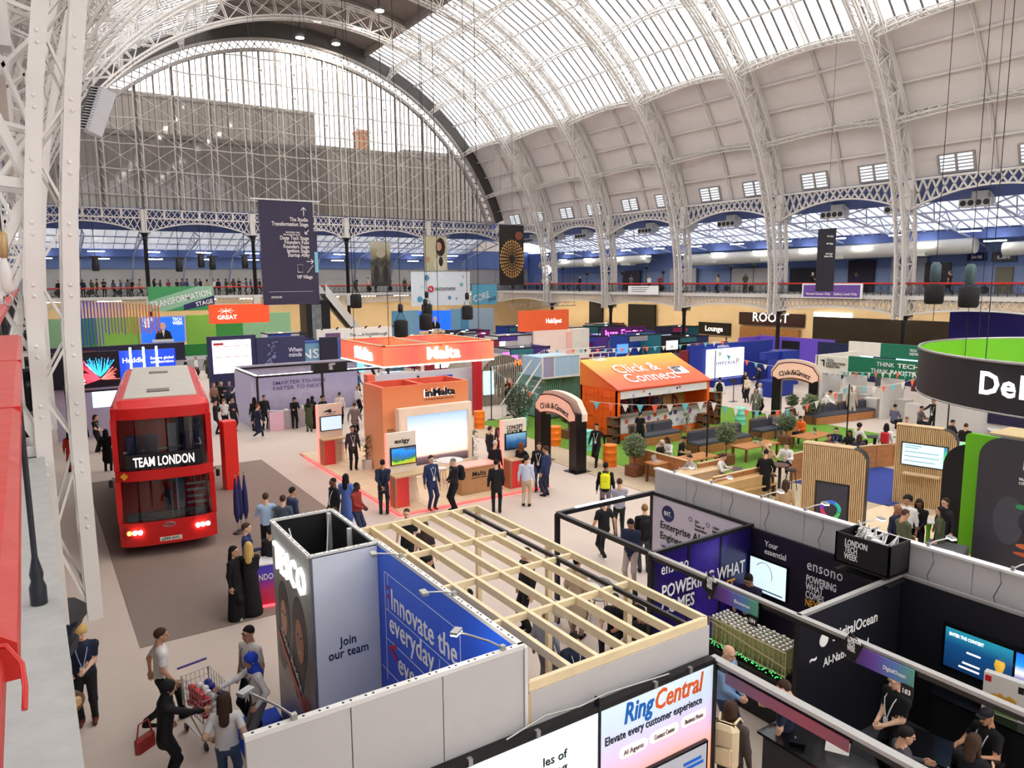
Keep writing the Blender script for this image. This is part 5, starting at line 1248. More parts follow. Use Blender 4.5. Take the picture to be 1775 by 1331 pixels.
bar_stool(tuple(G(716,868).xy)+(.068,),'bar stool with wooden legs beside the tiled screen kiosk'); bar_stool(tuple(G(594,800).xy)+(.068,),'bar stool with wooden legs beside the pale blue screen kiosk'); bar_stool(tuple(G(766,850).xy)+(.068,),'bar stool behind the two men on the coral stand'); bar_stool(tuple(G(892,845).xy)+(.068,),'bar stool with wooden legs in front of the ocean picture kiosk')
dk=thing('reception_desk','timber reception desk with a pale coral top on the coral stand','desk',(12.7,21.85,.068)); MB().bb(-.68,.72,-.3,.3,0,.95,.01).build('body',M('oak veneer',(176,134,92),.5,var=.12,vs=5),dk); MB().bx(-.72,.76,-.36,.34,.95,1.0).build('desk_top',M('coral white top',(246,180,166),.4),dk); txt('Malta',dk,(.02,-.303,.62),EX,EZ,.24,dtext,.55,.008,'CENTER'); txt('malta enterprise   malta digital',dk,(.02,-.303,.54),EX,EZ,.06,dtext,.62,0,'CENTER')
round_table(tuple(G(780,800,.8).xy)+(.068,),'white round table beside the video wall',.8,.5)
def dracaena(p,label,h=1.0,potc=white):
    t=thing('potted_plant',label,'plant',p); MB().bb(-.16,.16,-.16,.16,0,.36,.02).build('pot',potc,t); m=MB()
    for k in range(46):
        a=R.uniform(0,2*pi); z=.4+R.random()*(h-.4); l=R.uniform(.25,.42); e=R.uniform(-.15,.5)
        p0=Vector((0,0,z)); p1=Vector((math.cos(a)*l*.6,math.sin(a)*l*.6,z+e*.35)); p2=Vector((math.cos(a)*l,math.sin(a)*l,z+e*.2-.08)); s=Vector((-math.sin(a),math.cos(a),0))*.018
        m.add([p0-s,p0+s,p1+s,p1-s],[(0,1,2,3)]); m.add([p1-s,p1+s,p2],[(0,1,2)])
    m.build('leaves',M('dark strap leaf',(56,82,44),.5),t,kind='stuff'); MB().cyl((0,0,.3),(0,0,h*.8),.02,n=6).build('stem',M('bark',(96,78,60),.8),t); return t
dracaena(tuple(G(637,815).xy)+(.068,),'spiky potted plant in a cream pot left of the coral tower',1.25); dracaena(tuple(G(820,808).xy)+(.068,),'spiky potted plant right of the video wall',1.4)
# hanging square sign
hs=thing('hanging_sign','square hanging coral sign with glowing white letters above the coral stand','sign',(12.2,25.2,4.5),world=True)
lit=ramp('coral glow print',[(0,(250,120,84)),(.25,(236,92,80)),(.5,(246,128,84)),(.75,(236,92,84)),(1,(250,130,96))],0,-2.2,2.2,.5,em=.55,noise=.2)
for x0,x1,y0,y1 in ((10,14.4,23.2,23.3),(10,10.1,23.3,27.1),(14.3,14.4,23.3,27.1),(10,14.4,27.1,27.2)): MB().bx(x0,x1,y0,y1,4.52,5.2).build('fascia',lit,hs)
wl2=M('sign light line',(255,230,200),.4,em=5,var=0)
m=MB(); [m.bar(a,b,.04) for a,b in (((10,23.2,4.5),(14.4,23.2,4.5)),((10,23.2,4.5),(10,27.2,4.5)),((14.4,23.2,4.5),(14.4,27.2,4.5)))]; m.build('light_line',wl2,hs)
m=MB(); [m.bar(a,b,.1,.06) for a,b in (((10,23.25,5.2),(14.4,23.25,5.2)),((10.05,23.2,5.2),(10.05,27.2,5.2)),((14.35,23.2,5.2),(14.35,27.2,5.2)),((10,27.15,5.2),(14.4,27.15,5.2)),((12.2,23.2,5.15),(12.2,27.2,5.15)))]; m.build('timber_rim',wood,hs)
txt('Malta',hs,(11.6,23.19,4.68),EX,EZ,.62,wglow,1.3,.02,ext=.05); txt('Malta',hs,(9.99,25.6,4.66),NY,EZ,.6,wglow,1.5,.03,ext=.05)
m=MB(); [m.cyl((x,y,5.2),(x,y,roofz(x)),.012,n=5) for x,y in ((10.4,23.6),(14.0,23.6),(10.4,26.8),(14.0,26.8))]; m.build('suspension_cable',ironblk,hs)
for k,(px,py,Yd) in enumerate(((738,556,24.5),(695,567,23.4),(810,540,27.5),(740,536,30),(617,520,30))):
    p=onY(px,py,Yd); t=thing('chain_motor','black cloth chain bag hanging on a cable above the coral sign, %s from the left'%('third','second','fifth','fourth','first')[k],'chain bag',tuple(p))
    MB().lathe([(.2,-.34),(.24,-.3),(.24,.2),(.1,.26)],n=12).build('bag',M('black cloth',(24,24,26),.8),t); MB().cyl((0,0,.5),(0,0,roofz(p.x)-p.z),.012,n=5).build('cable',ironblk,t); m=MB(); m.tube([(-.2,0,.2),(0,0,.6),(.2,0,.2)],.015,5); m.lathe([(.06,.5),(.09,.55),(.09,.75),(.05,.8)],n=10); m.build('bridle',ironblk,t)
for k,(x,y,d) in enumerate(((11.2,27.2,(-.5,1,0)),(13.9,27.2,(.5,1,0)),(14.4,24.6,(1,.3,0)),(14.4,26.0,(1,.6,0)))): clip_light((x,y,5.24),d,'bright arm light on the rim of the coral hanging sign, %s'%('rear left','rear right','front right','right side')[k],True,.7,e=30)
# ---- bean shaped arches
def bean(mb,A,B,n,h,d,bow):
    "curved banner outline from A to B (world points), thickness vector d, bowed up by bow"
    A=Vector(A);B=Vector(B); N=16; top=[];bot=[]
    for k in range(N+1):
        t=k/N; p=A.lerp(B,t)+Vector((0,0,bow*4*t*(1-t)-bow*.5*t)); hh=h*(1 if .08<t<.92 else .62 if .02<t<.98 else .3); top.append(p+Vector((0,0,hh/2))); bot.append(p-Vector((0,0,hh/2)))
    mb.ext(top+bot[::-1],d)
def arch_sign(p0,p1,z,label,h=.75,bow=.42,ends=(.35,.35)):
    t=thing('welcome_arch',label,'arch',tuple((Vector(p0)+Vector(p1))/2),world=True); p0=Vector(p0);p1=Vector(p1); d=(p1-p0).normalized(); nrm=Vector((d.y,-d.x,0)); 
    if nrm.dot(Vector((-p0.x,-p0.y,0)))<0: nrm=-nrm
    s=Vector((-nrm.y,nrm.x,0)); A=p0; B=p1
    if s.dot(B-A)<0: A,B=p1,p0
    for q in (p0,p1):
        m=MB(); m.bar((q.x,q.y,.02),(q.x,q.y,z),.5,.45,up=d); m.build('pillar',M('black gloss laminate',(26,22,26),.3),t); m=MB(); m.bar((q.x,q.y,0),(q.x,q.y,.025),.8,.75,up=d); m.build('base_plate',ironblk,t)
    ext=s*ends[0]; m=MB(); bean(m,A-ext+Vector((0,0,z-.0)),B+ext+Vector((0,0,z-.0)),0,h,nrm*.5-nrm*.75,bow); m.build('sign_body',M('blush board',(244,214,196),.5),t)
    m=MB(); bean(m,A-s*(ends[0]-.1)+Vector((0,0,z))+nrm*.251,B+s*(ends[0]-.1)+Vector((0,0,z))+nrm*.251,0,h*.8,nrm*.006,bow); m.build('sign_line',M('maroon line',(96,40,44),.5),t)
    m=MB(); bean(m,A-s*(ends[0]-.14)+Vector((0,0,z))+nrm*.258,B+s*(ends[0]-.14)+Vector((0,0,z))+nrm*.258,0,h*.7,nrm*.006,bow); m.build('sign_face',M('peach board',(250,200,178),.5,em=.12),t)
    L=(B-A).length; 
    for i,ch in enumerate('Click & Connect'):
        u=.12+.76*(i+.5)/15; c=A.lerp(B,u)+Vector((0,0,z-h*.2+bow*4*u*(1-u)-bow*.5*u)); sl=bow*4*(1-2*u)/L
        if ch!=' ': txt(ch,t,c+nrm*.268,s+Vector((0,0,sl)),EZ,h*.34,dtext,None,.012,'CENTER')
    return t
a0=G(1004,818)+Vector((.0,.1,0)); arch_sign(a0,G(941,797),2.3,'blush arch sign on two black pillars at the entrance of the green lawn',.95,.3,(.28,.28))
arch_sign(G(1345,722),G(1408,727),2.35,'second blush arch sign, further right beside the blue stand',1.1,.3,(.35,.35))
# ---- garden: lawn, paving, container bar
tag(MB().bx(19.4,33.5,18.4,33,.002,.03).build('lawn',M('artificial grass',(112,160,52),.9,var=.25,vs=8,bump=.8,bs=300),kind='stuff'),'bright green artificial lawn around the container bar','lawn')
pv=M('cobble paving',(190,172,146),.85,var=.25,vs=14,bump=.6,bs=60)
tag(MB().bx(17.6,19.4,18.4,31.5,.002,.02).build('paving',pv),'pale cobbled paving strip beside the lawn and the blush arch','paving'); tag(MB().bx(18.0,31,11.5,18.4,.002,.02).build('paving',pv),'pale cobbled paving behind the white partition wall','paving')
orng=M('container orange',(244,104,30),.4,var=.04)
cb=thing('container_bar','bright orange shipping container bar with a sloping lettered roof','container',(25,26.4,0),world=True)
CX0,CX1,CY0,CY1=22.25,28.3,25.2,27.9
m=MB(); m.bx(CX0,CX0+.08,CY0,CY1,.1,2.35).bx(CX1-.08,CX1,CY0,CY1,.1,2.35).bx(CX0,CX1,CY1-.08,CY1,.1,2.35).bx(CX0,CX1,CY0,CY1,.1,.2); m.build('shell',orng,cb)
m=MB()
for x in (CX0,CX1-.16): m.bx(x,x+.16,CY0-.02,CY0+.14,0,2.4); m.bx(x,x+.16,CY1-.14,CY1+.02,0,2.4)
m.bx(CX0,CX1,CY0-.02,CY0+.1,.05,.3).bx(CX0,CX1,CY0-.02,CY0+.1,2.3,2.42); m.build('corner_post',orng,cb)
for y0,y1 in ((CY0+.2,26.5),(26.55,CY1-.2)):
    dr=MB().bx(CX0-.04,CX0,y0,y1,.2,2.28).build('door',orng,cb); m=MB(); [m.bx(CX0-.07,CX0-.03,y0+.1,y1-.1,z,z+.03) for z in (.5,1.0,1.5,2.0)]; [m.cyl((CX0-.08,y,.2),(CX0-.08,y,2.3),.022,n=8) for y in (y0+.25,y1-.25)]; m.build('lock_rods',orng,dr)
m=MB(); m.bx(CX0+.16,CX1-.16,CY0,CY0+.06,.32,1.15).bx(CX0+.16,CX1-.16,CY0,CY0+.06,1.95,2.3); m.build('front_board',M('white print board',(232,228,232),.5),cb)
MB().bx(CX0+.16,CX1-.16,CY0-.25,CY0+.25,1.15,1.2).build('bar_shelf',M('grey shelf',(120,112,104),.5),cb)
MB().bx(26.2,CX1-.2,26.6,26.66,1.0,2.2).build('yellow_curtain',stripes('yellow slats',(206,170,90),(160,120,60),0,.12),cb); MB().bx(CX0+.2,26.2,27.3,27.36,.9,2.3).build('back_bar',M('back bar',(70,50,40),.7,var=.6,vs=5),cb)
ccols=[(220,90,50),(90,60,150),(200,200,240),(230,120,90),(60,50,120),(160,90,160),(150,160,220)]
for k in range(26):
    x=R.uniform(CX0+.4,CX1-.4); z=R.uniform(.45,1.05) if k<20 else R.uniform(2.02,2.22); s_=R.uniform(.05,.15) if k<20 else .08; a=R.uniform(0,1.5); c=ccols[k%7]
    m=MB(); m.ext([(x+s_*math.cos(a+j*pi/2),CY0-.004,z+s_*math.sin(a+j*pi/2)) for j in range(4)],(0,-.006,0)); m.build('printed_cube',M('cube print %d'%(k%7),c,.5,var=.3,vs=20),cb)
ro=thing('lettered_roof','sloping orange to yellow roof sign on top of the container bar','sign',(25,26.5,2.4),world=True)
rg=ramp('sunset roof print',[(0,(238,86,64)),(.45,(250,116,66)),(1,(252,186,66))],2,-.1,1.15,.45)
m=MB(); m.ext([(CX0-.05,CY0-.1,2.36),(CX0-.05,CY0-.1,2.42),(CX0-.05,CY1,3.55),(CX0-.05,CY1,3.45)],(CX1-CX0+.1,0,0)); m.build('roof_slope',rg,ro); m=MB(); m.ext([(CX0-.03,CY0,2.36),(CX0-.03,CY1,3.45),(CX0-.03,CY1,2.36)],(.04,0,0)); m.build('gable',ramp('gable print',[(0,(240,92,40)),(1,(236,130,40))],1,-1,1.2,.5),ro)
ru=Vector((0,CY1-CY0,1.13)).normalized()
txt('Click &\nConnect',ro,Vector((23.3,CY0+1.15,2.96)),EX,ru,1.15,wtext,3.3,.012,ls=.78); txt('GSK',ro,Vector((22.9,CY0+2.4,3.46)),EX,ru,.4,wtext,.8,.01); patch(ro,'logo_plate',Vector((26.65,CY0+.62,2.74)),EX,ru,.95,.75,wtext,.01,rnd=.1); txt('LONDON\nTECH\nWEEK',ro,Vector((26.72,CY0+1.12,2.97)),EX,ru,.25,dtext,.75,.006,ls=.75)
def barrel(p,label,mat,h=.88,group=None):
    t=MB(); t.lathe([(.28,0),(.29,.02),(.28,.05),(.28,h*.32),(.3,h*.34),(.28,h*.36),(.28,h*.64),(.3,h*.66),(.28,h*.68),(.28,h-.04),(.295,h-.02),(.29,h),(.27,h-.015),(.02,h-.02)],n=24)
    return tag(t.build('oil_drum',mat,loc=p),label,'barrel',group)
ob_=M('drum orange',(250,128,28),.35); tb_=M('drum teal',(128,220,200),.4)
barrel(tuple(G(962,772)),'orange drum between the pillars of the blush arch',ob_); barrel(tuple(G(1057,808)),'orange drum nearest the walkway, right of the near arch pillar',ob_); barrel(tuple(G(1018,780)),'mint green drum half hidden by the near arch pillar',tb_); barrel(tuple(G(1283,736)),'mint green drum at the far edge of the lawn',tb_); barrel(tuple(G(831,742)),'orange drum right behind the coral tower',ob_); barrel(tuple(G(905,738)),'mint green drum below the big leafy tree',tb_); barrel(tuple(G(1240,705)),'mint green drum on the shelf beside the container bar',tb_)
leafm=M('olive leaf',(96,110,72),.6,var=.3,vs=30); leafd=M('dark leaf',(58,74,50),.6,var=.3,vs=30); plk=M('reclaimed plank',(176,118,70),.7,var=.2,vs=5); plk2=M('dark plank',(120,74,46),.7,var=.2,vs=5)
def tree(p,label,h=1.7,cr=.42,leaf=leafm,n=900,pot='crate',trunk=.55,cz=1.0):
    t=thing('potted_tree',label,'tree',p)
    if pot=='crate': MB().bx(-.25,.25,-.25,.25,0,.42).build('crate',plk2,t)
    else: MB().lathe([(.16,0),(.22,.35),(.24,.4),(.2,.4),(.18,.36)],n=16).build('pot',M('terracotta',(186,120,84),.8),t)
    m=MB(); m.tube([(0,0,.3),(.03,.02,trunk),(0,0,h-cr*.8)],[.03,.025,.012],7)
    for k in range(9):
        a=k*2.4; z=h-cr*1.5+cr*.12*k; m.tube([(0,0,z-.1),(cr*.5*math.cos(a),cr*.5*math.sin(a),z+.12)],[.012,.005],5)
    m.build('trunk',M('bark',(96,78,60)),t)
    m=MB()
    for k in range(n):
        while 1:
            q=Vector((R.uniform(-1,1),R.uniform(-1,1),R.uniform(-1,1)))
            if .25<q.length<1: break
        c=Vector((q.x*cr,q.y*cr,h-cr*cz+q.z*cr*cz)); u=Vector((R.uniform(-1,1),R.uniform(-1,1),R.uniform(-1,1))).normalized(); v=u.orthogonal().normalized(); l=R.uniform(.05,.085)*(1.1 if n<800 else 1); w_=l*.42
        m.add([c-u*l,c+v*w_,c+u*l,c-v*w_],[(0,1,2,3)])
    m.build('foliage',leaf,t,kind='stuff'); return t
tree(tuple(G(1099,825)),'bushy olive tree in a wooden crate beside the near wooden bench',1.65,.48); tree(tuple(G(1258,805)),'olive tree in a crate between the two wooden sofas',1.75,.46); tree(tuple(G(1362,772)),'olive tree with a thin trunk by the second sofa',1.5,.42); tree(tuple(G(1404,735)),'pale olive tree in front of the green and white stand',1.6,.5); tree(tuple(G(900,742)),'tall dark leafy tree behind the ocean picture kiosk',2.3,.72,leafd,1600,cz=1.25); tree(tuple(G(985,760)),'dark leafy shrub seen through the blush arch',1.7,.5,leafd,900); tree(tuple(G(1372,720)),'small pale olive bush under the second arch',1.2,.35,n=500)
t=dracaena(tuple(G(1190,750)),'arching fern in a terracotta pot in front of the container bar',.95,M('terracotta',(186,120,84)))
# planked timber furniture
def planks(t,name,x0,x1,y0,y1,z0,z1,n,mat,axis='z'):
    for k in range(n):
        if axis=='z': a=z0+(z1-z0)*k/n; b=z0+(z1-z0)*(k+1)/n-.008; m=MB().bx(x0,x1,y0,y1,a,b)
        elif axis=='x': a=x0+(x1-x0)*k/n; b=x0+(x1-x0)*(k+1)/n-.008; m=MB().bx(a,b,y0,y1,z0,z1)
        else: a=y0+(y1-y0)*k/n; b=y0+(y1-y0)*(k+1)/n-.008; m=MB().bx(x0,x1,a,b,z0,z1)
        m.build(name,mat,t)
cush=M('charcoal cushion',(70,70,80),.85,bump=.2)
def wood_sofa(p,rz,L,label,back=True,W=.75,ends=False):
    t=thing('timber_sofa',label,'sofa',p,rz); planks(t,'plank',0,L,-W,-W+.03,.02,.4,3,plk); planks(t,'plank',0,.03,-W,0,.02,.4,3,plk2); planks(t,'plank',L-.03,L,-W,0,.02,.4,3,plk2)
    MB().bb(0,L,-W,-.1,.4,.52,.04).build('seat_cushion',cush,t)
    if back:
        planks(t,'plank',0,L,-.03,0,.02,.95,5,plk); n=max(1,int(L/1.1))
        for k in range(n): MB().bb(L*k/n+.02,L*(k+1)/n-.02,-.2,-.04,.5,.92,.05).build('back_cushion',cush,t)
    return t
def wood_table(p,rz,L,W,h,label,mat=plk,front=False):
    t=thing('timber_table',label,'table',p,rz); planks(t,'plank',0,L,-W/2,W/2,h-.05,h,4,mat,'y')
    for x in (.08,L-.08):
        for y in (-W/2+.06,W/2-.06): MB().bx(x-.04,x+.04,y-.04,y+.04,0,h-.05).build('leg',plk2,t)
    if front: planks(t,'front_plank',0,L,-W/2+.02,-W/2+.05,.02,h-.05,3,mat)
    return t
def fence(p,rz,L,h,label,n=3):
    t=thing('plank_screen',label,'screen',p,rz)
    for k in range(n):
        planks(t,'plank',L*k/n+.01,L*(k+1)/n-.01,-.03,.03,.02,h,4,plk)
    MB().bx(0,L,-.05,.05,h,h+.03).build('cap_rail',wood2,t); return t
fence((19.3,21.1,0),-pi/2,3.2,.95,'orange brown plank screen beside the cobbled path',4); fence((19.3,17.6,0),0,1.3,.95,'short plank screen behind the seated woman with a laptop',1)
wood_sofa(tuple(G(1130,775)+Vector((-.6,.9,0))),0,2.6,'charcoal cushioned sofa in front of the container bar'); wood_sofa(tuple(G(1211,790)+Vector((0,.75,0))),0,3.4,'plank sofa with charcoal cushions in the middle of the lawn'); wood_sofa(tuple(G(1318,765)+Vector((0,.7,0))),0,3.2,'plank sofa under the bunting, right part of the lawn'); wood_sofa(tuple(G(1410,735)+Vector((-.2,.4,0))),-.12,4.4,'long dark cushioned bench in front of the green and white stand')
wood_table(tuple(G(1160,800,.74).xy)+(0,),0,2.2,.8,.74,'low plank table behind the seated woman'); wood_table(tuple(G(1280,775,.6).xy)+(0,),0,2.1,.8,.6,'orange plank table with small pot plants by the lawn'); wood_table(tuple(G(1385,758,.6).xy)+(0,),0,1.9,.9,.6,'orange plank table in front of the dark bench')
wood_table(tuple(G(1127,803,.76).xy)+(0,),0,1.6,.6,.76,'narrow plank desk with an open laptop',front=True); wood_table(tuple(G(1172,822,.8).xy)+(0,),0,2.0,.7,.8,'plank desk where the man in grey leans',wood2,True); wood_table(tuple(G(1236,836,.8).xy)+(0,),0,2.7,.7,.8,'long plank desk where the man in white types',M('pale plank',(200,164,112),.6,var=.15),True); wood_table(tuple(G(1250,856,.45).xy)+(0,),0,2.6,.4,.45,'low plank bench in front of the long desk',M('pale plank'))
fence(tuple(G(1236,828,.95).xy)+(0,),0,2.9,.95,'plank screen behind the man typing in white',4); fence(tuple(G(1372,790,.95).xy)+(0,),0,3.0,1.0,'plank screen running to the slatted board',4); fence(tuple(G(1490,770,1.0).xy)+(0,),-.3,2.4,.9,'plank screen beside the walkway behind the slatted boards',3)
def crates(p,label,n=3):
    t=thing('crate_shelf',label,'shelf',p)
    for k in range(n):
        z=k*.42; o=MB().bx(0,.5,0,.03,z,z+.4).bx(0,.03,-.35,0,z,z+.4).bx(.47,.5,-.35,0,z,z+.4).bx(0,.5,-.35,0,z,z+.03).bx(0,.5,-.35,0,z+.37,z+.4).build('crate',plk2,t)
        m=MB(); [m.bx(.06+.05*j,.1+.05*j,-.25,-.05,z+.03,z+.03+R.uniform(.18,.3)) for j in range(7)]; m.build('books',M('book spines',(90,80,70),.7,var=.8,vs=30),t)
    return t
crates(tuple(G(1052,770)),'stack of dark crates with books at the left of the container bar'); crates(tuple(G(1228,735)),'stack of dark crates with books at the right of the container bar',4); crates(tuple(G(1208,745)),'low dark crate pair at the right foot of the container bar',2)
def small_pot(p,label):
    t=thing('pot_plant',label,'plant',p); MB().lathe([(.05,0),(.07,.1),(.06,.1)],n=10).build('pot',M('mint pot',(150,190,170),.5),t); m=MB(); [m.sph((R.uniform(-.06,.06),R.uniform(-.06,.06),.14+R.random()*.12),.04,6,4) for _ in range(8)]; m.build('leaves',M('succulent',(76,110,60),.6),t)
for k,(px,py,z) in enumerate(((1309,768,.6),(1318,770,.6),(1412,752,.6))): small_pot(tuple(G(px,py,z)),('left of two small pot plants on the orange table','right of two small pot plants on the orange table','small pot plant on the table before the dark bench')[k])
def laptop(p,rz,label,col=(60,62,68)):
    t=thing('laptop',label,'laptop',p,rz); MB().bb(-.16,.16,-.11,.11,0,.016,.005).build('base',M('laptop body %d'%col[0],col,.4,metal=.5),t); m=MB(); m.ext([(-.16,.11,.016),(.16,.11,.016),(.16,.18,.22),(-.16,.18,.22)],(0,.01,0)); m.build('lid',M('laptop body %d'%col[0]),t)
laptop(tuple(G(1140,800,.76)),.3,'silver laptop in front of the woman at the plank desk',(190,180,176)); laptop(tuple(G(1278,822,.8)),-.9,'laptop in front of the man in white at the long desk',(120,116,116))
def cup(p,label): tag(MB().lathe([(.035,0),(.045,.1),(.04,.1),(.032,.01)],n=12).build('paper_cup',M('paper cup',(232,226,218),.6),loc=p),label,'cup')
_bp=G(1250,856,.45)
cup((_bp.x+.7,_bp.y,.45),'left paper cup on the low plank bench'); cup((_bp.x+1.2,_bp.y+.05,.45),'right paper cup on the low plank bench')
# high table with stools
ht=thing('high_table','tall black round table with dark stools by the cobbles','table',tuple(G(1350,858))); MB().lathe([(.3,1.04),(.3,1.08)],n=22).build('table_top',M('brown top',(90,60,44),.5),ht); MB().lathe([(.3,0),(.3,.02),(.05,.04),(.05,1.04)],n=16).build('pedestal',ironblk,ht)
bar_stool(tuple(G(1370,850)),'black stool under the man in the white sweater',M('stool pad',(50,40,36),.7),ironblk); bar_stool(tuple(G(1330,860)),'black stool under the person in black at the tall table',M('stool pad'),ironblk)
pt_=thing('poseur_table','tall black pedestal table beside the person with the red bag','table',tuple(G(1514,802))); MB().lathe([(.32,1.05),(.32,1.08)],n=20).build('table_top',ironblk,pt_); MB().lathe([(.34,0),(.34,.03),(.07,.05),(.06,1.05)],n=16).build('pedestal',ironblk,pt_)
# bunting
bcol=[M('bunting coral',(240,110,84),.7),M('bunting aqua',(104,190,200),.7),M('bunting pale',(226,224,216),.7)]
for k,(p,py_) in enumerate((((1226,838),1),((1472,752),1),((1347,700),0),((852,724),1))):
    pass
posts={}
def bpost(px,py,h,label):
    p=G(px,py); t=thing('bunting_pole',label,'pole',tuple(p)); MB().cyl((0,0,0),(0,0,h),.03,n=8).build('pole',ironblk,t); MB().lathe([(.22,0),(.22,.03),(.04,.05)],n=14).build('foot',ironblk,t); return p+Vector((0,0,h-.03))
b1=bpost(1224,825,2.9,'black bunting pole in the middle of the garden'); b2=bpost(1466,782,2.9,'black bunting pole by the right end of the garden'); b3=bpost(945,668,2.6,'black bunting pole behind the blush arch'); b4=bpost(852,728,2.9,'thin black pole right of the coral tower'); b5=bpost(1238,690,3.0,'black bunting pole beside the blue stand'); b6=bpost(1640,770,3.0,'black pole behind the slatted boards')
def bunting(a,b,sag,label,n=None):
    a=Vector(a);b=Vector(b); t=thing('bunting',label,'bunting',tuple(a),world=True); L=(b-a).length; n=n or int(L/.55)
    f=lambda u:a.lerp(b,u)-Vector((0,0,sag*4*u*(1-u))); m=MB(); m.tube([f(k/14) for k in range(15)],.008,4); m.build('cord',M('cord',(232,222,210),.7),t); d=(b-a).normalized()
    for k in range(n):
        c=f((k+.5)/n); m=MB(); m.ext([c-d*.13,c+d*.13,c-Vector((0,0,.32))],Vector((-d.y,d.x,0))*.006); m.build('flag',bcol[k%3] if k%5 else bcol[2],t)
bunting(b1,onY(1022,695,22.2),.15,'bunting string from the blush arch to the middle pole'); bunting(b1,b2,.7,'bunting string sagging between the two garden poles'); bunting(b2,onX(1590,655,33),.2,'bunting string from the right pole towards the round hanging sign'); bunting(b3,onY(1260,590,34),.2,'bunting string behind the container roof'); bunting(b5,onX(1420,640,38),.3,'bunting string in front of the blue stand'); bunting(b4,onY(960,690,27.6),.3,'bunting string from the thin pole to the tree'); bunting(onX(1420,640,38),onX(1590,645,34),.1,'bunting string across the white and green fascia'); bunting(b4,b3,.2,'bunting string from the thin pole to the pole behind the arch')
# ---- slatted boards and green and black stand at the right
slm=M('oak slat',(226,194,144),.55,var=.1,vs=4); feltm=M('slat backing',(140,106,70),.8)
def slat_board(p,rz,w,h,r,label,d=.35):
    "timber slat face with one rounded top corner; local x along the face, -y outwards"
    t=thing('slat_board',label,'display board',p,rz)
    def prof(x): return h if x<w-r else h-r+math.sqrt(max(r*r-(x-(w-r))**2,0))
    pts=[(0,0,0),(w,0,0)]+[(w-r+r*math.cos(rad(a)),0,h-r+r*math.sin(rad(a))) for a in range(0,91,10)]+[(0,0,h)]
    m=MB(); m.ext(pts,(0,d,0)); m.build('body',M('black side',(18,17,22),.5),t); m=MB(); m.ext([(x,-.012,z) for x,_,z in pts],(0,.01,0)); m.build('backing',feltm,t)
    n=int(w/.055)
    for k in range(n):
        x=w*(k+.5)/n; MB().bx(x-.015,x+.015,-.035,-.012,0,prof(x)-.02).build('slat',slm,t)
    MB().bx(-.01,w-r,-.02,d,h,h+.03).build('top_edge',wood2,t); return t
s1=slat_board((18.95,13.2,0),rad(-72),1.75,2.55,.35,'slatted timber board with a dark poster, left of two'); s2=slat_board((23.5,12.95,0),rad(-76),1.75,2.62,.4,'slatted timber board with a lit screen, right of two')
def on_board(t,name,x0,x1,z0,z1,mat,y=-.06): return MB().bx(x0,x1,y,y+.03,z0,z1).build(name,mat,t)
on_board(s1,'poster_frame',.42,1.35,.2,1.5,ironblk); on_board(s1,'poster',.46,1.31,.24,1.46,M('charcoal print',(62,62,72),.4),-.065)
for k in range(24):
    a=2*pi*k/24; c=[(60,200,190),(70,130,230),(150,80,210),(230,60,110),(250,120,70),(90,210,120)][int(k/4)]
    m=MB()
    for rr in (.2,.24,.27): m.tube([(.88+rr*math.cos(a+j*.14)*(1+.06*math.sin(3*a)),-.07,.68+rr*1.05*math.sin(a+j*.14)) for j in range(3)],.016,4,False)
    m.build('ring_print',M('ring print %d'%(k//4),c,.4,em=.25),s1)
on_board(s2,'screen_bezel',.2,1.55,1.35,2.1,blackg); on_board(s2,'display',.23,1.42,1.38,2.07,M('pale cyan slide',(196,228,244),.3,em=.9,var=.02),-.067); on_board(s2,'display_edge',1.42,1.52,1.38,2.07,ramp('green blue strip',[(0,(40,120,210)),(.5,(80,210,90)),(1,(60,120,190))],2,1.3,2.1,.3,em=.7),-.067)
m=MB(); [m.bx(.3,.3+l,-.072,-.066,z,z+.02) for z,l in ((2.0,.5),(1.93,.4),(1.8,1.0),(1.65,1.0),(1.5,.9))]; m.build('slide_lines',M('slide teal',(110,170,190),.5),s2); MB().bx(.32,1.38,-.3,-.03,1.08,1.13).build('shelf',wood2,s2)
dl=thing('green_stand','black and lime green stand with rounded dark walls at the right edge','exhibition stand',(22,9,0),world=True)
lime=M('lime green',(112,196,30),.45,var=.02); grph=M('graphite wall',(56,54,62),.45,var=.05)
def rwall(name,px,y0,y1,h,r,d,mat):
    "wall in the plane x=px from y0 (far) to y1 (near); rounded at the top far corner"
    pts=[(px,y1,0),(px,y0,0)]+[(px,y0-r+r*math.cos(rad(a)),h-r+r*math.sin(rad(a))) for a in range(0,91,10)]+[(px,y1,h)]
    m=MB(); m.ext(pts,(d,0,0)); return m.build(name,mat,dl)
rwall('outer_wall',20.8,10.1,5.0,2.95,.7,.3,black)
rwall('green_wall',20.6,9.48,5.0,3.3,.12,.12,lime)
rwall('portrait_wall',19.6,8.68,3.0,3.5,.55,.2,grph); MB().bx(19.8,21.0,3.0,8.6,3.5,3.55).build('timber_top',wood2,dl)
txt('Deloitte.',dl,(19.59,7.7,2.82),NY,EZ,.3,wtext,1.2,.012); txt('McLAREN RACING\nOFFICIAL PARTNER',dl,(19.59,7.75,2.55),NY,EZ,.1,wtext,.9,.003)
for rr,w_ in ((1.0,.014),(.82,.02)):
    m=MB(); m.tube([(19.585,7.15+rr*math.cos(a),1.45+rr*1.15*math.sin(a)) for a in [rad(70+6*k) for k in range(30)]],w_,5,False); m.build('orange_arc',M('arc coral',(226,110,80),.4,em=.2),dl)
blob(dl,'print_glow',19.595,(7.9,1.5),.35,.6,M('print mist',(70,72,82),.5),20,.003); 
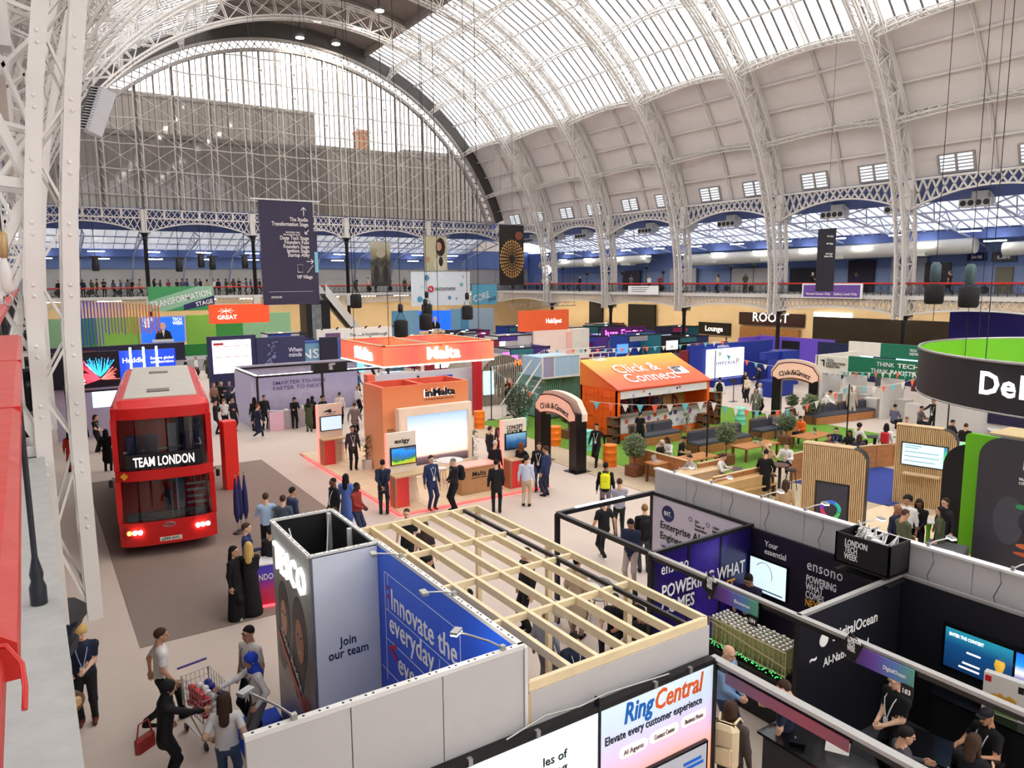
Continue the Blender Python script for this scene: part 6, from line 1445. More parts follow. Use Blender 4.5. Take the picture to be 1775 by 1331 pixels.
for c,rx,rz_,col in (((7.35,2.0),.14,.2,(90,92,98)),((7.35,1.55),.34,.32,(46,46,52)),((7.3,1.2),.3,.3,(60,44,40)),((7.65,1.9),.12,.06,(50,150,90)),((7.3,.95),.4,.08,(210,110,60)),((7.3,.75),.45,.06,(190,90,50))): blob(dl,'print_shape',19.59,c,rx,rz_,M('print %d %d'%(col[0],col[1]),col,.5),18,.004)
# phone on lime post, small table
ph=thing('phone_display','giant phone model leaning at the green stand','display',(19.25,6.9,0),rad(-78)); MB().bb(-.2,.2,-.04,.04,.1,1.15,.03).build('phone_body',M('phone grey',(176,176,180),.4),ph); m=MB(); [m.bx(-.16,.16,-.045,-.04,.25+.06*k,.27+.06*k) for k in range(12)]; m.build('screen_lines',M('grey lines',(120,120,126),.5),ph); MB().bx(-.2,-.14,-.03,.03,0,.1).build('foot',ironblk,ph)
gt=thing('pod_table','small white topped table on a lime green pedestal','table',tuple(G(1610,905,.95).xy)+(0,)); MB().lathe([(.24,.96),(.26,.98),(.24,1.0)],n=20).build('table_top',white,gt); MB().lathe([(.2,0),(.2,.02),(.06,.05),(.05,.7),(.09,.96)],n=14).build('pedestal',lime,gt)
tag(MB().bb(-.3,.3,-.45,.45,0,.75,.02).build('grey_cabinet',M('mid grey laminate',(92,90,98),.5),loc=tuple(G(1640,945,.75).xy)+(0,),rz=rad(15)),'grey cabinet in front of the green stand','cabinet')
tag(MB().bx(22.9,27.6,12.7,16.3,.004,.03).build('carpet',M('deep blue carpet',(44,62,140),.9)),'deep blue carpet between the slatted boards','carpet'); tag(MB().bx(18.6,23,8.2,12.9,.004,.03).build('timber_floor',M('pale oak floor')),'pale oak floor in front of the slatted boards','floor panel')
# round hanging sign
rg_=thing('ring_sign','round black hanging sign with lime green inside and white letters','sign',(0,0,0),world=True)
cen=Vector((22.2,7.6,0)); RRx=4.9; zz0,zz1=4.02,4.72
A_=G(1590,668,4.05)
def ringwall(r,mat,name,flip):
    m=MB(); n=64; vs=[]
    for k in range(n):
        a=2*pi*k/n; vs+= [(cen.x+r*math.cos(a),cen.y+r*math.sin(a),zz0),(cen.x+r*math.cos(a),cen.y+r*math.sin(a),zz1)]
    fs=[(2*k,2*((k+1)%n),2*((k+1)%n)+1,2*k+1) if not flip else (2*k+1,2*((k+1)%n)+1,2*((k+1)%n),2*k) for k in range(n)]; m.add(vs,fs,True); m.build(name,mat,rg_)
_d=ray(1590,640); _t=Vector((_d.x,_d.y,0)).normalized(); _n=Vector((_t.y,-_t.x,0)); RG=5.0; zz0,zz1=4.24,5.44; cen=_t*24+_n*RG
ringwall(RG,M('ring black cloth',(34,32,37),.6),'outer_skirt',False); ringwall(RG-.03,lime,'inner_skirt',True)
m=MB(); m.tube([(cen.x+RG*math.cos(2*pi*k/64),cen.y+RG*math.sin(2*pi*k/64),zz1) for k in range(65)],.04,6,False); m.tube([(cen.x+RG*math.cos(2*pi*k/64),cen.y+RG*math.sin(2*pi*k/64),zz0) for k in range(65)],.025,6,False); m.build('ring_tube',alu,rg_)
_a0=math.atan2(-cen.y,-cen.x); a=_a0-.62
for ch,wd in zip('Deloitte.',(.52,.42,.2,.42,.2,.3,.3,.42,.2)):
    b_=a+wd/RG/2; c=cen+Vector((math.cos(b_),math.sin(b_),0))*(RG+.02); txt(ch,rg_,c+Vector((0,0,4.66)),(-math.sin(b_),math.cos(b_),0),EZ,.74,wglow,None,.05,'CENTER'); a+=wd/RG
m=MB(); [m.cyl((cen.x+RG*math.cos(a),cen.y+RG*math.sin(a),zz1),(cen.x+RG*math.cos(a),cen.y+RG*math.sin(a),roofz(cen.x+RG*math.cos(a))),.01,n=5) for a in (_a0-.6,_a0+.3,_a0+2,_a0-2.2)]; m.build('suspension_cable',ironblk,rg_)
for k,(px,py,d_) in enumerate(((1620,500,24),(1680,505,23))):
    p=C0=Vector((0,0,CAMZ))+ray(px,py)*d_; t=thing('chain_motor','black chain hoist with cloth bag above the round sign, %s one'%('left','right')[k],'chain hoist',tuple(p)); MB().lathe([(.24,-.5),(.28,-.45),(.3,.1),(.12,.16)],n=12).build('bag',M('black cloth'),t); MB().lathe([(.12,.2),(.16,.3),(.16,.75),(.08,.85)],n=12).build('motor',M('motor grey blue',(70,90,96),.4,metal=.4),t); MB().cyl((0,0,.8),(0,0,roofz(p.x)-p.z),.012,n=5).build('cable',ironblk,t); MB().cyl((.05,0,-.5),(.05,0,-2.2),.01,n=5).build('hook_chain',ironblk,t)
# ================================================================ back of the hall and galleries
def glow(n,c,e=.8): return M('screen '+n,c,.35,em=e,var=.05)
def wallp(t,name,x0,x1,y0,y1,z0,z1,mat): return MB().bx(x0,x1,y0,y1,z0,z1).build(name,mat,t)
def lines(t,n,fn,w,z0,dz,mat,name='print_line'):
    m=MB()
    for k in range(n): fn(m,z0-dz*k,w*R.uniform(.5,1))
    return m.build(name,mat,t)
# fibre screen stand behind the bus
t=thing('fibre_screen_stand','dark stand with a glowing fibre optic picture, left of the bus','exhibition stand',(3,40,0),world=True)
wallp(t,'video_wall',.6,3.6,40,40.2,2.5,4.2,M('night print',(24,22,32),.3,em=.1))
for k in range(90):
    a=R.uniform(-.9,.9); l=R.uniform(.4,1.0); o=Vector((2.45,39.98,2.75)); 
    if k<2: pass
def fibres(n,col,c,l0,l1,a0,a1,nm):
    m=MB()
    for k in range(n):
        a=R.uniform(a0,a1); l=R.uniform(l0,l1); p=Vector(c); q=p+Vector((math.sin(a)*l,-.01,math.cos(a)*l)); m.tube([p,p.lerp(q,.5)+Vector((.06*math.sin(a*3),0,0)),q],.008,3,False); m.sph(q,.018,5,3)
    m.build(nm,glow('fibre '+nm,col,2.0),t)
fibres(60,(60,190,255),(2.75,39.97,3.0),.5,1.0,-.8,.8,'blue_fibres'); fibres(60,(255,70,90),(2.75,39.96,2.9),.4,1.1,-1.9,-.6,'red_fibres'); fibres(30,(255,120,110),(2.75,39.96,2.9),.3,.9,.7,1.8,'coral_fibres')
wallp(t,'red_caption',1.45,2.1,39.93,39.97,3.35,3.75,M('caption red',(220,40,60),.4,em=.6)); txt('Powering\nresilience',t,(1.5,39.92,2.85),EX,EZ,.16,wglow,.6,.003)
wallp(t,'lilac_wall',.8,5.6,40.3,40.4,0,2.5,M('lilac wall',(176,164,190),.5)); wallp(t,'small_screen',2.35,3.7,40.2,40.28,1.5,2.3,glow('cyan white',(210,236,246),1.0))
for x in (1.2,5.6): MB().bar((x,38,0),(x,38,2.6),.08).build('frame_bar',frm,t)
MB().bar((1.2,38,2.6),(5.6,38,2.6),.09).build('frame_bar',frm,t); MB().bar((1.2,38,2.6),(1.2,40.2,2.6),.09).build('frame_bar',frm,t)
t=thing('blue_tube_stand','bright blue stand with three vertical light tubes behind the bus','exhibition stand',(4.6,42,0),world=True)
wallp(t,'back_wall',3.7,6.4,42,42.2,0,4.0,M('electric blue print',(24,70,220),.4,em=.5)); txt('Huddle',t,(3.9,41.98,3.4),EX,EZ,.35,wglow,1.0,.01); txt('Secure global\ncollaboration',t,(5.2,41.98,3.5),EX,EZ,.2,wglow,1.1,.004)
for x in (4.25,4.85,5.45): MB().cyl((x,41.5,2.3),(x,41.5,4.2),.05,n=8).build('light_tube',glow('tube white',(240,248,255),5),t)
t=thing('maroon_display','low dark display row with white arrow panel at the far left','display',(3,50,0),world=True); wallp(t,'board',.8,8.2,50,50.3,2.6,3.7,M('aubergine',(34,28,56),.5)); m=MB(); m.ext([(5.4,49.98,3.1),(6.3,49.98,3.1),(6.3,49.98,3.0),(6.7,49.98,3.16),(6.3,49.98,3.32),(6.3,49.98,3.22),(5.4,49.98,3.22)],(0,-.02,0)); m.build('arrow',wtext,t); wallp(t,'counter',.8,8.2,46,49,0,1.0,M('pale counter',(190,180,186),.5)); wallp(t,'rust_panel',1.4,3.3,49.9,49.98,2.5,3.5,M('rust print',(110,44,40),.5))
# green stage
t=thing('green_stage','lime and green lecture stage with a bright video of a speaker','stage',(10,72,0),world=True)
lg=M('lime print',(150,206,84),.5); dg=M('leaf green print',(62,150,66),.5); sg=M('sage print',(150,196,150),.5)
for x0,x1,mt in ((-2,2.4,sg),(2.4,5.0,dg),(5,8.2,lg),(12.1,14.6,lg),(14.6,17,dg),(17,21.5,sg)): wallp(t,'backdrop_panel',x0,x1,72,72.3,1.0,4.5,mt)
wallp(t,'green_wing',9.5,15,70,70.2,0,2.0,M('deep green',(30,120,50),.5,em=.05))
wallp(t,'stage_floor',3,16,66.5,72,0,1.0,M('stage grey',(170,172,176),.5))
wallp(t,'video_frame',8.2,12.0,71.8,72,2.1,4.5,white); wallp(t,'video',8.35,11.85,71.75,71.8,2.2,4.4,glow('event blue',(30,96,226),1.1))
def speaker(t,x,y,z,s):
    blob(t,'video_head',y,(x,z+.95*s),.17*s,.24*s,M('video skin',(196,150,130),.4,em=.5),16,.01,'y'); m=MB(); m.ext([(x-.55*s,y,z),(x+.55*s,y,z),(x+.42*s,y,z+.55*s),(x+.12*s,y,z+.72*s),(x-.12*s,y,z+.72*s),(x-.42*s,y,z+.55*s)],(0,-.01,0)); m.build('video_suit',M('video suit',(24,22,30),.4),t); m=MB(); m.ext([(x-.1*s,y-.012,z+.7*s),(x+.1*s,y-.012,z+.7*s),(x,y-.012,z+.2*s)],(0,-.006,0)); m.build('video_shirt',wtext,t)
    wallp(t,'video_lectern',x-.7*s,x+.6*s,y-.03,y-.02,z-.1*s,z+.08*s,wtext)
speaker(t,10.1,71.73,2.35,1.35); txt('LONDON\nTECH\nWEEK',t,(8.5,71.72,4.1),EX,EZ,.35,wglow,.9,.01,ls=.8); txt('TECH\nWEEK',t,(10.9,71.72,4.05),EX,EZ,.4,wglow,.85,.01,ls=.85)
sc_=thing('slat_curtain','row of hanging violet to orange slats above the green stage','slat curtain',(6.5,67.5,3))
for k in range(26):
    c=[(70,50,190),(110,70,190),(140,90,140),(190,120,80),(214,110,60)][min(4,k//5)]; x=3.4+k*.23; z=2.2+ (1.0 if k>7 else .2)+R.random()*.3
    o=MB().bx(0,.09,0,.09,z,6.1-.02*k).build('hanging_slat',M('slat %d'%min(4,k//5),c,.5),sc_,loc=(x-6.5,-.02*k,-3))
t=thing('stage_banner','green hanging banner with big white stage name and navy stripe','banner',(11,68,5),world=True); wallp(t,'cloth',8.6,13.8,68,68.04,5.05,7.1,M('banner green',(70,160,100),.6)); m=MB(); m.ext([(8.6,67.99,5.05),(9.8,67.99,5.05),(13.8,67.99,6.2),(13.8,67.99,7.1),(12.5,67.99,7.1),(8.6,67.99,5.9)],(0,-.01,0)); m.build('pale_stripe',M('banner pale',(150,200,170),.6),t); m=MB(); m.ext([(11.3,67.97,5.1),(13.8,67.97,5.6),(13.8,67.97,6.3),(11.3,67.97,5.55)],(0,-.01,0)); m.build('navy_stripe',navy,t)
txt('TRANSFORMATION',t,(8.8,67.95,5.3),(1,0,.22),EZ,.75,wtext,4.9,.02); m=MB(); [m.cyl((x,68.02,7.1),(x,68.02,roofz(x)),.012,n=4) for x in (8.8,13.6)]; m.build('suspension_cable',ironblk,t); txt('STAGE',t,(12.3,67.95,5.4),(1,0,.2),EZ,.5,wtext,1.4,.02)
t=thing('orange_hanging_sign','orange red hanging sign with white flag and letters beside the green stage','sign',(14.5,62,4),world=True); wallp(t,'face',12.2,16.8,62,62.6,4.15,5.65,M('sign orange red',(238,84,40),.5,em=.35)); txt('GREAT',t,(12.7,61.98,4.5),EX,EZ,.45,wglow,1.5,.02); m=MB()
for a in (0,45,90,135): m.bar((13.4-.6*math.cos(rad(a)),61.97,5.15-.25*math.sin(rad(a))),(13.4+.6*math.cos(rad(a)),61.97,5.15+.25*math.sin(rad(a))),.02,.07,up=(0,1,0))
m.build('flag_mark',wglow,t); m=MB(); [m.cyl((x,62.3,5.6),(x,62.3,roofz(x)),.015,n=5) for x in (12.6,16.4)]; m.build('suspension_cable',ironblk,t)
# white screen and navy walls
t=thing('schedule_screen_stand','dark navy stand with a large white schedule screen','exhibition stand',(11,48,0),world=True); wallp(t,'navy_wall',9.2,12.1,48.1,48.4,0,4.1,M('navy wall',(44,44,82),.5)); wallp(t,'curved_wall',12.1,15.2,48.0,48.3,.8,3.9,M('slate navy',(58,58,92),.5)); wallp(t,'screen',9.45,11.75,48.0,48.1,1.8,3.85,glow('schedule white',(250,246,250),1.3)); m=MB(); [m.bx(9.6,11.6,47.98,48.0,z,z+.03) for z in (3.45,2.8)]; m.build('schedule_rule',M('rule red',(206,60,70),.5),t); wallp(t,'schedule_header',9.5,10.1,47.97,47.99,3.55,3.7,M('rule red'),)
for k in range(12): m=MB(); p=(13.0+R.uniform(-.3,.3),47.98,2.0+k*.13); m.tube([p,(p[0]+R.uniform(-.25,.25),47.98,p[2]+R.uniform(0,.2)),(p[0]+R.uniform(-.3,.3),47.98,p[2]+R.uniform(-.1,.2))],.02,4); m.build('line_art',M('pale line art',(190,196,230),.5),t)
txt('When\nminds',t,(14.1,47.97,2.9),EX,EZ,.4,wtext,.9,.01,ls=.8)
t=thing('blue_letter_wall','blue wall with large white letters behind the open frame stand','exhibition stand',(16,50,0),world=True); wallp(t,'wall',14.6,19.0,50,50.3,0,3.4,M('mid blue wall',(70,96,170),.5)); wallp(t,'letter_panel',15.0,16.8,49.9,50,2.0,3.2,M('teal panel',(120,170,196),.5)); txt('NS',t,(15.4,49.88,2.2),EX,EZ,.9,wtext,1.3,.03); wallp(t,'screen',13.0,15.4,46,46.2,.7,1.7,glow('blue slide',(50,90,220),.9)); txt('Microsoft',t,(13.3,45.95,1.3),EX,EZ,.25,wglow,1.2,.004)
wallp(t,'dark_column',16.8,18.0,49.6,49.9,1.2,3.6,M('ink panel',(32,30,50),.5))
# open frame stand with lilac wall
t=thing('lilac_frame_stand','open black frame stand with a lilac grey printed back wall and curved counter','exhibition stand',(12,38,0),world=True)
lw_=ramp('lilac sea print',[(0,(150,140,170)),(.4,(186,178,204)),(.7,(170,164,196)),(1,(200,190,206))],2,0,3,.4,noise=.4,nsc=3)
wallp(t,'back_wall',9.3,16.2,41.5,41.6,0,2.9,lw_); wallp(t,'side_wall',9.2,9.3,38,41.5,0,2.7,M('lilac side',(206,198,214),.5))
for p,q in (((9.3,37.2,2.75),(16.3,37.2,2.75)),((9.3,37.2,2.75),(9.3,41.5,2.75)),((16.3,37.2,2.75),(16.3,41.5,2.75)),((9.3,37.2,0),(9.3,37.2,2.75)),((12.6,37.2,0),(12.6,37.2,2.75)),((16.3,37.2,0),(16.3,37.2,2.75)),((9.3,41.4,2.75),(16.2,41.4,2.75))): MB().bar(p,q,.1).build('frame_bar',frm,t)
MB().bar((9.3,37.3,2.82),(9.3,41.4,2.82),.1,.04).build('light_strip',glow('strip white',(250,250,255),2),t); MB().bar((9.4,37.2,2.82),(16.2,37.2,2.82),.1,.03).build('light_strip',glow('strip white',(250,250,255),2),t)
txt('SMARTER TO-WIN\nFASTER TO NEXT',t,(11.2,41.48,1.7),EX,EZ,.3,M('lilac ink',(110,100,150),.5),3.0,.004); wallp(t,'small_screen',9.32,9.36,39.8,40.9,1.3,2.0,glow('sky globe',(120,190,236),.8)); wallp(t,'equipment_case',12.1,13.9,37.0,37.4,2.78,3.25,black); txt('LONDON\nTECH\nWEEK',t,(12.9,36.98,3.12),EX,EZ,.15,wtext,.35,.004,ls=.8)
t=thing('curved_counter','pale curved reception counter of the lilac stand','counter',(10.9,37.6,0)); m=MB(); pts=[(1.1*math.cos(a)-.0,.5*math.sin(a),0) for a in [rad(150+12*k) for k in range(20)]]+[(.8*math.cos(a),.25*math.sin(a),0) for a in [rad(378-12*k) for k in range(20)]]; m.ext(pts,(0,0,.95)); m.build('body',M('pale counter',(190,180,186)),t); wallp(t,'leaflet_board',-1.15,-.45,-.62,-.58,0,.95,M('pink leaflet',(236,190,210),.5)); m=MB(); [m.bb(-.3+.3*k,-.12+.3*k,-.4,-.2,.95,1.0+.1*(k%2),.01) for k in range(4)]; m.build('brochures',M('paper',(236,234,230)),t)
tag(MB().bb(0,1.2,0,.5,0,1.2,.02).build('blue_literature_rack',ramp('rack print',[(0,(40,80,190)),(.5,(50,120,200)),(.55,(220,220,230)),(.8,(220,216,226)),(1,(80,60,150))],2,0,2.2,.5),loc=(16.6,38.5,0)),'tall blue and white literature rack right of the lilac stand','rack').scale=(1,1,1.9)
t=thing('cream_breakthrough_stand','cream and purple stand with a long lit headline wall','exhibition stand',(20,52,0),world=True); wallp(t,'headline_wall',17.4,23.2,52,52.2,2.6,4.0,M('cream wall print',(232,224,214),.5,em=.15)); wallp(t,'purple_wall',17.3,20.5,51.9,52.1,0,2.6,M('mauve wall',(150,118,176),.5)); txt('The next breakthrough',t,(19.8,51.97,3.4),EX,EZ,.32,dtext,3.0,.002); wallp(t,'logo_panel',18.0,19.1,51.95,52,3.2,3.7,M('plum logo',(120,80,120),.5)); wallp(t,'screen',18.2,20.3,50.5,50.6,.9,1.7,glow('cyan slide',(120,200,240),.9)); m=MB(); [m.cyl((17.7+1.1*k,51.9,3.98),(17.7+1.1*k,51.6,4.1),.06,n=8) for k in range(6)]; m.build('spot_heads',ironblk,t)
t=thing('white_panel_stand','white stand with two blue screens and red posts behind the coral tower','exhibition stand',(18,34,0),world=True); wallp(t,'wall',14.6,20.6,35.5,35.6,0,2.6,M('cool white wall',(204,204,216),.5)); wallp(t,'screen',15.2,16.2,35.4,35.5,1.4,2.0,glow('bright blue',(20,140,250),1.0)); wallp(t,'screen',18.3,19.3,35.4,35.5,1.6,2.3,glow('navy red',(40,50,120),.7)); wallp(t,'red_post',14.2,14.6,35.0,35.5,0,2.7,coral); wallp(t,'red_post',20.3,20.7,34.6,35.0,0,3.0,M('signal red',(196,30,40),.5)); txt('Partnering\nfor innovation',t,(16.5,35.48,2.0),EX,EZ,.18,dtext,1.2,.002); wallp(t,'divider',17.2,17.24,35.3,35.48,.3,2.4,ironblk)
# hall end: stairs, core stage
t=thing('end_staircase','white railed staircase rising to the end gallery','staircase',(29,79,0),world=True)
m=MB()
for k in range(26): f=k/26; m.bx(27.0+4.6*f,27.3+4.6*f,77.2,79.2,6.0*(1-f)-.1,6.0*(1-f)+.1)
m.build('steps',M('stair tread',(70,66,70),.7),t)
for y in (77.1,79.3): m=MB(); m.ext([(26.9,y,5.9),(31.8,y,-.3),(31.8,y,1.0),(26.9,y,7.2)],(0,.06,0)); m.build('balustrade',M('stair white',(216,214,212),.5),t)
wallp(t,'dark_flank',24.8,27.4,77.4,79.6,0,5.4,black); wallp(t,'flank_print',25.4,26.4,77.3,77.4,1,5,M('smoky print',(120,124,128),.6,var=.5,vs=2))
t=thing('blue_stage','pale blue lecture stage with a bright video of a speaker','stage',(39,74,0),world=True); wb=M('powder blue',(140,190,216),.5); wb2=M('stage aqua',(96,166,200),.5)
for x0,x1,mt in ((33.1,34.4,wb2),(34.4,36.3,wb),(40.2,41.5,wb),(41.5,42.6,wb2),(42.6,46,M('mist blue',(170,196,214),.5))): wallp(t,'backdrop_panel',x0,x1,74,74.2,1.0,4.2,mt)
wallp(t,'video',36.3,40.2,73.9,74,1.9,4.1,glow('event blue',(30,96,226),1.1)); speaker(t,38.2,73.88,2.0,1.25); wallp(t,'stage_floor',33,47,70,73.8,0,1.0,M('violet plinth',(70,50,110),.5)); wallp(t,'stage_edge',40,47,69.6,69.9,1.0,1.3,M('pale edge',(200,204,220),.5))  # stage edge is a plain pale bar
# hanging banners
def banner(label,x0,x1,y,z0,z1,mat,name='hanging_banner',rod=True):
    t=thing(name,label,'banner',((x0+x1)/2,y,z0),world=True); wallp(t,'cloth',x0,x1,y,y+.03,z0,z1,mat)
    if rod: MB().bar((x0-.35,y,z1+.05),(x1+.35,y,z1+.05),.06).build('rod',alu,t); m=MB(); [m.cyl((x,y,z1),(x,y,roofz(x)),.01,n=4) for x in (x0+.2,x1-.2)]; m.build('suspension_cable',ironblk,t)
    return t
dn=M('dusk navy cloth',(58,54,80),.7,var=.12,vs=1.2)
t=banner('big dusk navy banner listing stages with white arrows',9.25,11.75,35,6.35,11.1,dn)
txt('The Studio\nTransformation Stage',t,(11.5,34.97,10.2),EX,EZ,.26,wtext,1.7,.004,'RIGHT',ls=.85); txt('Deep Tech Stage\nFounders Fuse\nFounders Stage\nIgnition Stage\nStartup Alley',t,(11.5,34.97,9.35),EX,EZ,.25,wtext,1.35,.004,'RIGHT',ls=.78); txt('VIP Village',t,(11.6,34.97,7.55),EX,EZ,.24,wtext,.75,.004,'RIGHT'); txt('NATIONAL HALL\nVIA STARTUP ALLEY',t,(11.1,34.97,9.65),EX,EZ,.11,wtext,.8,.001,'RIGHT'); txt('LONDON TECH WEEK',t,(9.6,34.97,6.65),EX,EZ,.14,wtext,.5,.003)
def arrow(t,c,a,s,y):
    m=MB(); d=Vector((math.cos(a),0,math.sin(a))); c=Vector((c[0],y,c[1])); m.bar(c-d*s,c+d*s,.012,.035,up=(0,1,0)) if False else m.bar(c-d*s,c+d*s,.03,.012,up=(0,1,0))
    for q in (2.4,-2.4): e=Vector((math.cos(a+q),0,math.sin(a+q))); m.bar(c+d*s,c+d*s+e*s*.9,.03,.012,up=(0,1,0))
    m.build('arrow',wtext,t)
arrow(t,(11.3,10.65),pi/2,.2,34.96); arrow(t,(11.42,9.72),rad(225),.13,34.96); arrow(t,(11.5,8.35),0,.17,34.96)
m=MB(); [m.bar((11.35+.05*k,34.96,7.85+.06*k),(11.4+.05*k,34.96,7.85+.06*k),.012,.03) for k in range(6)]; m.tube([(10.9,34.96,7.85),(11.15,34.96,7.85),(11.15,34.96,8.2),(10.9,34.96,8.2),(10.9,34.96,7.85)],.015,4); m.bar((9.5,34.96,6.95),(11.6,34.96,6.95),.01); m.build('pictograms',wtext,t)
t=banner('second dusk navy banner with a pale blue block, behind the big one',12.6,13.6,40,6.2,10.1,dn); wallp(t,'blue_block',12.8,13.6,39.97,39.99,7.9,9.0,M('sky block',(130,196,220),.6)); txt('A/',t,(12.9,39.95,8.5),EX,EZ,.4,wtext,None,.01)
t=banner('sepia photo banner of people at tables',30.0,32.2,72,6.9,11.4,ramp('sepia photo',[(0,(40,36,36)),(.4,(90,84,76)),(.55,(40,38,36)),(.75,(150,140,110)),(1,(186,180,160))],2,-.1,4.6,.6,noise=.35,nsc=1.5))
for x in (30.6,31.6): blob(t,'photo_figure',71.97,(x,8.2),.3,.9,M('photo dark',(44,40,40),.6),14,.01,'y')
blob(t,'photo_vase',71.97,(31.1,10.2),.5,.4,M('photo light',(170,160,140),.6),14,.01,'y')
t=banner('portrait banner of a dark haired woman in a cream jacket',35.1,37.8,70,8.4,12.0,M('khaki photo',(188,180,150),.6)); pc_=M('photo skin',(190,140,116),.6); ph_=M('photo hair',(40,30,30),.6)
for nm,c,rx,rz_,mt in (('photo_hair',(37.0,10.9),.55,.95,ph_),('photo_face',(36.8,10.95),.32,.45,pc_),('photo_jacket',(36.9,9.1),.8,.75,M('photo cream',(206,198,170),.6)),('photo_top',(37.0,9.4),.25,.5,ph_),('photo_hand',(35.5,9.6),.22,.3,pc_)): _yy=_yy-.012 if nm!='photo_hair' else 69.96; blob(t,nm,_yy,c,rx,rz_,mt,16,.01,'y')
t=banner('black banner with a golden scaled fan shaped ornament',38.0,40.8,60,6.9,12.6,M('black cloth banner',(34,28,28),.7))
gold=M('gold scales',(196,150,84),.5,var=.3,vs=6)
for rr in range(5):
    m=MB(); n=14+rr*4
    for k in range(n):
        a=2*pi*k/n; r_=.35+.22*rr; m.ext([(39.4+r_*math.cos(a-.1),59.97,9.4+1.3*r_*math.sin(a-.1)),(39.4+r_*math.cos(a+.1),59.97,9.4+1.3*r_*math.sin(a+.1)),(39.4+(r_+.2)*math.cos(a),59.97,9.4+1.3*(r_+.2)*math.sin(a))],(0,-.01,0))
    m.build('scale_ring',gold,t)
blob(t,'ornament_head',59.96,(40.2,11.6),.45,.4,M('ornament brown',(120,70,50),.6),14,.01,'y')
t=banner('white banner with a red ring logo and pale blue bubbles',31.6,38.2,66,4.95,8.3,M('ice white cloth',(222,232,240),.6)); 
for c,r_,cc in (((33.3,7.7),.28,(90,150,180)),((32.5,5.6),.3,(80,160,200)),((35.8,5.7),.2,(90,170,210)),((37.2,7.0),.2,(120,180,190)),((37.4,7.8),.15,(180,200,210)),((32.8,6.8),.16,(190,220,230)),((36.6,5.6),.12,(120,190,220))): blob(t,'bubble',65.97,c,r_,r_,M('bubble %d'%cc[0],cc,.6),14,.01,'y')
m=MB(); m.tube([(33.7+.24*math.cos(a),65.95,6.6+.24*math.sin(a)) for a in [k*pi/8 for k in range(17)]],.09,6,False); m.build('red_ring',M('logo red',(206,30,60),.5),t); txt('outsystems',t,(34.15,65.96,6.45),EX,EZ,.6,dtext,2.3,.004)
t=banner('aqua banner with the white word core',39.6,42.7,68,4.85,7.0,M('aqua cloth',(100,180,210),.6)); txt('CORE',t,(39.8,67.96,5.1),(1,0,.25),EZ,1.0,wtext,2.0,.03); txt('STAGE',t,(41.6,67.96,5.1),(1,0,.3),EZ,.5,navy,1.0,.02)
t=thing('slim_black_banner','slim black hanging banner with white directions before the far gallery','banner',(44,29.7,6.5),world=True); wallp(t,'cloth',44,44.03,29.0,30.3,6.5,10.55,M('ink cloth',(36,34,44),.7)); txt('The Stage\n\n\nVIP Village\n\n\n\nTalks Stage\nStartup Alley',t,(43.98,29.15,10.0),NY,EZ,.16,wtext,.6,.002,'RIGHT'); m=MB(); m.cyl((44,29.65,10.5),(44,29.65,roofz(44)),.012,n=5); m.build('suspension_cable',ironblk,t)
# orange sign with truss, pink walls
t=thing('orange_cloth_sign','orange hanging sign with glowing letters under a white truss','sign',(40,56,3),world=True); wallp(t,'face',37.7,43.2,56,56.5,2.7,4.6,M('sign terracotta',(226,96,52),.5,em=.25)); txt('HubSpot',t,(40.5,55.97,3.4),EX,EZ,.6,wglow,1.8,.03); m=MB()
for z in (4.95,5.3): m.bar((36.6,56.2,z),(44.2,56.2,z),.07)
for k in range(14): x=36.6+.543*k; m.bar((x,56.2,4.95),(x+.543,56.2,5.3) if k%2 else (x+.27,56.2,5.3),.04)
m.build('truss',alu,t); m=MB(); [m.cyl((x,56.2,5.3),(x,56.2,roofz(x)),.012,n=5) for x in (37,44)]; m.build('suspension_cable',ironblk,t)
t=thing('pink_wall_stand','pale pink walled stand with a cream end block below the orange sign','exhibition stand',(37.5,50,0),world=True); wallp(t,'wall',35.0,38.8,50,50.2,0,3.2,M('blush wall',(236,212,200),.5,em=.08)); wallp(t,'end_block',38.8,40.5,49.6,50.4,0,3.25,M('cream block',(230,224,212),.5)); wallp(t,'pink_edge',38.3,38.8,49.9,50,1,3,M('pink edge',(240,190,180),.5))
# two-storey container unit with stairs
t=thing('green_container','pale green corrugated container with a light blue box room on top and white railings','container',(24,33,0),world=True)
m=MB(); 
for k in range(34): x=22.6+.14*k; m.bx(x,x+.07,31.4,31.47,.1,2.25); 
m.bx(22.6,27.4,31.45,34,.1,2.3); m.build('container_shell',M('sea green steel',(110,158,146),.5),t)
wallp(t,'box_front',22.95,24.6,31.0,31.06,2.35,3.4,M('sky blue panel',(166,200,226),.5)); wallp(t,'box_side',22.2,22.95,31.0,31.06,2.35,3.4,M('lavender panel',(160,158,192),.5)); wallp(t,'box_room',22.3,24.6,31.1,33,2.35,3.38,M('sky blue panel'))
m=MB(); 
for x in (22.2,22.95,24.62): m.bar((x,30.98,2.3),(x,30.98,3.45),.06)
m.bar((22.2,30.98,3.45),(24.62,30.98,3.45),.06); m.bar((22.2,30.98,2.32),(27.4,30.98,2.32),.08)
for z in (2.8,3.1,3.4): m.bar((24.6,31.2,z),(27.4,31.2,z),.035); m.bar((24.6,34,z),(29,34,z),.035)
for k in range(6): m.bar((24.6+.56*k,31.2,2.3),(24.6+.56*k,31.2,3.4),.035)
for dy in (0,.9):
    m.bar((22.4,31.2+dy,2.4),(20.2,31.0+dy,.1),.06); m.bar((22.4,31.2+dy,3.3),(20.2,31.0+dy,1.0),.05); m.bar((21.3,31.1+dy,1.25),(21.3,31.1+dy,2.15),.04); m.bar((20.3,31.0+dy,.1),(20.3,31.0+dy,1.0),.04)
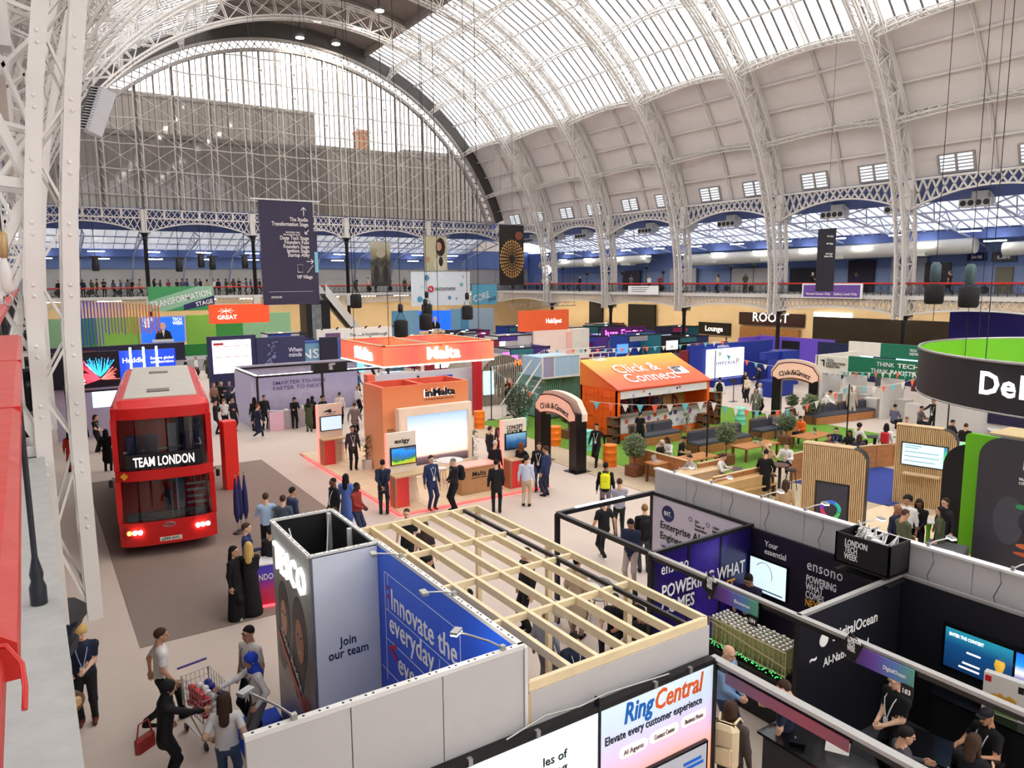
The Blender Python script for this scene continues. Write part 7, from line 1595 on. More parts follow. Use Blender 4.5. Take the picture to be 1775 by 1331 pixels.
m.build('white_railings',M('railing white',(230,228,220),.5),t); m=MB(); [m.bx(20.3+.27*k,20.55+.27*k,31.0,31.9,.2+.27*k,.23+.27*k) for k in range(8)]; m.build('stair_tread',M('tread grey',(150,146,140),.6),t); m=MB(); [m.bx(24.8,25.4,31.1,31.2,2.5+.2*k,2.6+.2*k) for k in range(4)]; m.build('shelf_items',M('shelf items',(150,110,90),.6,var=.8,vs=9),t)
t=thing('corrugated_hut','arched taupe corrugated hut with a lit window left of the green container','hut',(23.5,38,0),world=True)
m=MB()
for k in range(18):
    a,b=rad(10*k),rad(10*(k+1)); m.ext([(23.6+1.7*math.cos(a),37,1.3+1.7*math.sin(a)),(23.6+1.7*math.cos(b),37,1.3+1.7*math.sin(b)),(23.6+1.6*math.cos(b),37,1.3+1.6*math.sin(b)),(23.6+1.6*math.cos(a),37,1.3+1.6*math.sin(a))],(0,4,0))
m.bx(21.9,25.3,40.9,41,0,1.3); m.build('vault',M('taupe steel',(150,138,124),.6),t); m=MB()
for k in range(22): x=21.98+.15*k; h_=1.3+math.sqrt(max(1.65**2-(x-23.55)**2,0.01)); m.bx(x,x+.08,37,37.06,0,h_)
m.build('gable_slats',M('taupe steel'),t); wallp(t,'lit_window',22.2,22.9,36.9,37,.7,2.1,glow('pale cyan',(190,226,240),.9)); txt('HUBS',t,(24.4,36.95,2.3),EX,EZ,.5,M('orange lit letters',(250,130,40),.5,em=1.2),1.3,.02)
# blue screen stand
t=thing('blue_screen_stand','deep blue stand with a large white screen and lectern','exhibition stand',(41,35,0),world=True); ib=M('imperial blue wall',(24,50,150),.5,var=.1,vs=.6)
wallp(t,'back_wall',37.3,46,35.0,35.3,0,2.9,ib); wallp(t,'screen',38.9,42.6,34.8,35,.55,2.55,glow('lavender white',(226,228,252),1.2)); txt('IMPERIAL',t,(39.7,34.78,1.4),EX,EZ,.4,navy,2.2,0,sp=1.2); txt('IMPERIAL',t,(40.0,34.98,2.62),EX,EZ,.25,wtext,1.2,.004); wallp(t,'blue_pillar',43.2,45,32.0,33.2,0,2.4,ib); wallp(t,'lintel',41.5,43.2,32.2,32.6,1.9,2.4,ib); wallp(t,'base',38.9,42.6,34.3,34.8,.0,.5,ib); wallp(t,'blue_counter',38.4,40.6,29.2,30.2,0,1.0,ib); wallp(t,'red_display',36.6,37.2,35,35.3,0,2.6,M('maroon display',(120,26,34),.5))
t=thing('music_lectern','thin black lectern stand before the white screen','lectern',tuple(G(1271,696))); MB().cyl((0,0,0),(0,0,1.2),.025,n=8).build('post',ironblk,t); m=MB(); m.ext([(-.25,-.1,1.15),(.25,-.1,1.15),(.25,.12,1.4),(-.25,.12,1.4)],(0,.02,.02)); m.build('desk',ironblk,t); MB().bx(-.25,.25,-.15,.15,0,.02).build('foot',ironblk,t)
# white and green country stand
t=thing('green_fascia_stand','white stand with green fascia boards and rows of white counters','exhibition stand',(38,22,0),world=True); gf=M('fascia green',(24,112,84),.5); wfa=M('fascia cream',(228,222,212),.5)
wallp(t,'fascia',36.9,37.1,23.2,25.1,2.15,3.1,wfa); wallp(t,'fascia',36.9,37.1,17.5,23.2,2.25,3.2,gf); wallp(t,'fascia',36.9,41,25.05,25.2,2.25,3.1,wfa); wallp(t,'rear_fascia',41.3,41.5,17.5,24,2.8,3.6,gf); wallp(t,'rear_fascia',41.3,41.5,24,26,2.8,3.6,wfa)
txt('TECH\nDESTINATION\nPAKISTAN',t,(36.88,24.5,2.82),NY,EZ,.2,dtext,1.15,.006,ls=.85); m=MB(); m.ext([(36.88,24.9,2.85),(36.88,24.6,2.9),(36.88,24.6,2.5),(36.88,24.68,2.55),(36.88,24.68,2.78)],(-.01,0,0)); m.build('arrow_mark',dtext,t)
txt('THINK',t,(36.88,21.6,2.82),NY,EZ,.32,wtext,.95,0); txt('TECH',t,(36.88,20.5,2.82),NY,EZ,.32,wtext,1.1,.012); txt('THINK',t,(36.88,21.9,2.45),NY,EZ,.32,wtext,.95,0); txt('PAKISTAN',t,(36.88,20.85,2.45),NY,EZ,.32,wtext,1.6,.012); txt('TECH\nDESTINATION',t,(41.28,22.3,3.25),NY,EZ,.2,wtext,1.0,.006)
for y in (25.0,23.4,21.3,19.2): wallp(t,'white_pillar',37,39,y-.08,y+.08,0,2.3,white)
for k,(y,c) in enumerate(((24.2,(200,226,240)),(22.3,(60,60,64)),(20.3,(70,40,40)))): wallp(t,'screen',38.9,39,y-.5,y+.5,1.4,2.1,glow('slide %d'%k,c,.6)); wallp(t,'red_header',38.88,39,y-.5,y+.5,2.12,2.25,M('wine header',(150,30,50),.5)) if k==0 else None
for k in range(7): 
    o=thing('white_counter','white counter of the green fascia stand','counter',(37.6+.9*(k%2),24.4-1.15*k,0),group='white counters of the green fascia stand'); MB().bb(-.3,.3,-.4,.4,0,1.0,.02).build('body',white,o)
t=thing('white_bench_stand','white walled stand with a dark monitor below the round hanging sign','exhibition stand',(34,13,0),world=True); wallp(t,'wall',34,34.15,8.5,17,0,2.3,white); wallp(t,'dark_cloth',33.9,34,13.2,14.8,1.2,2.2,M('dark navy cloth',(30,28,60),.6)); wallp(t,'monitor',33.85,33.98,11.4,12.8,1.35,2.15,blackg); wallp(t,'poster',33.85,33.98,9.2,10.3,.9,2.1,M('portrait poster',(90,86,90),.5,var=.7,vs=3)); wallp(t,'violet_post',33.4,33.6,8.1,8.3,0,2.3,glow('violet',(150,120,250),1.5)); wallp(t,'table',32.6,33.4,11,15,.72,.76,white); wallp(t,'table_front',32.6,32.64,11,15,0,.72,white)
t=thing('violet_counter','violet lit oval counter with a white rim at the right edge','counter',tuple(G(1765,750,.9).xy)+(0,)); MB().lathe([(.9,0),(1.0,.85),(1.1,.9),(1.1,.95)],n=24).build('body',ramp('violet body',[(0,(60,40,150)),(1,(110,90,210))],2,0,1,.4,em=.2),t); MB().lathe([(1.12,.95),(1.12,1.0)],n=24).build('rim',white,t)
t=thing('orange_reception','curved orange timber counter with a mint desk mat behind the slatted boards','counter',tuple(G(1565,760,1.0).xy)+(0,),rad(-70)); MB().bb(0,3.0,-.4,.4,0,1.0,.03).build('body',M('orange timber',(190,118,60),.5),t); MB().bx(-.05,3.05,-.45,.45,1.0,1.04).build('counter_top',wood2,t); MB().bx(1.6,2.6,-.3,.3,1.04,1.05).build('desk_mat',M('mint mat',(130,220,170),.5),t)
# under-gallery fronts on the right
def wsign(label,y0,y1,z0,z1,mat,s,x=61.8,tm=wglow,sz=.8,wd=None):
    t=thing('wall_sign',label,'sign',(x,(y0+y1)/2,z0),world=True); bo=wallp(t,'board',x,x+.15,y1,y0,z0,z1,mat)
    if s: txt(s,bo,(x-.02,(y0+y1)/2,z0+(z1-z0)*.3),NY,EZ,sz,tm,wd or abs(y0-y1)*.55,.03,'CENTER')
    return t
wsign('black lounge sign on the cream wall below the far gallery',56.8,52.4,1.4,2.7,black,'Lounge'); wsign('dark maroon café sign with glowing letters below the far gallery',51.3,43.6,2.7,3.95,M('maroon sign',(46,26,30),.5),'ROOST',sz=1.3); wsign('white lit screen above a violet band below the far gallery',42.6,38.8,2.9,4.2,glow('white slide',(246,250,255),1.4),'')
for k,(y0,y1,z0,z1,c) in enumerate(((68,63.5,0,4.4,(20,20,24)),(75.5,73,0,4.6,(26,26,32)),(42.5,30,0,3.8,(34,30,30)),(51,44,0,2.5,(150,112,70)))):  # flat panels, the shade of the doorways is put into their colour
    o=MB().bx(61.6,61.95,y1,y0,z0,z1).build('doorway_shade_panel',M('recess %d'%k,c,.7,var=.2),kind='structure'); o['label']='flat panel painted as a shaded doorway below the far gallery'
t=thing('blue_banner_wall','plain violet blue banner below the far gallery at the right edge','banner',(56,24,3),world=True); wallp(t,'cloth',56,56.1,17,27.5,2.9,5.0,M('violet blue cloth',(50,50,150),.6))
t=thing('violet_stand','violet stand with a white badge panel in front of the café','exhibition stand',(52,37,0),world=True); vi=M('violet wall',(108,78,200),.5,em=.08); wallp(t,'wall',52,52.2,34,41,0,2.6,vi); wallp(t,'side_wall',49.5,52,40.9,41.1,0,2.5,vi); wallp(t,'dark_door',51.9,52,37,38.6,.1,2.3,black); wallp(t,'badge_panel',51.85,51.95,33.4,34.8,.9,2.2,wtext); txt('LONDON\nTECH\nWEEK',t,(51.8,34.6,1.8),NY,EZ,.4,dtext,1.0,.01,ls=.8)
t=thing('navy_lit_stand','long navy stand with pale lit screens left of the round sign','exhibition stand',(50,28,0),world=True); wallp(t,'wall',50,50.2,22,34,0,2.6,M('deep navy wall',(30,40,76),.5)); [wallp(t,'screen',49.8,49.9,y,y+1.8,.9,2.0,glow('ice slide',(190,222,240),1.0)) for y in (23,26,29.5)]
ds=thing('red_canopy','rounded red canopy kiosk behind the second arch','kiosk',(46,36.5,0)); MB().lathe([(1.3,1.4),(1.4,1.9),(1.1,2.3),(.3,2.5)],n=18).build('canopy',M('canopy red',(196,40,44),.5),ds); MB().lathe([(1.0,0),(1.0,1.4)],n=16).build('drum',M('dark drum',(50,40,40),.6),ds)
# far rows of small stands
gcols=[('navy',(36,40,84)),('black',(24,24,30)),('magenta',(150,40,110)),('violet',(80,50,140)),('grey',(150,150,160)),('blue',(40,70,160)),('white',(214,212,214)),('teal',(40,110,120)),('crimson',(150,40,50))]
cnt={}
for gx in range(7):
    for gy in range(6):
        x=18.5+gx*5.8+ (gy%2)*1.2; y=41+gy*5.4
        if x>54 or (x>33 and x<41.5 and 46<y<52) or (y>67 and 28<x<48) or (x<24.5 and 48<y<54) or (x>30 and x<47 and y<41.5) or (x<20 and y<53) or (x<26 and y<43) or (x>47 and y<43): continue
        nm,c=gcols[(gx*5+gy*3)%9]; nm2,c2=gcols[(gx*2+gy*5+3)%9]; h_=2.4+.2*((gx+gy)%3); key=(nm,nm2); cnt[key]=cnt.get(key,0)+1
        t=thing('shell_stand','far %s shell stand with %s side wall, %s row, %s from left'%(nm,nm2,ordn[gy],ordn[gx]),'exhibition stand',(x,y,0),group='small stands at the back of the hall')
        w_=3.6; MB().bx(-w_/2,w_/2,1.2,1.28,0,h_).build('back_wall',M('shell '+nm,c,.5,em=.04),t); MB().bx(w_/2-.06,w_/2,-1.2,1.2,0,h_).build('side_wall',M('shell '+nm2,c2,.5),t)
        m=MB(); m.bar((-w_/2,-1.2,h_),(w_/2,-1.2,h_),.1); m.bar((-w_/2,-1.2,h_),(-w_/2,1.2,h_),.1); m.bar((-w_/2,-1.2,0),(-w_/2,-1.2,h_),.08); m.build('frame',frm,t); MB().bx(-1.0,.4,1.12,1.2,1.1,1.9).build('screen',glow('far %d'%((gx+gy)%4),[(200,220,245),(90,150,240),(235,235,240),(220,120,220)][(gx+gy)%4],1.0),t)
        MB().bb(-.9,.6,-.9,-.4,0,1.0,.02).build('counter',M('shell '+gcols[(gx+gy*2)%9][0],gcols[(gx+gy*2)%9][1],.5),t); MB().bx(-w_/2,.2,-1.26,-1.2,h_-.45,h_-.05).build('fascia',M('shell '+gcols[(gx*3+gy)%9][0],gcols[(gx*3+gy)%9][1],.5),t); MB().bx(-.8,-.5,-1.0,-.96,h_+.06,h_+.12).build('strip_lamp',glow('strip white',(250,250,255),2),t)
t=thing('neon_letters','glowing magenta neon lettering between the far stands','neon sign',(46,52,2),world=True); wallp(t,'board',44.0,49.5,52.05,52.15,1.8,3.0,M('plum board',(70,20,80),.5,em=.3)); txt('Just Frame',t,(44.3,52.0,2.2),EX,EZ,.8,M('magenta neon',(250,90,240),.5,em=4),4.8,.03)
# gallery fittings on the far side
dm=M('white duct',(216,214,206),.4)
for k,(y0,y1,r_) in enumerate(((84,63,.5),(57,28,.6),(26,10,.5))):
    t=thing('air_duct','round white ventilation duct along the far gallery, %s from the end'%ordn[k],'duct',(60,y0,9.5),world=True); MB().cyl((60,y0,9.35),(60,y1,9.7),r_,n=16).build('tube',dm,t); m=MB(); [m.bx(59.4,60.4,y0-3-i*7,y0-4.6-i*7,9.0,9.3) for i in range(int((y0-y1)/7))]; m.build('grille',M('grille',(190,188,180),.5),t)
nz=MB(); bx0=None
for k in range(11):
    y=YE-BAY/2*k-3.4; 
    t=thing('fan_unit','white four nozzle fan unit above the far gallery, %s from the glazed end'%(ordn[k] if k<8 else ('ninth','tenth','eleventh')[k-8]),'fan unit',(53,y,12.2))
    if bx0 is None:
        b=MB().bx(-.3,.3,-1.0,1.0,-.28,.28).bx(.3,1.2,-.5,.5,-.1,.8).build('housing',M('fan housing',(206,206,204),.5),t); m=MB(); [m.cyl((-.3,-.72+.48*i,0),(-.34,-.72+.48*i,0),.19,n=14) for i in range(4)]; o2=m.build('nozzle',M('nozzle dark',(44,46,54),.5),t); bx0=(b,o2)
    else:
        for o in bx0: c=o.copy(); COL.objects.link(c); c.parent=t
def gsign(label,y0,y1,z0,z1,mat,s,x=62.9,sz=.35,tm=wtext): return wsign(label,y0,y1,z0,z1,mat,s,x,tm,sz)
gsign('grey lift sign on the far gallery wall',28.1,26.4,8.5,9.25,M('sign grey',(80,80,92),.5),'Lift'); gsign('navy main hall sign on the far gallery wall',29.9,28.5,8.6,9.25,navy,'Main Hall'); gsign('green running man exit sign above the far gallery',33,31.5,9.4,9.9,M('exit green',(30,120,70),.5,em=.3),'EXIT',60)
for k,(y0,y1,z0,z1,c,x) in enumerate(((27.7,26.5,6.1,8.1,(130,124,104),62.8),(31.9,29.9,6.5,8.5,(30,28,32),60.5),(40,37.5,6.1,8.9,(40,36,60),62.8),(53,48,6.1,8.4,(205,202,200),62.5),(62,58,6.1,8.6,(190,190,196),62.5),(70,67,6.1,8.4,(60,60,70),62.5),(46,43,6.1,8.3,(34,34,42),62.6),(36,33,6.1,9,(186,190,204),62.8))):
    o=MB().bx(x,x+.15,y1,y0,z0,z1).build('door_%d'%(k+1),M('gallery door %d'%k,c,.5),kind='structure'); o['label']='door or wall panel on the far gallery'
t=thing('rail_sign','violet sign with white border fixed to the far gallery rail','sign',(50.7,33.5,6.4),world=True); wallp(t,'border',50.6,50.7,31.05,36.0,5.85,6.95,wtext); wallp(t,'face',50.55,50.6,31.2,35.85,5.95,6.85,M('sign violet',(110,76,160),.5)); txt('Hosted Guests Only    Gallery Level Only',t,(50.53,35.6,6.1),NY,EZ,.26,wtext,4.2,.003)
t=thing('rail_notice','white notice board on the far gallery rail','sign',(50.7,53.8,6.3),world=True); wallp(t,'board',50.6,50.7,51.7,55.9,5.9,6.75,wtext); lines(t,3,lambda m,z,w:m.bx(50.58,50.6,55.4-w,55.4,z,z+.06),3.0,6.55,.2,M('grey lines'))
for k,(y,z) in enumerate(((56.4,8.5),(54,8),(60,8),(50.5,8.1),(45.5,8.3),(66,8.0),(70.5,8.6),(43,8.4))):
    t=thing('stage_lamp','dark stage lamp on a stand along the far gallery, %s from the right'%ordn[[5,4,6,3,2,7,0,1][k]%8],'lamp',(53.5,y,6.08)); MB().cyl((0,0,0),(0,0,z-6.08),.03,n=6).build('stand',ironblk,t); MB().sph((0,0,z-6),(.2,.2,.22),10,6).build('lamp_head',ironblk,t)
o=MB().sph((0,0,0),.55,16,10).cyl((0,0,-2.5),(0,0,-.5),.04,n=8).build('globe_lamp',glow('globe',(250,246,250),3),loc=(52.5,72.3,8.6)); tag(o,'glowing white globe lamp on the far gallery','lamp')
for k,(px,py) in enumerate(((130,455),(165,453),(348,448),(368,452),(424,450),(310,455))):
    p=onY(px,py,80.05); t=thing('gallery_spotlight','black hanging spotlight over the end gallery, %s of six from the left'%ordn[[0,1,3,4,5,2][k]],'spotlight',tuple(p)); MB().lathe([(.28,-.9),(.34,-.6),(.3,.3),(.12,.4)],n=12).build('lamp_body',ironblk,t); MB().cyl((0,0,.4),(0,0,13.3-p.z),.03,n=6).build('drop_rod',ironblk,t); MB().bx(-.5,.5,-.05,.05,.35,.5).build('yoke',ironblk,t)
# lamps: crown floodlights with unseen ones added for floor light, under-gallery strips
fl0=None
_fl=[(29.4,77.8),(25.6,77.8),(29.4,72.2),(25.6,72.2),(29.4,66.5)]+[(x,60.8-8.4*q) for q in range(13) for x in (21.4,29.4)]
for k,(x,y) in enumerate(_fl):
    t=thing('crown_floodlight',('bright round floodlight under the dark crown of the roof, %s from the glazed end'%ordn[k]) if k<5 else 'added round floodlight under the crown further along the hall','floodlight',(x,y,31.9),group=None if k<5 else 'added crown floodlights outside the picture')
    if fl0 is None: fl0=(MB().lathe([(.42,0),(.5,.3),(.2,.5)],n=16).build('housing',alu,t),MB().lathe([(.4,-.03),(.4,0)],n=16).build('lamp_face',M('flood lamp',(255,249,236),.4,em=220,var=0),t),MB().cyl((0,0,.5),(0,0,1.7),.03,n=6).build('hanger',ironblk,t))
    else:
        for o in fl0: c=o.copy(); COL.objects.link(c); c.parent=t
warm=M('warm strip lamp',(255,226,180),.4,em=120,var=0)
sl=None
for k in range(26):
    if k<14: loc=(58.5,14+k*5.2,5.7); rz=0
    else: loc=(-2+ (k-14)*4.6,85,5.7); rz=pi/2
    t=thing('strip_lamp','warm strip lamp under the gallery floor','lamp',loc,rz,group='strip lamps under the galleries')
    if sl is None: sl=(MB().bx(-.12,.12,-1.1,1.1,-.06,0.04).build('casing',white,t),MB().bx(-.1,.1,-1.05,1.05,-.1,-.06).build('tube',warm,t))
    else:
        for o in sl: c=o.copy(); COL.objects.link(c); c.parent=t
# ================================================================ the people in the hall
K=(26,26,30); NV=(34,40,62); NV2=(40,52,92); GR=(110,110,116); WH=(226,224,222); BG=(196,176,150); LB=(170,196,226); BR=(90,60,44); DK=(38,36,42); JE=(70,86,116); OL=(74,80,56); BK=(20,20,22)
def PH(px,py,face,pose,cl,cols,hair,skin,label,h=1.74,zb=0,**k):
    "place a person by the pixel of the top of the head; zb height of the floor stood on"
    o=person((0,0),0,pose,cl,cols,hair,skin,label,h,absdir=True,**k)
    me=o.data; key=me.name
    if key not in _cache:
        co=np.empty(len(me.vertices)*3,np.float32); me.vertices.foreach_get('co',co); co=co.reshape(-1,3); i=co[:,2].argmax(); _cache[key]=co[i].copy()
    c=_cache[key]; sc=h/1.77; p=G(px,py,zb+c[2]*sc+.02)
    d=Vector((-p.x,-p.y)).normalized(); v=-d; r=Vector((v.y,-v.x)); a=rad(face); q=d*math.cos(a)+r*math.sin(a); rz=math.atan2(-q.x,q.y)
    off=Matrix.Rotation(rz,3,'Z')@Vector((c[0]*sc,c[1]*sc,0)); o.location=(p.x-off.x,p.y-off.y,zb); o.rotation_euler=(0,0,rz); TM[o]=Matrix.Translation(o.location)@Matrix.Rotation(rz,4,'Z')@Matrix.Scale(sc,4); return o
def backpack(o,label,col,h=.46,w=.3):
    rz=o.rotation_euler.z; p=TM[o]@Vector((0,-.24,1.02)); t=thing('backpack',label,'backpack',tuple(p),rz); m=cm(col)
    MB().bb(-w/2,w/2,-.1,.08,0,h,.06).build('bag',m,t); MB().bb(-w*.36,w*.36,-.14,-.09,.05,h*.5,.03).build('front_pocket',m,t)
    for sx in (1,-1): MB().tube([(sx*.1,.06,h-.02),(sx*.13,.2,h+.0),(sx*.14,.3,h-.1),(sx*.14,.28,h-.3),(sx*.12,.1,.08)],.018,6).build('strap',m,t)
ls=(150,176,220); lw=(226,228,232)
# lower left
PH(138,1082,-8,'hip','tee',(NV,K,(104,52,40)),('blond_hat','y'),0,'man in a navy polo shirt and blue lanyard standing below the near gallery',1.76,lan=ls,det=1,build=1.05)
PH(277,1087,95,'walk','tee',(WH,K,BK),('short','b'),1,'man in a plain white T-shirt walking past the corner of the taupe carpet',1.76,det=1)
w3=PH(290,1178,95,'reach','blazer',(K,K,BK,K),('hijab',K),1,'woman in black reaching across the trolley, red handbag on her arm',1.66,det=1)
t=thing('handbag','red patterned handbag on the arm of the woman in black','handbag',tuple(w3.location+Vector((-.28,-.12,.78))),.6); MB().bb(-.16,.16,-.05,.05,0,.22,.03).build('bag',M('red leather',(140,44,40),.4,var=.5,vs=14),t); MB().tube([(-.13,0,.2),(-.08,0,.42),(.08,0,.42),(.13,0,.2)],.012,6).build('handle',M('red leather'),t)
PH(430,1083,-50,'stand','tee',(WH,K,BK),('short','k'),1,'bearded man in a white T-shirt and lanyard beside the blue scarf woman',1.78,lan=(90,90,120),det=1)
PH(434,1130,-75,'reach','shirt',(WH,GR,BK),('hijab',(40,70,190)),1,'woman in a royal blue headscarf and white top reaching over the trolley',1.68,lan=(60,60,60),det=1)
PH(388,1198,170,'hips2','tee',(WH,JE,BK),('longer','b'),0,'woman with long brown hair in a white T-shirt seen from behind',1.66,det=1)
tr=thing('shopping_trolley','wire shopping trolley full of red, white and blue balls','trolley',tuple(G(362,1275)),rad(12))
m=MB()
for z in (.5,.62,.74,.86,.98): m.tube([(-.22,-.4,z),(.22,-.4,z),(.24,.4,z),(-.24,.4,z),(-.22,-.4,z)],.006,4)
for k in range(7): x=-.22+.073*k; m.tube([(x,-.4,.98),(x,-.4,.48),(x,.4,.48),(x,.4,.98)],.005,4)
for k in range(9): y=-.4+.1*k; [m.tube([(sx*.23,y,.48),(sx*.23,y,.98)],.005,4) for sx in (1,-1)]
m.build('basket',M('trolley wire',(190,192,196),.3,metal=.7),tr); m=MB(); [m.tube([(sx*.22,.42,.98),(sx*.22,.35,.5),(sx*.2,-.4,.14),(sx*.2,.42,.14)],.012,6) for sx in (1,-1)]; m.build('chassis',M('trolley wire'),tr); MB().tube([(-.24,.5,1.08),(.24,.5,1.08)],.02,8).build('push_bar',M('violet grip',(80,60,140),.5),tr)
for sx in (1,-1):
    for y in (-.38,.4): MB().cyl((sx*.2-.015,y,.07),(sx*.2+.015,y,.07),.07,n=12).build('wheel',ironblk,tr)
ball=None
for k in range(36):
    c=[(206,44,54),(232,228,228),(50,52,140)][k%3]; o=MB().sph((0,0,0),.065,12,8).build('play_ball',M('ball %d'%(k%3),c,.4)) if ball is None or k<3 else bm[k%3].copy()
    if k==0: ball=o; bm={}
    if k<3: bm[k]=o
    else: COL.objects.link(o)
    lv=k//12; q=k%12; o.location=TM[tr]@Vector((-.13+.13*(q%3)+R.uniform(-.02,.02),-.28+.17*(q//3)+R.uniform(-.02,.02),.56+.12*lv)); tag(o,'%s plastic ball in the shopping trolley'%('red','white','blue')[k%3],'ball',group='balls in the shopping trolley')
# around the promotion counter and flags
PH(430,938,175,'front','abaya',(K,K,WH,K),('longer','y'),0,'woman with long blonde hair in a black dress beside the promotion counter',1.7,det=1); PH(404,945,60,'stand','abaya',(BK,BK,WH),('long','k'),1,'woman in a long black robe behind the blonde woman',1.68,det=1); PH(426,905,80,'talk','suit',(NV2,NV,BK),('short','b'),0,'man in a navy suit in front of the furled flags',1.76,det=1); PH(469,912,150,'talk','suit',(DK,(96,84,76),BK),('short','k'),1,'man in a dark jacket right of the promotion counter',1.72,det=2)
PH(460,853,178,'talk2','shirt',(LB,K,BK),('short','b'),0,'man in a pale blue shirt seen from behind beside the flags',1.78,det=1); a=PH(490,857,165,'stand','blazer',((70,80,96),K,BK),('short','b'),0,'man in a grey blue jacket with a backpack near the portrait tower',1.74,det=1); PH(506,843,120,'stand','hoodie',((52,64,90),K,BK),('short','k'),2,'man in a navy hooded jacket beyond the grey blue jacket man',1.76,det=2)
PH(577,827,-60,'stand','shirt',(K,(120,112,96),BK),('crop','k'),4,'man in a black shirt with white lanyard, left of three by the coral stand',1.76,lan=lw,det=1); PH(599,820,160,'stand','dress',((92,120,196),(92,120,196),K),('longer','k'),4,'woman in a patterned blue dress, middle of three by the coral stand',1.72,det=1); PH(618,835,60,'front','shirt',((150,52,44),(50,56,84),BK),('crop','k'),5,'man in a red checked shirt, right of three by the coral stand',1.74,det=1)
PH(663,795,176,'behind','suit',(NV,DK,BK),('crop','k'),2,'man in a dark suit with hands clasped behind his back at the tiled kiosk',1.8,det=1); PH(747,788,30,'stand','suit',(NV2,(36,44,80),BR),('short','b'),0,'man in a navy suit facing the bald man on the coral stand',1.8,zb=.065,lan=lw,det=1); a=PH(785,793,-60,'front','suit',(DK,K,BK),('crop','g'),0,'balding man in a dark suit with a backpack on the coral stand',1.76,det=1); backpack(a,'black backpack on the balding man on the coral stand',K)
PH(860,795,178,'pocket','suit',(K,K,BK),('short','k'),0,'man in a black suit seen from behind at the reception desk',1.76,det=1); PH(912,788,170,'stand','shirt',((198,206,226),BG,BK),('short','k'),2,'man in a white shirt and beige trousers seen from behind',1.72,det=1)
PH(610,737,10,'stand','suit',((60,50,56),K,BK),('short','k'),2,'man in a dark maroon suit with lanyard beside the pale blue screen kiosk',1.76,lan=lw,zb=.06,det=1)
PH(858,762,150,'stand','suit',(K,K,BK),('crop','w'),0,'grey haired man in black behind the ocean picture kiosk',1.76,det=2); PH(849,738,120,'stand','suit',(DK,DK,BK),('short','b'),0,'man in a dark suit left of the grey haired man',1.76,det=2); PH(868,728,-20,'stand','suit',((84,44,48),K,BK),('short','b'),0,'man in a maroon jacket with lanyard behind the ocean picture kiosk',1.76,lan=lw,det=2); PH(904,766,150,'talk','tee',(K,(90,90,120),BK),('long','r'),0,'woman in a black T-shirt at the ocean picture kiosk',1.66,det=1); PH(934,766,-10,'stand','suit',(K,(60,70,100),BK),('short','b'),1,'man in black with lanyard talking beside the near arch pillar',1.76,lan=lw,det=1); a=PH(946,772,-120,'stand','suit',(NV2,(44,50,74),BK),('short','b'),1,'man in a blue suit jacket with a suitcase by the near arch pillar',1.76,det=1)
t=thing('suitcase','small black wheeled suitcase behind the man in the blue suit jacket','suitcase',tuple(G(943,847)),.3); MB().bb(-.18,.18,-.12,.12,.05,.5,.04).build('case',black,t); MB().tube([(-.1,.1,.5),(-.1,.1,.85),(.1,.1,.85),(.1,.1,.5)],.01,6).build('handle',alu,t); MB().cyl((-.15,0,.03),(.15,0,.03),.03,n=8).build('wheels',ironblk,t)
PH(893,720,20,'front','suit',(K,K,BK),('cap',(40,40,44)),1,'man in black with a cap by the big leafy tree',1.78,det=2); PH(1034,733,-20,'walk','shirt',(K,K,BK),('short','k'),1,'man in black with lanyard walking beside the orange container doors',1.76,lan=lw,det=1)
# walkway behind the open frame stand
a=PH(1050,800,178,'stand','hoodie',(BK,(120,110,120),BK),('crop','k'),3,'man with a neon yellow backpack seen from behind',1.78,det=1); backpack(a,'neon yellow backpack on the man in black',(226,226,40)); PH(1074,828,-170,'front','shirt',((150,150,166),K,BK),('short','b'),1,'man in a grey shirt beside the yellow backpack',1.76,det=1); PH(1046,862,-150,'walk2','tee',(K,K,WH),('short','k'),1,'person in black and white trainers striding behind the open frame',1.72,det=1); a=PH(1118,872,-170,'stand','hoodie',(BK,(56,60,68),BK),('crop','l'),0,'man with cropped fair hair and a black backpack by the open frame stand',1.8,det=1); backpack(a,'black backpack on the man with cropped fair hair',K); PH(1093,898,-15,'phone','suit',((38,46,72),(186,170,160),BK),('short','k'),2,'man in a navy jacket and beige trousers looking down by the open frame',1.76,det=1)
# under the pergola
PH(705,880,-10,'stand','tee',(K,K,BK),('crop','b'),0,'man with short hair behind the back edge of the pergola',1.76,det=2); PH(736,903,160,'stand','tee',((60,50,50),K,BK),('longer','b'),0,'woman with long brown hair below the back of the pergola',1.68,det=2); PH(742,962,100,'front','tee',(K,(150,140,110),BK),('short','k'),1,'person in a black T-shirt below the left of the pergola',1.7,det=2); PH(812,1020,150,'sitlap','hoodie',((190,30,40),K,BK),('long','k'),1,'person in a red top sitting below the pergola',1.7,det=2); PH(912,948,-60,'stand','suit',(K,K,BK),('short','b'),0,'tall man in a black suit below the middle of the pergola',1.84,det=1); PH(1000,962,150,'stand','coat',(BG,(150,120,110),BK),('crop','k'),1,'man in a beige overshirt below the right of the pergola',1.78,det=2); PH(1066,1028,-20,'sit','tee',(K,K,BK),('short','k'),2,'person in black sitting at the white table below the pergola',1.72,det=2); PH(995,1095,30,'sit','suit',(NV,K,BK,LB),('short','k'),2,'man in a navy suit sitting near the front panel of the pergola',1.74,lan=lw,det=1); PH(1098,1022,-30,'sit','suit',(K,K,BK),('short','k'),1,'man in a dark suit sitting right of the white table',1.74,lan=lw,det=2); PH(945,1045,150,'stand','shirt',((150,156,176),GR,BK),('crop','k'),3,'man in a grey patterned shirt below the pergola joists',1.74,det=2); PH(1112,1055,-40,'sit','tee',(K,K,BK),('short','k'),1,'man sitting below the right end of the pergola',1.72,det=2)
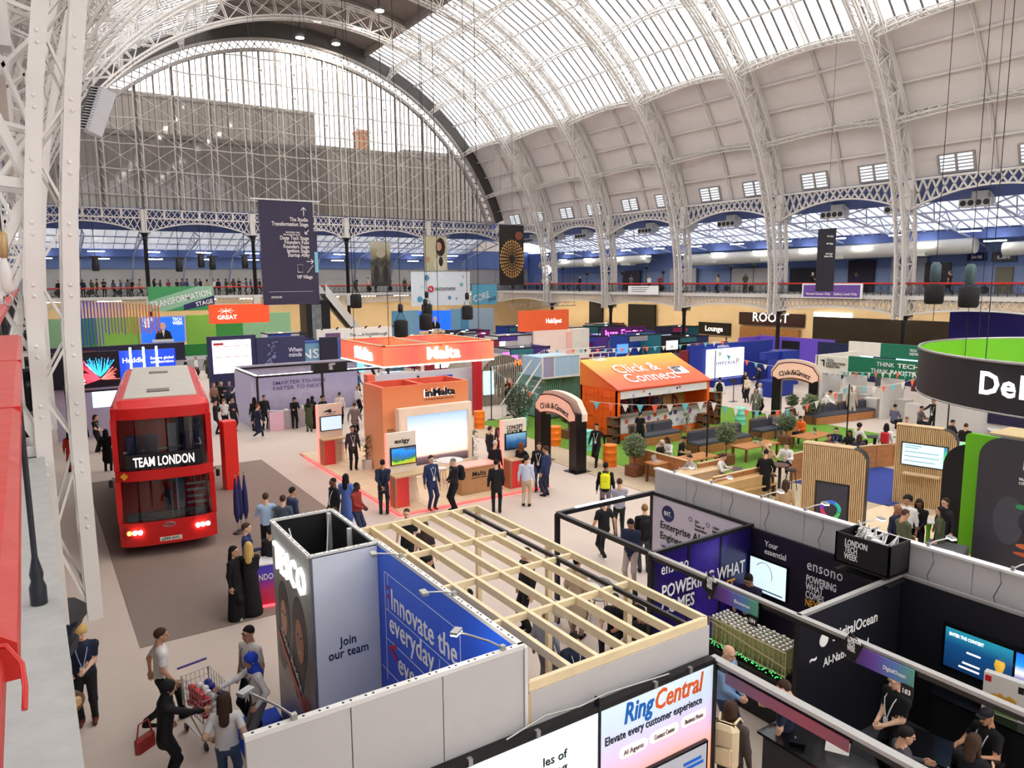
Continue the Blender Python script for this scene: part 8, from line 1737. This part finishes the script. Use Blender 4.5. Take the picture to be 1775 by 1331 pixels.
# garden
PH(1156,757,-40,'sittable','shirt',(WH,K,BK),('longer','k'),4,'woman in white working at the narrow plank desk',1.68,det=2); PH(1196,787,-50,'sittable','shirt',((176,170,166),K,BK),('quiff','b'),0,'man in a grey shirt leaning on the plank desk',1.74,det=2); PH(1254,785,75,'sittable','shirt',(WH,K,BK),('quiff','b'),0,'man in a white shirt typing at the long plank desk',1.74,det=2); PH(1148,762,60,'sitlap','hoodie',(K,K,BK),('hijab',(196,176,160)),0,'person in black with a pale hood sitting on the charcoal sofa',1.7,det=2); PH(1186,755,70,'sitlap','tee',(K,DK,BK),('short','k'),1,'man in black bent over his phone on the charcoal sofa',1.74,det=2); PH(1110,712,160,'stand','tee',(K,K,BK),('tail','k'),1,'person in black standing at the container bar counter',1.64,det=2)
PH(1334,768,30,'chin','hoodie',((206,176,136),K,BK),('hijab',(214,184,146)),1,'person in a sand coloured hood at the tall black table',1.66,det=2); PH(1328,778,175,'sithigh','coat',(BK,K,WH),('short','k'),1,'person in black seen from behind at the tall black table',1.76,det=2); PH(1363,765,-20,'sithigh','shirt',(WH,K,WH),('short','b'),0,'man in a white sweater at the tall black table',1.74,det=2); PH(1362,830,178,'stand','coat',((176,146,106),(190,170,140),K),('long','b'),0,'woman in a camel coat with a dark bag below the tall table',1.66,det=2)
PH(1388,720,-30,'sitlap','hoodie',((240,110,40),K,WH),('short','k'),1,'person in an orange vest sitting under the bunting',1.7,det=3); PH(1349,712,10,'sitlap','shirt',(GR,JE,BK),('short','b'),1,'person in grey sitting on the right sofa',1.7,det=3)
PH(1450,740,-10,'sit','suit',(NV,K,BK),('short','b'),0,'man with a blue lanyard sitting behind the left slatted board',1.74,lan=ls,det=2); PH(1437,752,40,'sit','hoodie',(BR,K,BK),('short','b'),1,'person in brown leaning over behind the left slatted board',1.7,det=3); PH(1473,745,-20,'sit','tee',(K,K,BK),('long','k'),3,'woman in black sitting behind the garden pole',1.68,det=3); PH(1490,733,150,'sit','shirt',(WH,K,BK),('curly','k'),3,'person with dark curly hair and white collar behind the pole',1.7,det=3); PH(1490,752,170,'sit','shirt',((70,70,86),K,BK),('long','b'),0,'woman with brown hair seen from behind beside the slatted board',1.68,det=2); wr_=PH(1537,733,170,'stand','skirt',(WH,K,BK),('long','k'),4,'woman in white with a red bag on her back',1.7,det=2)
tag(MB().bb(-.15,.15,-.08,.08,0,.42,.05).build('red_bag',M('red cloth',(196,36,40),.7),loc=tuple(TM[wr_]@Vector((0,-.2,1.0))),rz=wr_.rotation_euler.z),'bright red bag on the back of the woman in white','bag')
PH(1572,722,10,'sittable','shirt',((216,180,160),K,BK),('bun','r'),0,'person with tied hair leaning behind the orange counter',1.68,det=3)
# round table at the slatted boards
PH(1575,858,-20,'stand','shirt',(WH,K,BK),('curly','k'),2,'man in a white shirt at the lime pedestal table',1.76,lan=K,det=2); PH(1594,864,0,'front','suit',(BK,K,BK,WH),('longer','k'),4,'woman with long dark hair in black at the lime pedestal table',1.68,det=1); PH(1556,872,60,'stand','suit',(NV,K,BK),('bald','k'),3,'bald man in a navy suit at the lime pedestal table',1.74,det=2); PH(1570,881,130,'front','coat',(OL,K,BK),('crop','b'),2,'man in an olive jacket with his back to the picture',1.76,det=1); PH(1640,862,-40,'stand','suit',(DK,K,BK),('long','b'),0,'woman with brown hair beside the dark green wall',1.7,det=2); PH(1632,877,-100,'stand','coat',(OL,K,BK),('long','k'),1,'woman in olive green seen from the side beside the pedestal table',1.66,det=2)
# corridor and black stand at the lower right
PH(1264,1117,60,'front','hoodie',((130,164,206),(56,64,96),BK),('bald','k'),0,'bald man in a pale blue hooded top in the corridor',1.78,det=1,build=1.05); a=PH(1268,1214,165,'stand','hoodie',((70,60,56),(50,44,44),BK),('bob','b'),1,'person with a cream backpack at the bottom of the corridor',1.74,det=1,build=1.05); backpack(a,'cream backpack on the person at the bottom of the corridor',(226,206,170),.56,.36); PH(1360,1176,-110,'phone1','tee',((30,36,58),JE,BK),('crop','b'),0,'man in a navy T-shirt and jeans looking at his phone',1.74,det=1)
PH(1554,1162,-45,'front','tee',(BK,K,BK),('short','b'),0,'young man in a black T-shirt with white lanyard standing in the black stand',1.8,lan=lw,det=1); PH(1712,1225,-40,'sit','tee',(BK,K,BK),('cap',(28,28,32)),2,'man in a black cap and lanyard sitting in the black stand',1.76,lan=lw,det=1); PH(1572,1257,110,'sit','suit',((70,68,76),K,BK),('short','k'),1,'man in a grey suit sitting at the table in the black stand',1.76,det=1); PH(1690,1270,160,'sit','tee',(K,K,BK),('long','b'),0,'brown haired person in the near corner of the black stand',1.7,det=1); PH(1298,993,-20,'reach2','tee',((36,30,56),K,BK),('short','k'),2,'man in purple leaning over the rack of glass tubes',1.74,lan=K,det=1)
# blue screen stand and green fascia stand
PH(1248,653,178,'walk2','vest',(WH,(196,190,180),BK,K),('crop','k'),3,'man in a black waistcoat and pale trousers walking to the white screen',1.78,det=2); PH(1296,650,-30,'front','shirt',((224,206,180),K,BK),('long','k'),1,'woman in a cream jacket before the white screen',1.66,det=2); PH(1293,643,-20,'stand','suit',(K,K,BK),('long','k'),1,'woman in black behind the cream jacket woman',1.68,det=2); PH(1311,672,0,'stand','coat',((110,108,90),(80,84,90),BK),('long','b'),1,'person in a khaki jacket with a badge beside the second arch',1.7,lan=lw,det=2); PH(1318,663,60,'stand','shirt',((206,206,224),K,BK),('bald','k'),0,'bald man in a pale shirt beside the second arch',1.76,det=3); PH(1316,634,-90,'front','suit',(K,K,BK),('short','k'),1,'man in black on the blue stand',1.76,det=3)
PH(1478,670,20,'stand','suit',((176,166,150),(170,160,146),BK),('short','k'),2,'man in a beige suit below the green fascia',1.74,det=2); PH(1440,676,80,'bend','shirt',(WH,(140,136,124),BK),('short','k'),2,'person in white bending over a counter below the cream fascia',1.74,det=2); PH(1560,655,10,'sit','suit',((60,56,60),NV,BK),('short','k'),2,'man in a grey suit sitting below the green fascia',1.74,det=3); PH(1552,700,150,'sit','shirt',((96,96,120),K,BK),('short','k'),2,'person in grey blue with back turned below the green fascia',1.7,det=3); PH(1619,690,-30,'reach','suit',(K,K,BK),('short','k'),2,'man in black with lanyard below the round sign',1.76,lan=lw,det=2); PH(1630,697,100,'stand','coat',((90,160,226),(60,100,150),BK),('short','k'),2,'person in a bright blue tunic below the round sign',1.72,det=2); PH(1598,703,60,'sit','shirt',((100,90,90),K,BK),('short','k'),2,'person in grey sitting at the white table below the round sign',1.7,det=3); PH(1717,690,30,'stand','tee',(K,K,BK),('short','k'),2,'man in black in front of the portrait poster',1.74,det=3); PH(1652,727,60,'sit','hoodie',(K,K,BK),('short','k'),1,'dark haired person sitting before the violet counter',1.72,det=3); PH(1675,733,170,'sit','coat',(BK,K,BK),('short','b'),1,'person in black seen from behind at the right table',1.76,det=3)
# left: beside and behind the bus
PH(138,722,170,'stand','hoodie',(BK,K,BK),('short','k'),1,'man in black with a backpack left of the bus',1.76,det=2); PH(165,718,60,'front','tee',(K,K,BK),('bob','b'),0,'woman in black with lanyard left of the bus',1.68,lan=lw,det=2); PH(119,746,160,'stand','coat',((200,60,46),(180,50,40),BK),('long','k'),1,'person in a red coat at the left edge of the floor',1.66,det=2); PH(182,743,170,'stand','coat',(BK,K,BK),('long','k'),2,'person in a long black coat beside the front of the bus',1.7,det=2)
t=thing('green_tote','bright green tote bag beside the person in the red coat','bag',tuple(G(130,792)),.2); MB().bb(-.2,.2,-.07,.07,.0,.42,.03).build('bag',M('bright green',(50,170,60),.6),t); MB().tube([(-.1,0,.4),(-.08,0,.62),(.08,0,.62),(.1,0,.4)],.012,6).build('handle',M('bright green'),t)
PH(446,700,120,'walk','coat',(NV,NV,WH),('short','r'),0,'person in a navy coat and white trainers walking away from the lilac stand',1.7,det=2); PH(440,688,-160,'stand','hoodie',(BK,K,BK),('long','k'),2,'person in black with bags beside the navy coat walker',1.7,det=2); PH(457,684,20,'stand','suit',(K,K,BK,WH),('short','k'),2,'man in a black suit and white shirt inside the lilac stand',1.76,det=2); PH(510,688,10,'reach2','suit',(K,K,BK),('bob','k'),1,'woman leaning over the curved counter of the lilac stand',1.66,det=2); PH(534,690,170,'front','coat',(OL,OL,BK),('hijab',K),2,'person in olive with a black headscarf at the lilac stand',1.68,det=2); PH(541,686,150,'stand','abaya',(K,K,BK),('hijab',K),1,'person in black robes behind the olive coat',1.66,det=3); PH(559,685,30,'stand','tee',(K,K,BK),('curly','k'),2,'man with dark hair at the right of the lilac stand',1.74,det=3); PH(588,679,170,'stand','shirt',((226,214,206),K,BK),('tail','b'),0,'woman in a cream top with tied hair walking past the lilac stand',1.7,det=2); PH(614,697,165,'walk','suit',((120,108,108),K,BK),('short','b'),1,'man in a grey blazer walking away behind the pale blue screen kiosk',1.76,det=2)
for k,(px,py,fc,cl,c,hr,s) in enumerate(((370,663,30,'shirt',(150,110,90),('long','l'),0),(383,661,10,'suit',K,('crop','w'),0),(397,660,-20,'suit',(70,70,84),('crop','g'),1),(411,662,-40,'shirt',WH,('short','k'),1),(423,664,-60,'suit',(90,30,36),('short','b'),0),(388,690,160,'shirt',WH,('crop','l'),0),(372,692,90,'suit',K,('short','k'),2),(402,688,30,'suit',DK,('short','k'),1))):
    PH(px,py,fc,['stand','front','cross','talk'][k%4],cl,(c,K,BK),hr,s,('woman with fair hair in a tan top','white haired man in black','grey haired man in a grey jacket','man in a white shirt and black tie','person in a maroon jacket','fair haired man in white seen from behind','man in black facing right','dark haired man in a dark jacket')[k]+' in the group right behind the bus',1.72,det=3)
# behind the coral stand
for k,(px,py,fc,c,b,lab) in enumerate(((824,643,170,(92,90,90),K,'man in a grey tweed jacket by the red posts'),(838,645,150,K,K,'man in black beside the grey tweed jacket'),(866,640,20,K,K,'man in black left in the dark group behind the garden'),(876,648,-20,(60,60,70),K,'man in dark grey in the group behind the garden'),(884,655,30,K,K,'bald man in black in the group behind the garden'),(893,642,160,NV,K,'man in navy in the group behind the garden'),(878,665,90,K,DK,'man in black walking in front of the group behind the garden'))):
    PH(px,py,fc,['stand','walk','pocket','cross'][k%4],'suit',(c,b,BK),('short' if k!=4 else 'bald','k'),k%4,lab,1.76,det=3)
# two storey crowd: visitors leaning on the gallery rails, and the far floor
fp=['stand','front','pocket','talk','walk','cross','phone']; fc=['suit','tee','shirt','hoodie','coat']; hc=['short','long','crop','bob','short','curly']
pal=[K,NV,DK,GR,WH,(120,60,60),(70,90,140),BG,OL,(96,96,120)]
pn=['black','navy','charcoal','grey','white','maroon','blue','beige','olive','slate']; hn=['short','long','cropped','bobbed','neat','curly']; hcn=['black','brown','fair','black','grey','reddish']; fn=['suit','T-shirt','shirt','hooded top','coat']; pw=['standing','hands together','hand in pocket','gesturing','walking','arms crossed','on the phone']
def far(x,y,z,label,group,k):
    label='visitor in %s %s, %s %s hair, %s, %s'%(pn[(k*7)%10],fn[k%5],hn[k%6],hcn[k%6],pw[k%7],label)
    person((x,y),R.uniform(0,360),fp[k%7],fc[k%5],(pal[(k*7)%10],pal[(k*3)%3],BK),(hc[k%6],'kblkgr'[k%6]),k%5,label,1.66+.02*(k%7),group,3,z=z,absdir=True)
for k in range(46): far(3+.62*k+R.uniform(-.2,.2) if k<40 else 32+1.5*(k-40),81.0+R.uniform(0,1.6),6.08,'end gallery','visitors on the end gallery',k)
for k,y in enumerate((74,71.5,69,66,62.5,60.3,58,55.5,53.2,50,46.5,43.5,40.6,36.8,33.2,26.5)): far(52.2+R.uniform(0,1.5),y,6.08,'far side gallery','visitors on the far side gallery',k*3+1)
spots=[]
for k in range(70):
    x=R.uniform(18,55); y=R.uniform(38,72)
    gx=round((x-18.5)/5.8); 
    far(17.6+5.8*(k%8)-.9+R.uniform(-.5,.5)-1.4,39+ (k//8)*4.3+R.uniform(-1,1),0,'between the far stands','visitors between the far stands',k*5+2)
for k in range(14): far(7.5+ (k%7)*1.6+R.uniform(-.4,.4),44+ (k//7)*9+R.uniform(-1,1),0,'far left aisle','visitors at the far left',k*3)
for k in range(8): far(10+.8*k,62+R.uniform(-1,1),0,'before the green stage','audience at the green stage',k*2)
for k in range(7): far(23+.7*k,26.6+R.uniform(-.2,.2),.2,'inside the container bar','people inside the container bar',k*4+1)
# ---------------------------------------------------------------- fit lettering widths, turn lettering into real meshes
bpy.context.view_layer.update()
for o,wd in FITS:
    d=o.dimensions.x
    if d>1e-5: o.matrix_basis=o.matrix_basis@Matrix.Diagonal((wd/d,1,1,1))
_dg=bpy.context.evaluated_depsgraph_get()
_fonts=[o for o in SC.objects if o.type=='FONT']; _new=[]
for o in _fonts:
    _new.append((o,bpy.data.meshes.new_from_object(o.evaluated_get(_dg))))
for o,me in _new:
    nm=o.name.split('.')[0]; mb_=o.matrix_basis.copy(); pa=o.parent; bpy.data.objects.remove(o)
    n_=bpy.data.objects.new(nm,me); COL.objects.link(n_); n_.parent=pa; n_.matrix_basis=mb_
# lettering belongs to the board it is printed on
_by={}
for o in SC.objects:
    if o.type=='MESH' and o.parent is not None and o.parent.type=='EMPTY' and o.name.split('.')[0]!='lettering' and o.matrix_basis==Matrix.Identity(4): _by.setdefault(o.parent,[]).append(o)
for o in list(SC.objects):
    if o.type=='MESH' and o.name.split('.')[0]=='lettering' and o.parent is not None and o.parent.type=='EMPTY':
        bb=[o.matrix_basis@Vector(c) for c in o.bound_box]; c=sum(bb,Vector())/8; best=None
        for q in _by.get(o.parent,[]):
            b=[Vector(v) for v in q.bound_box]; lo=[min(v[i] for v in b)-.1 for i in range(3)]; hi=[max(v[i] for v in b)+.1 for i in range(3)]
            if all(lo[i]<=c[i]<=hi[i] for i in range(3)):
                vol=(hi[0]-lo[0])*(hi[1]-lo[1])*(hi[2]-lo[2])
                if best is None or vol<best[0]: best=(vol,q)
        if best: o.parent=best[1]
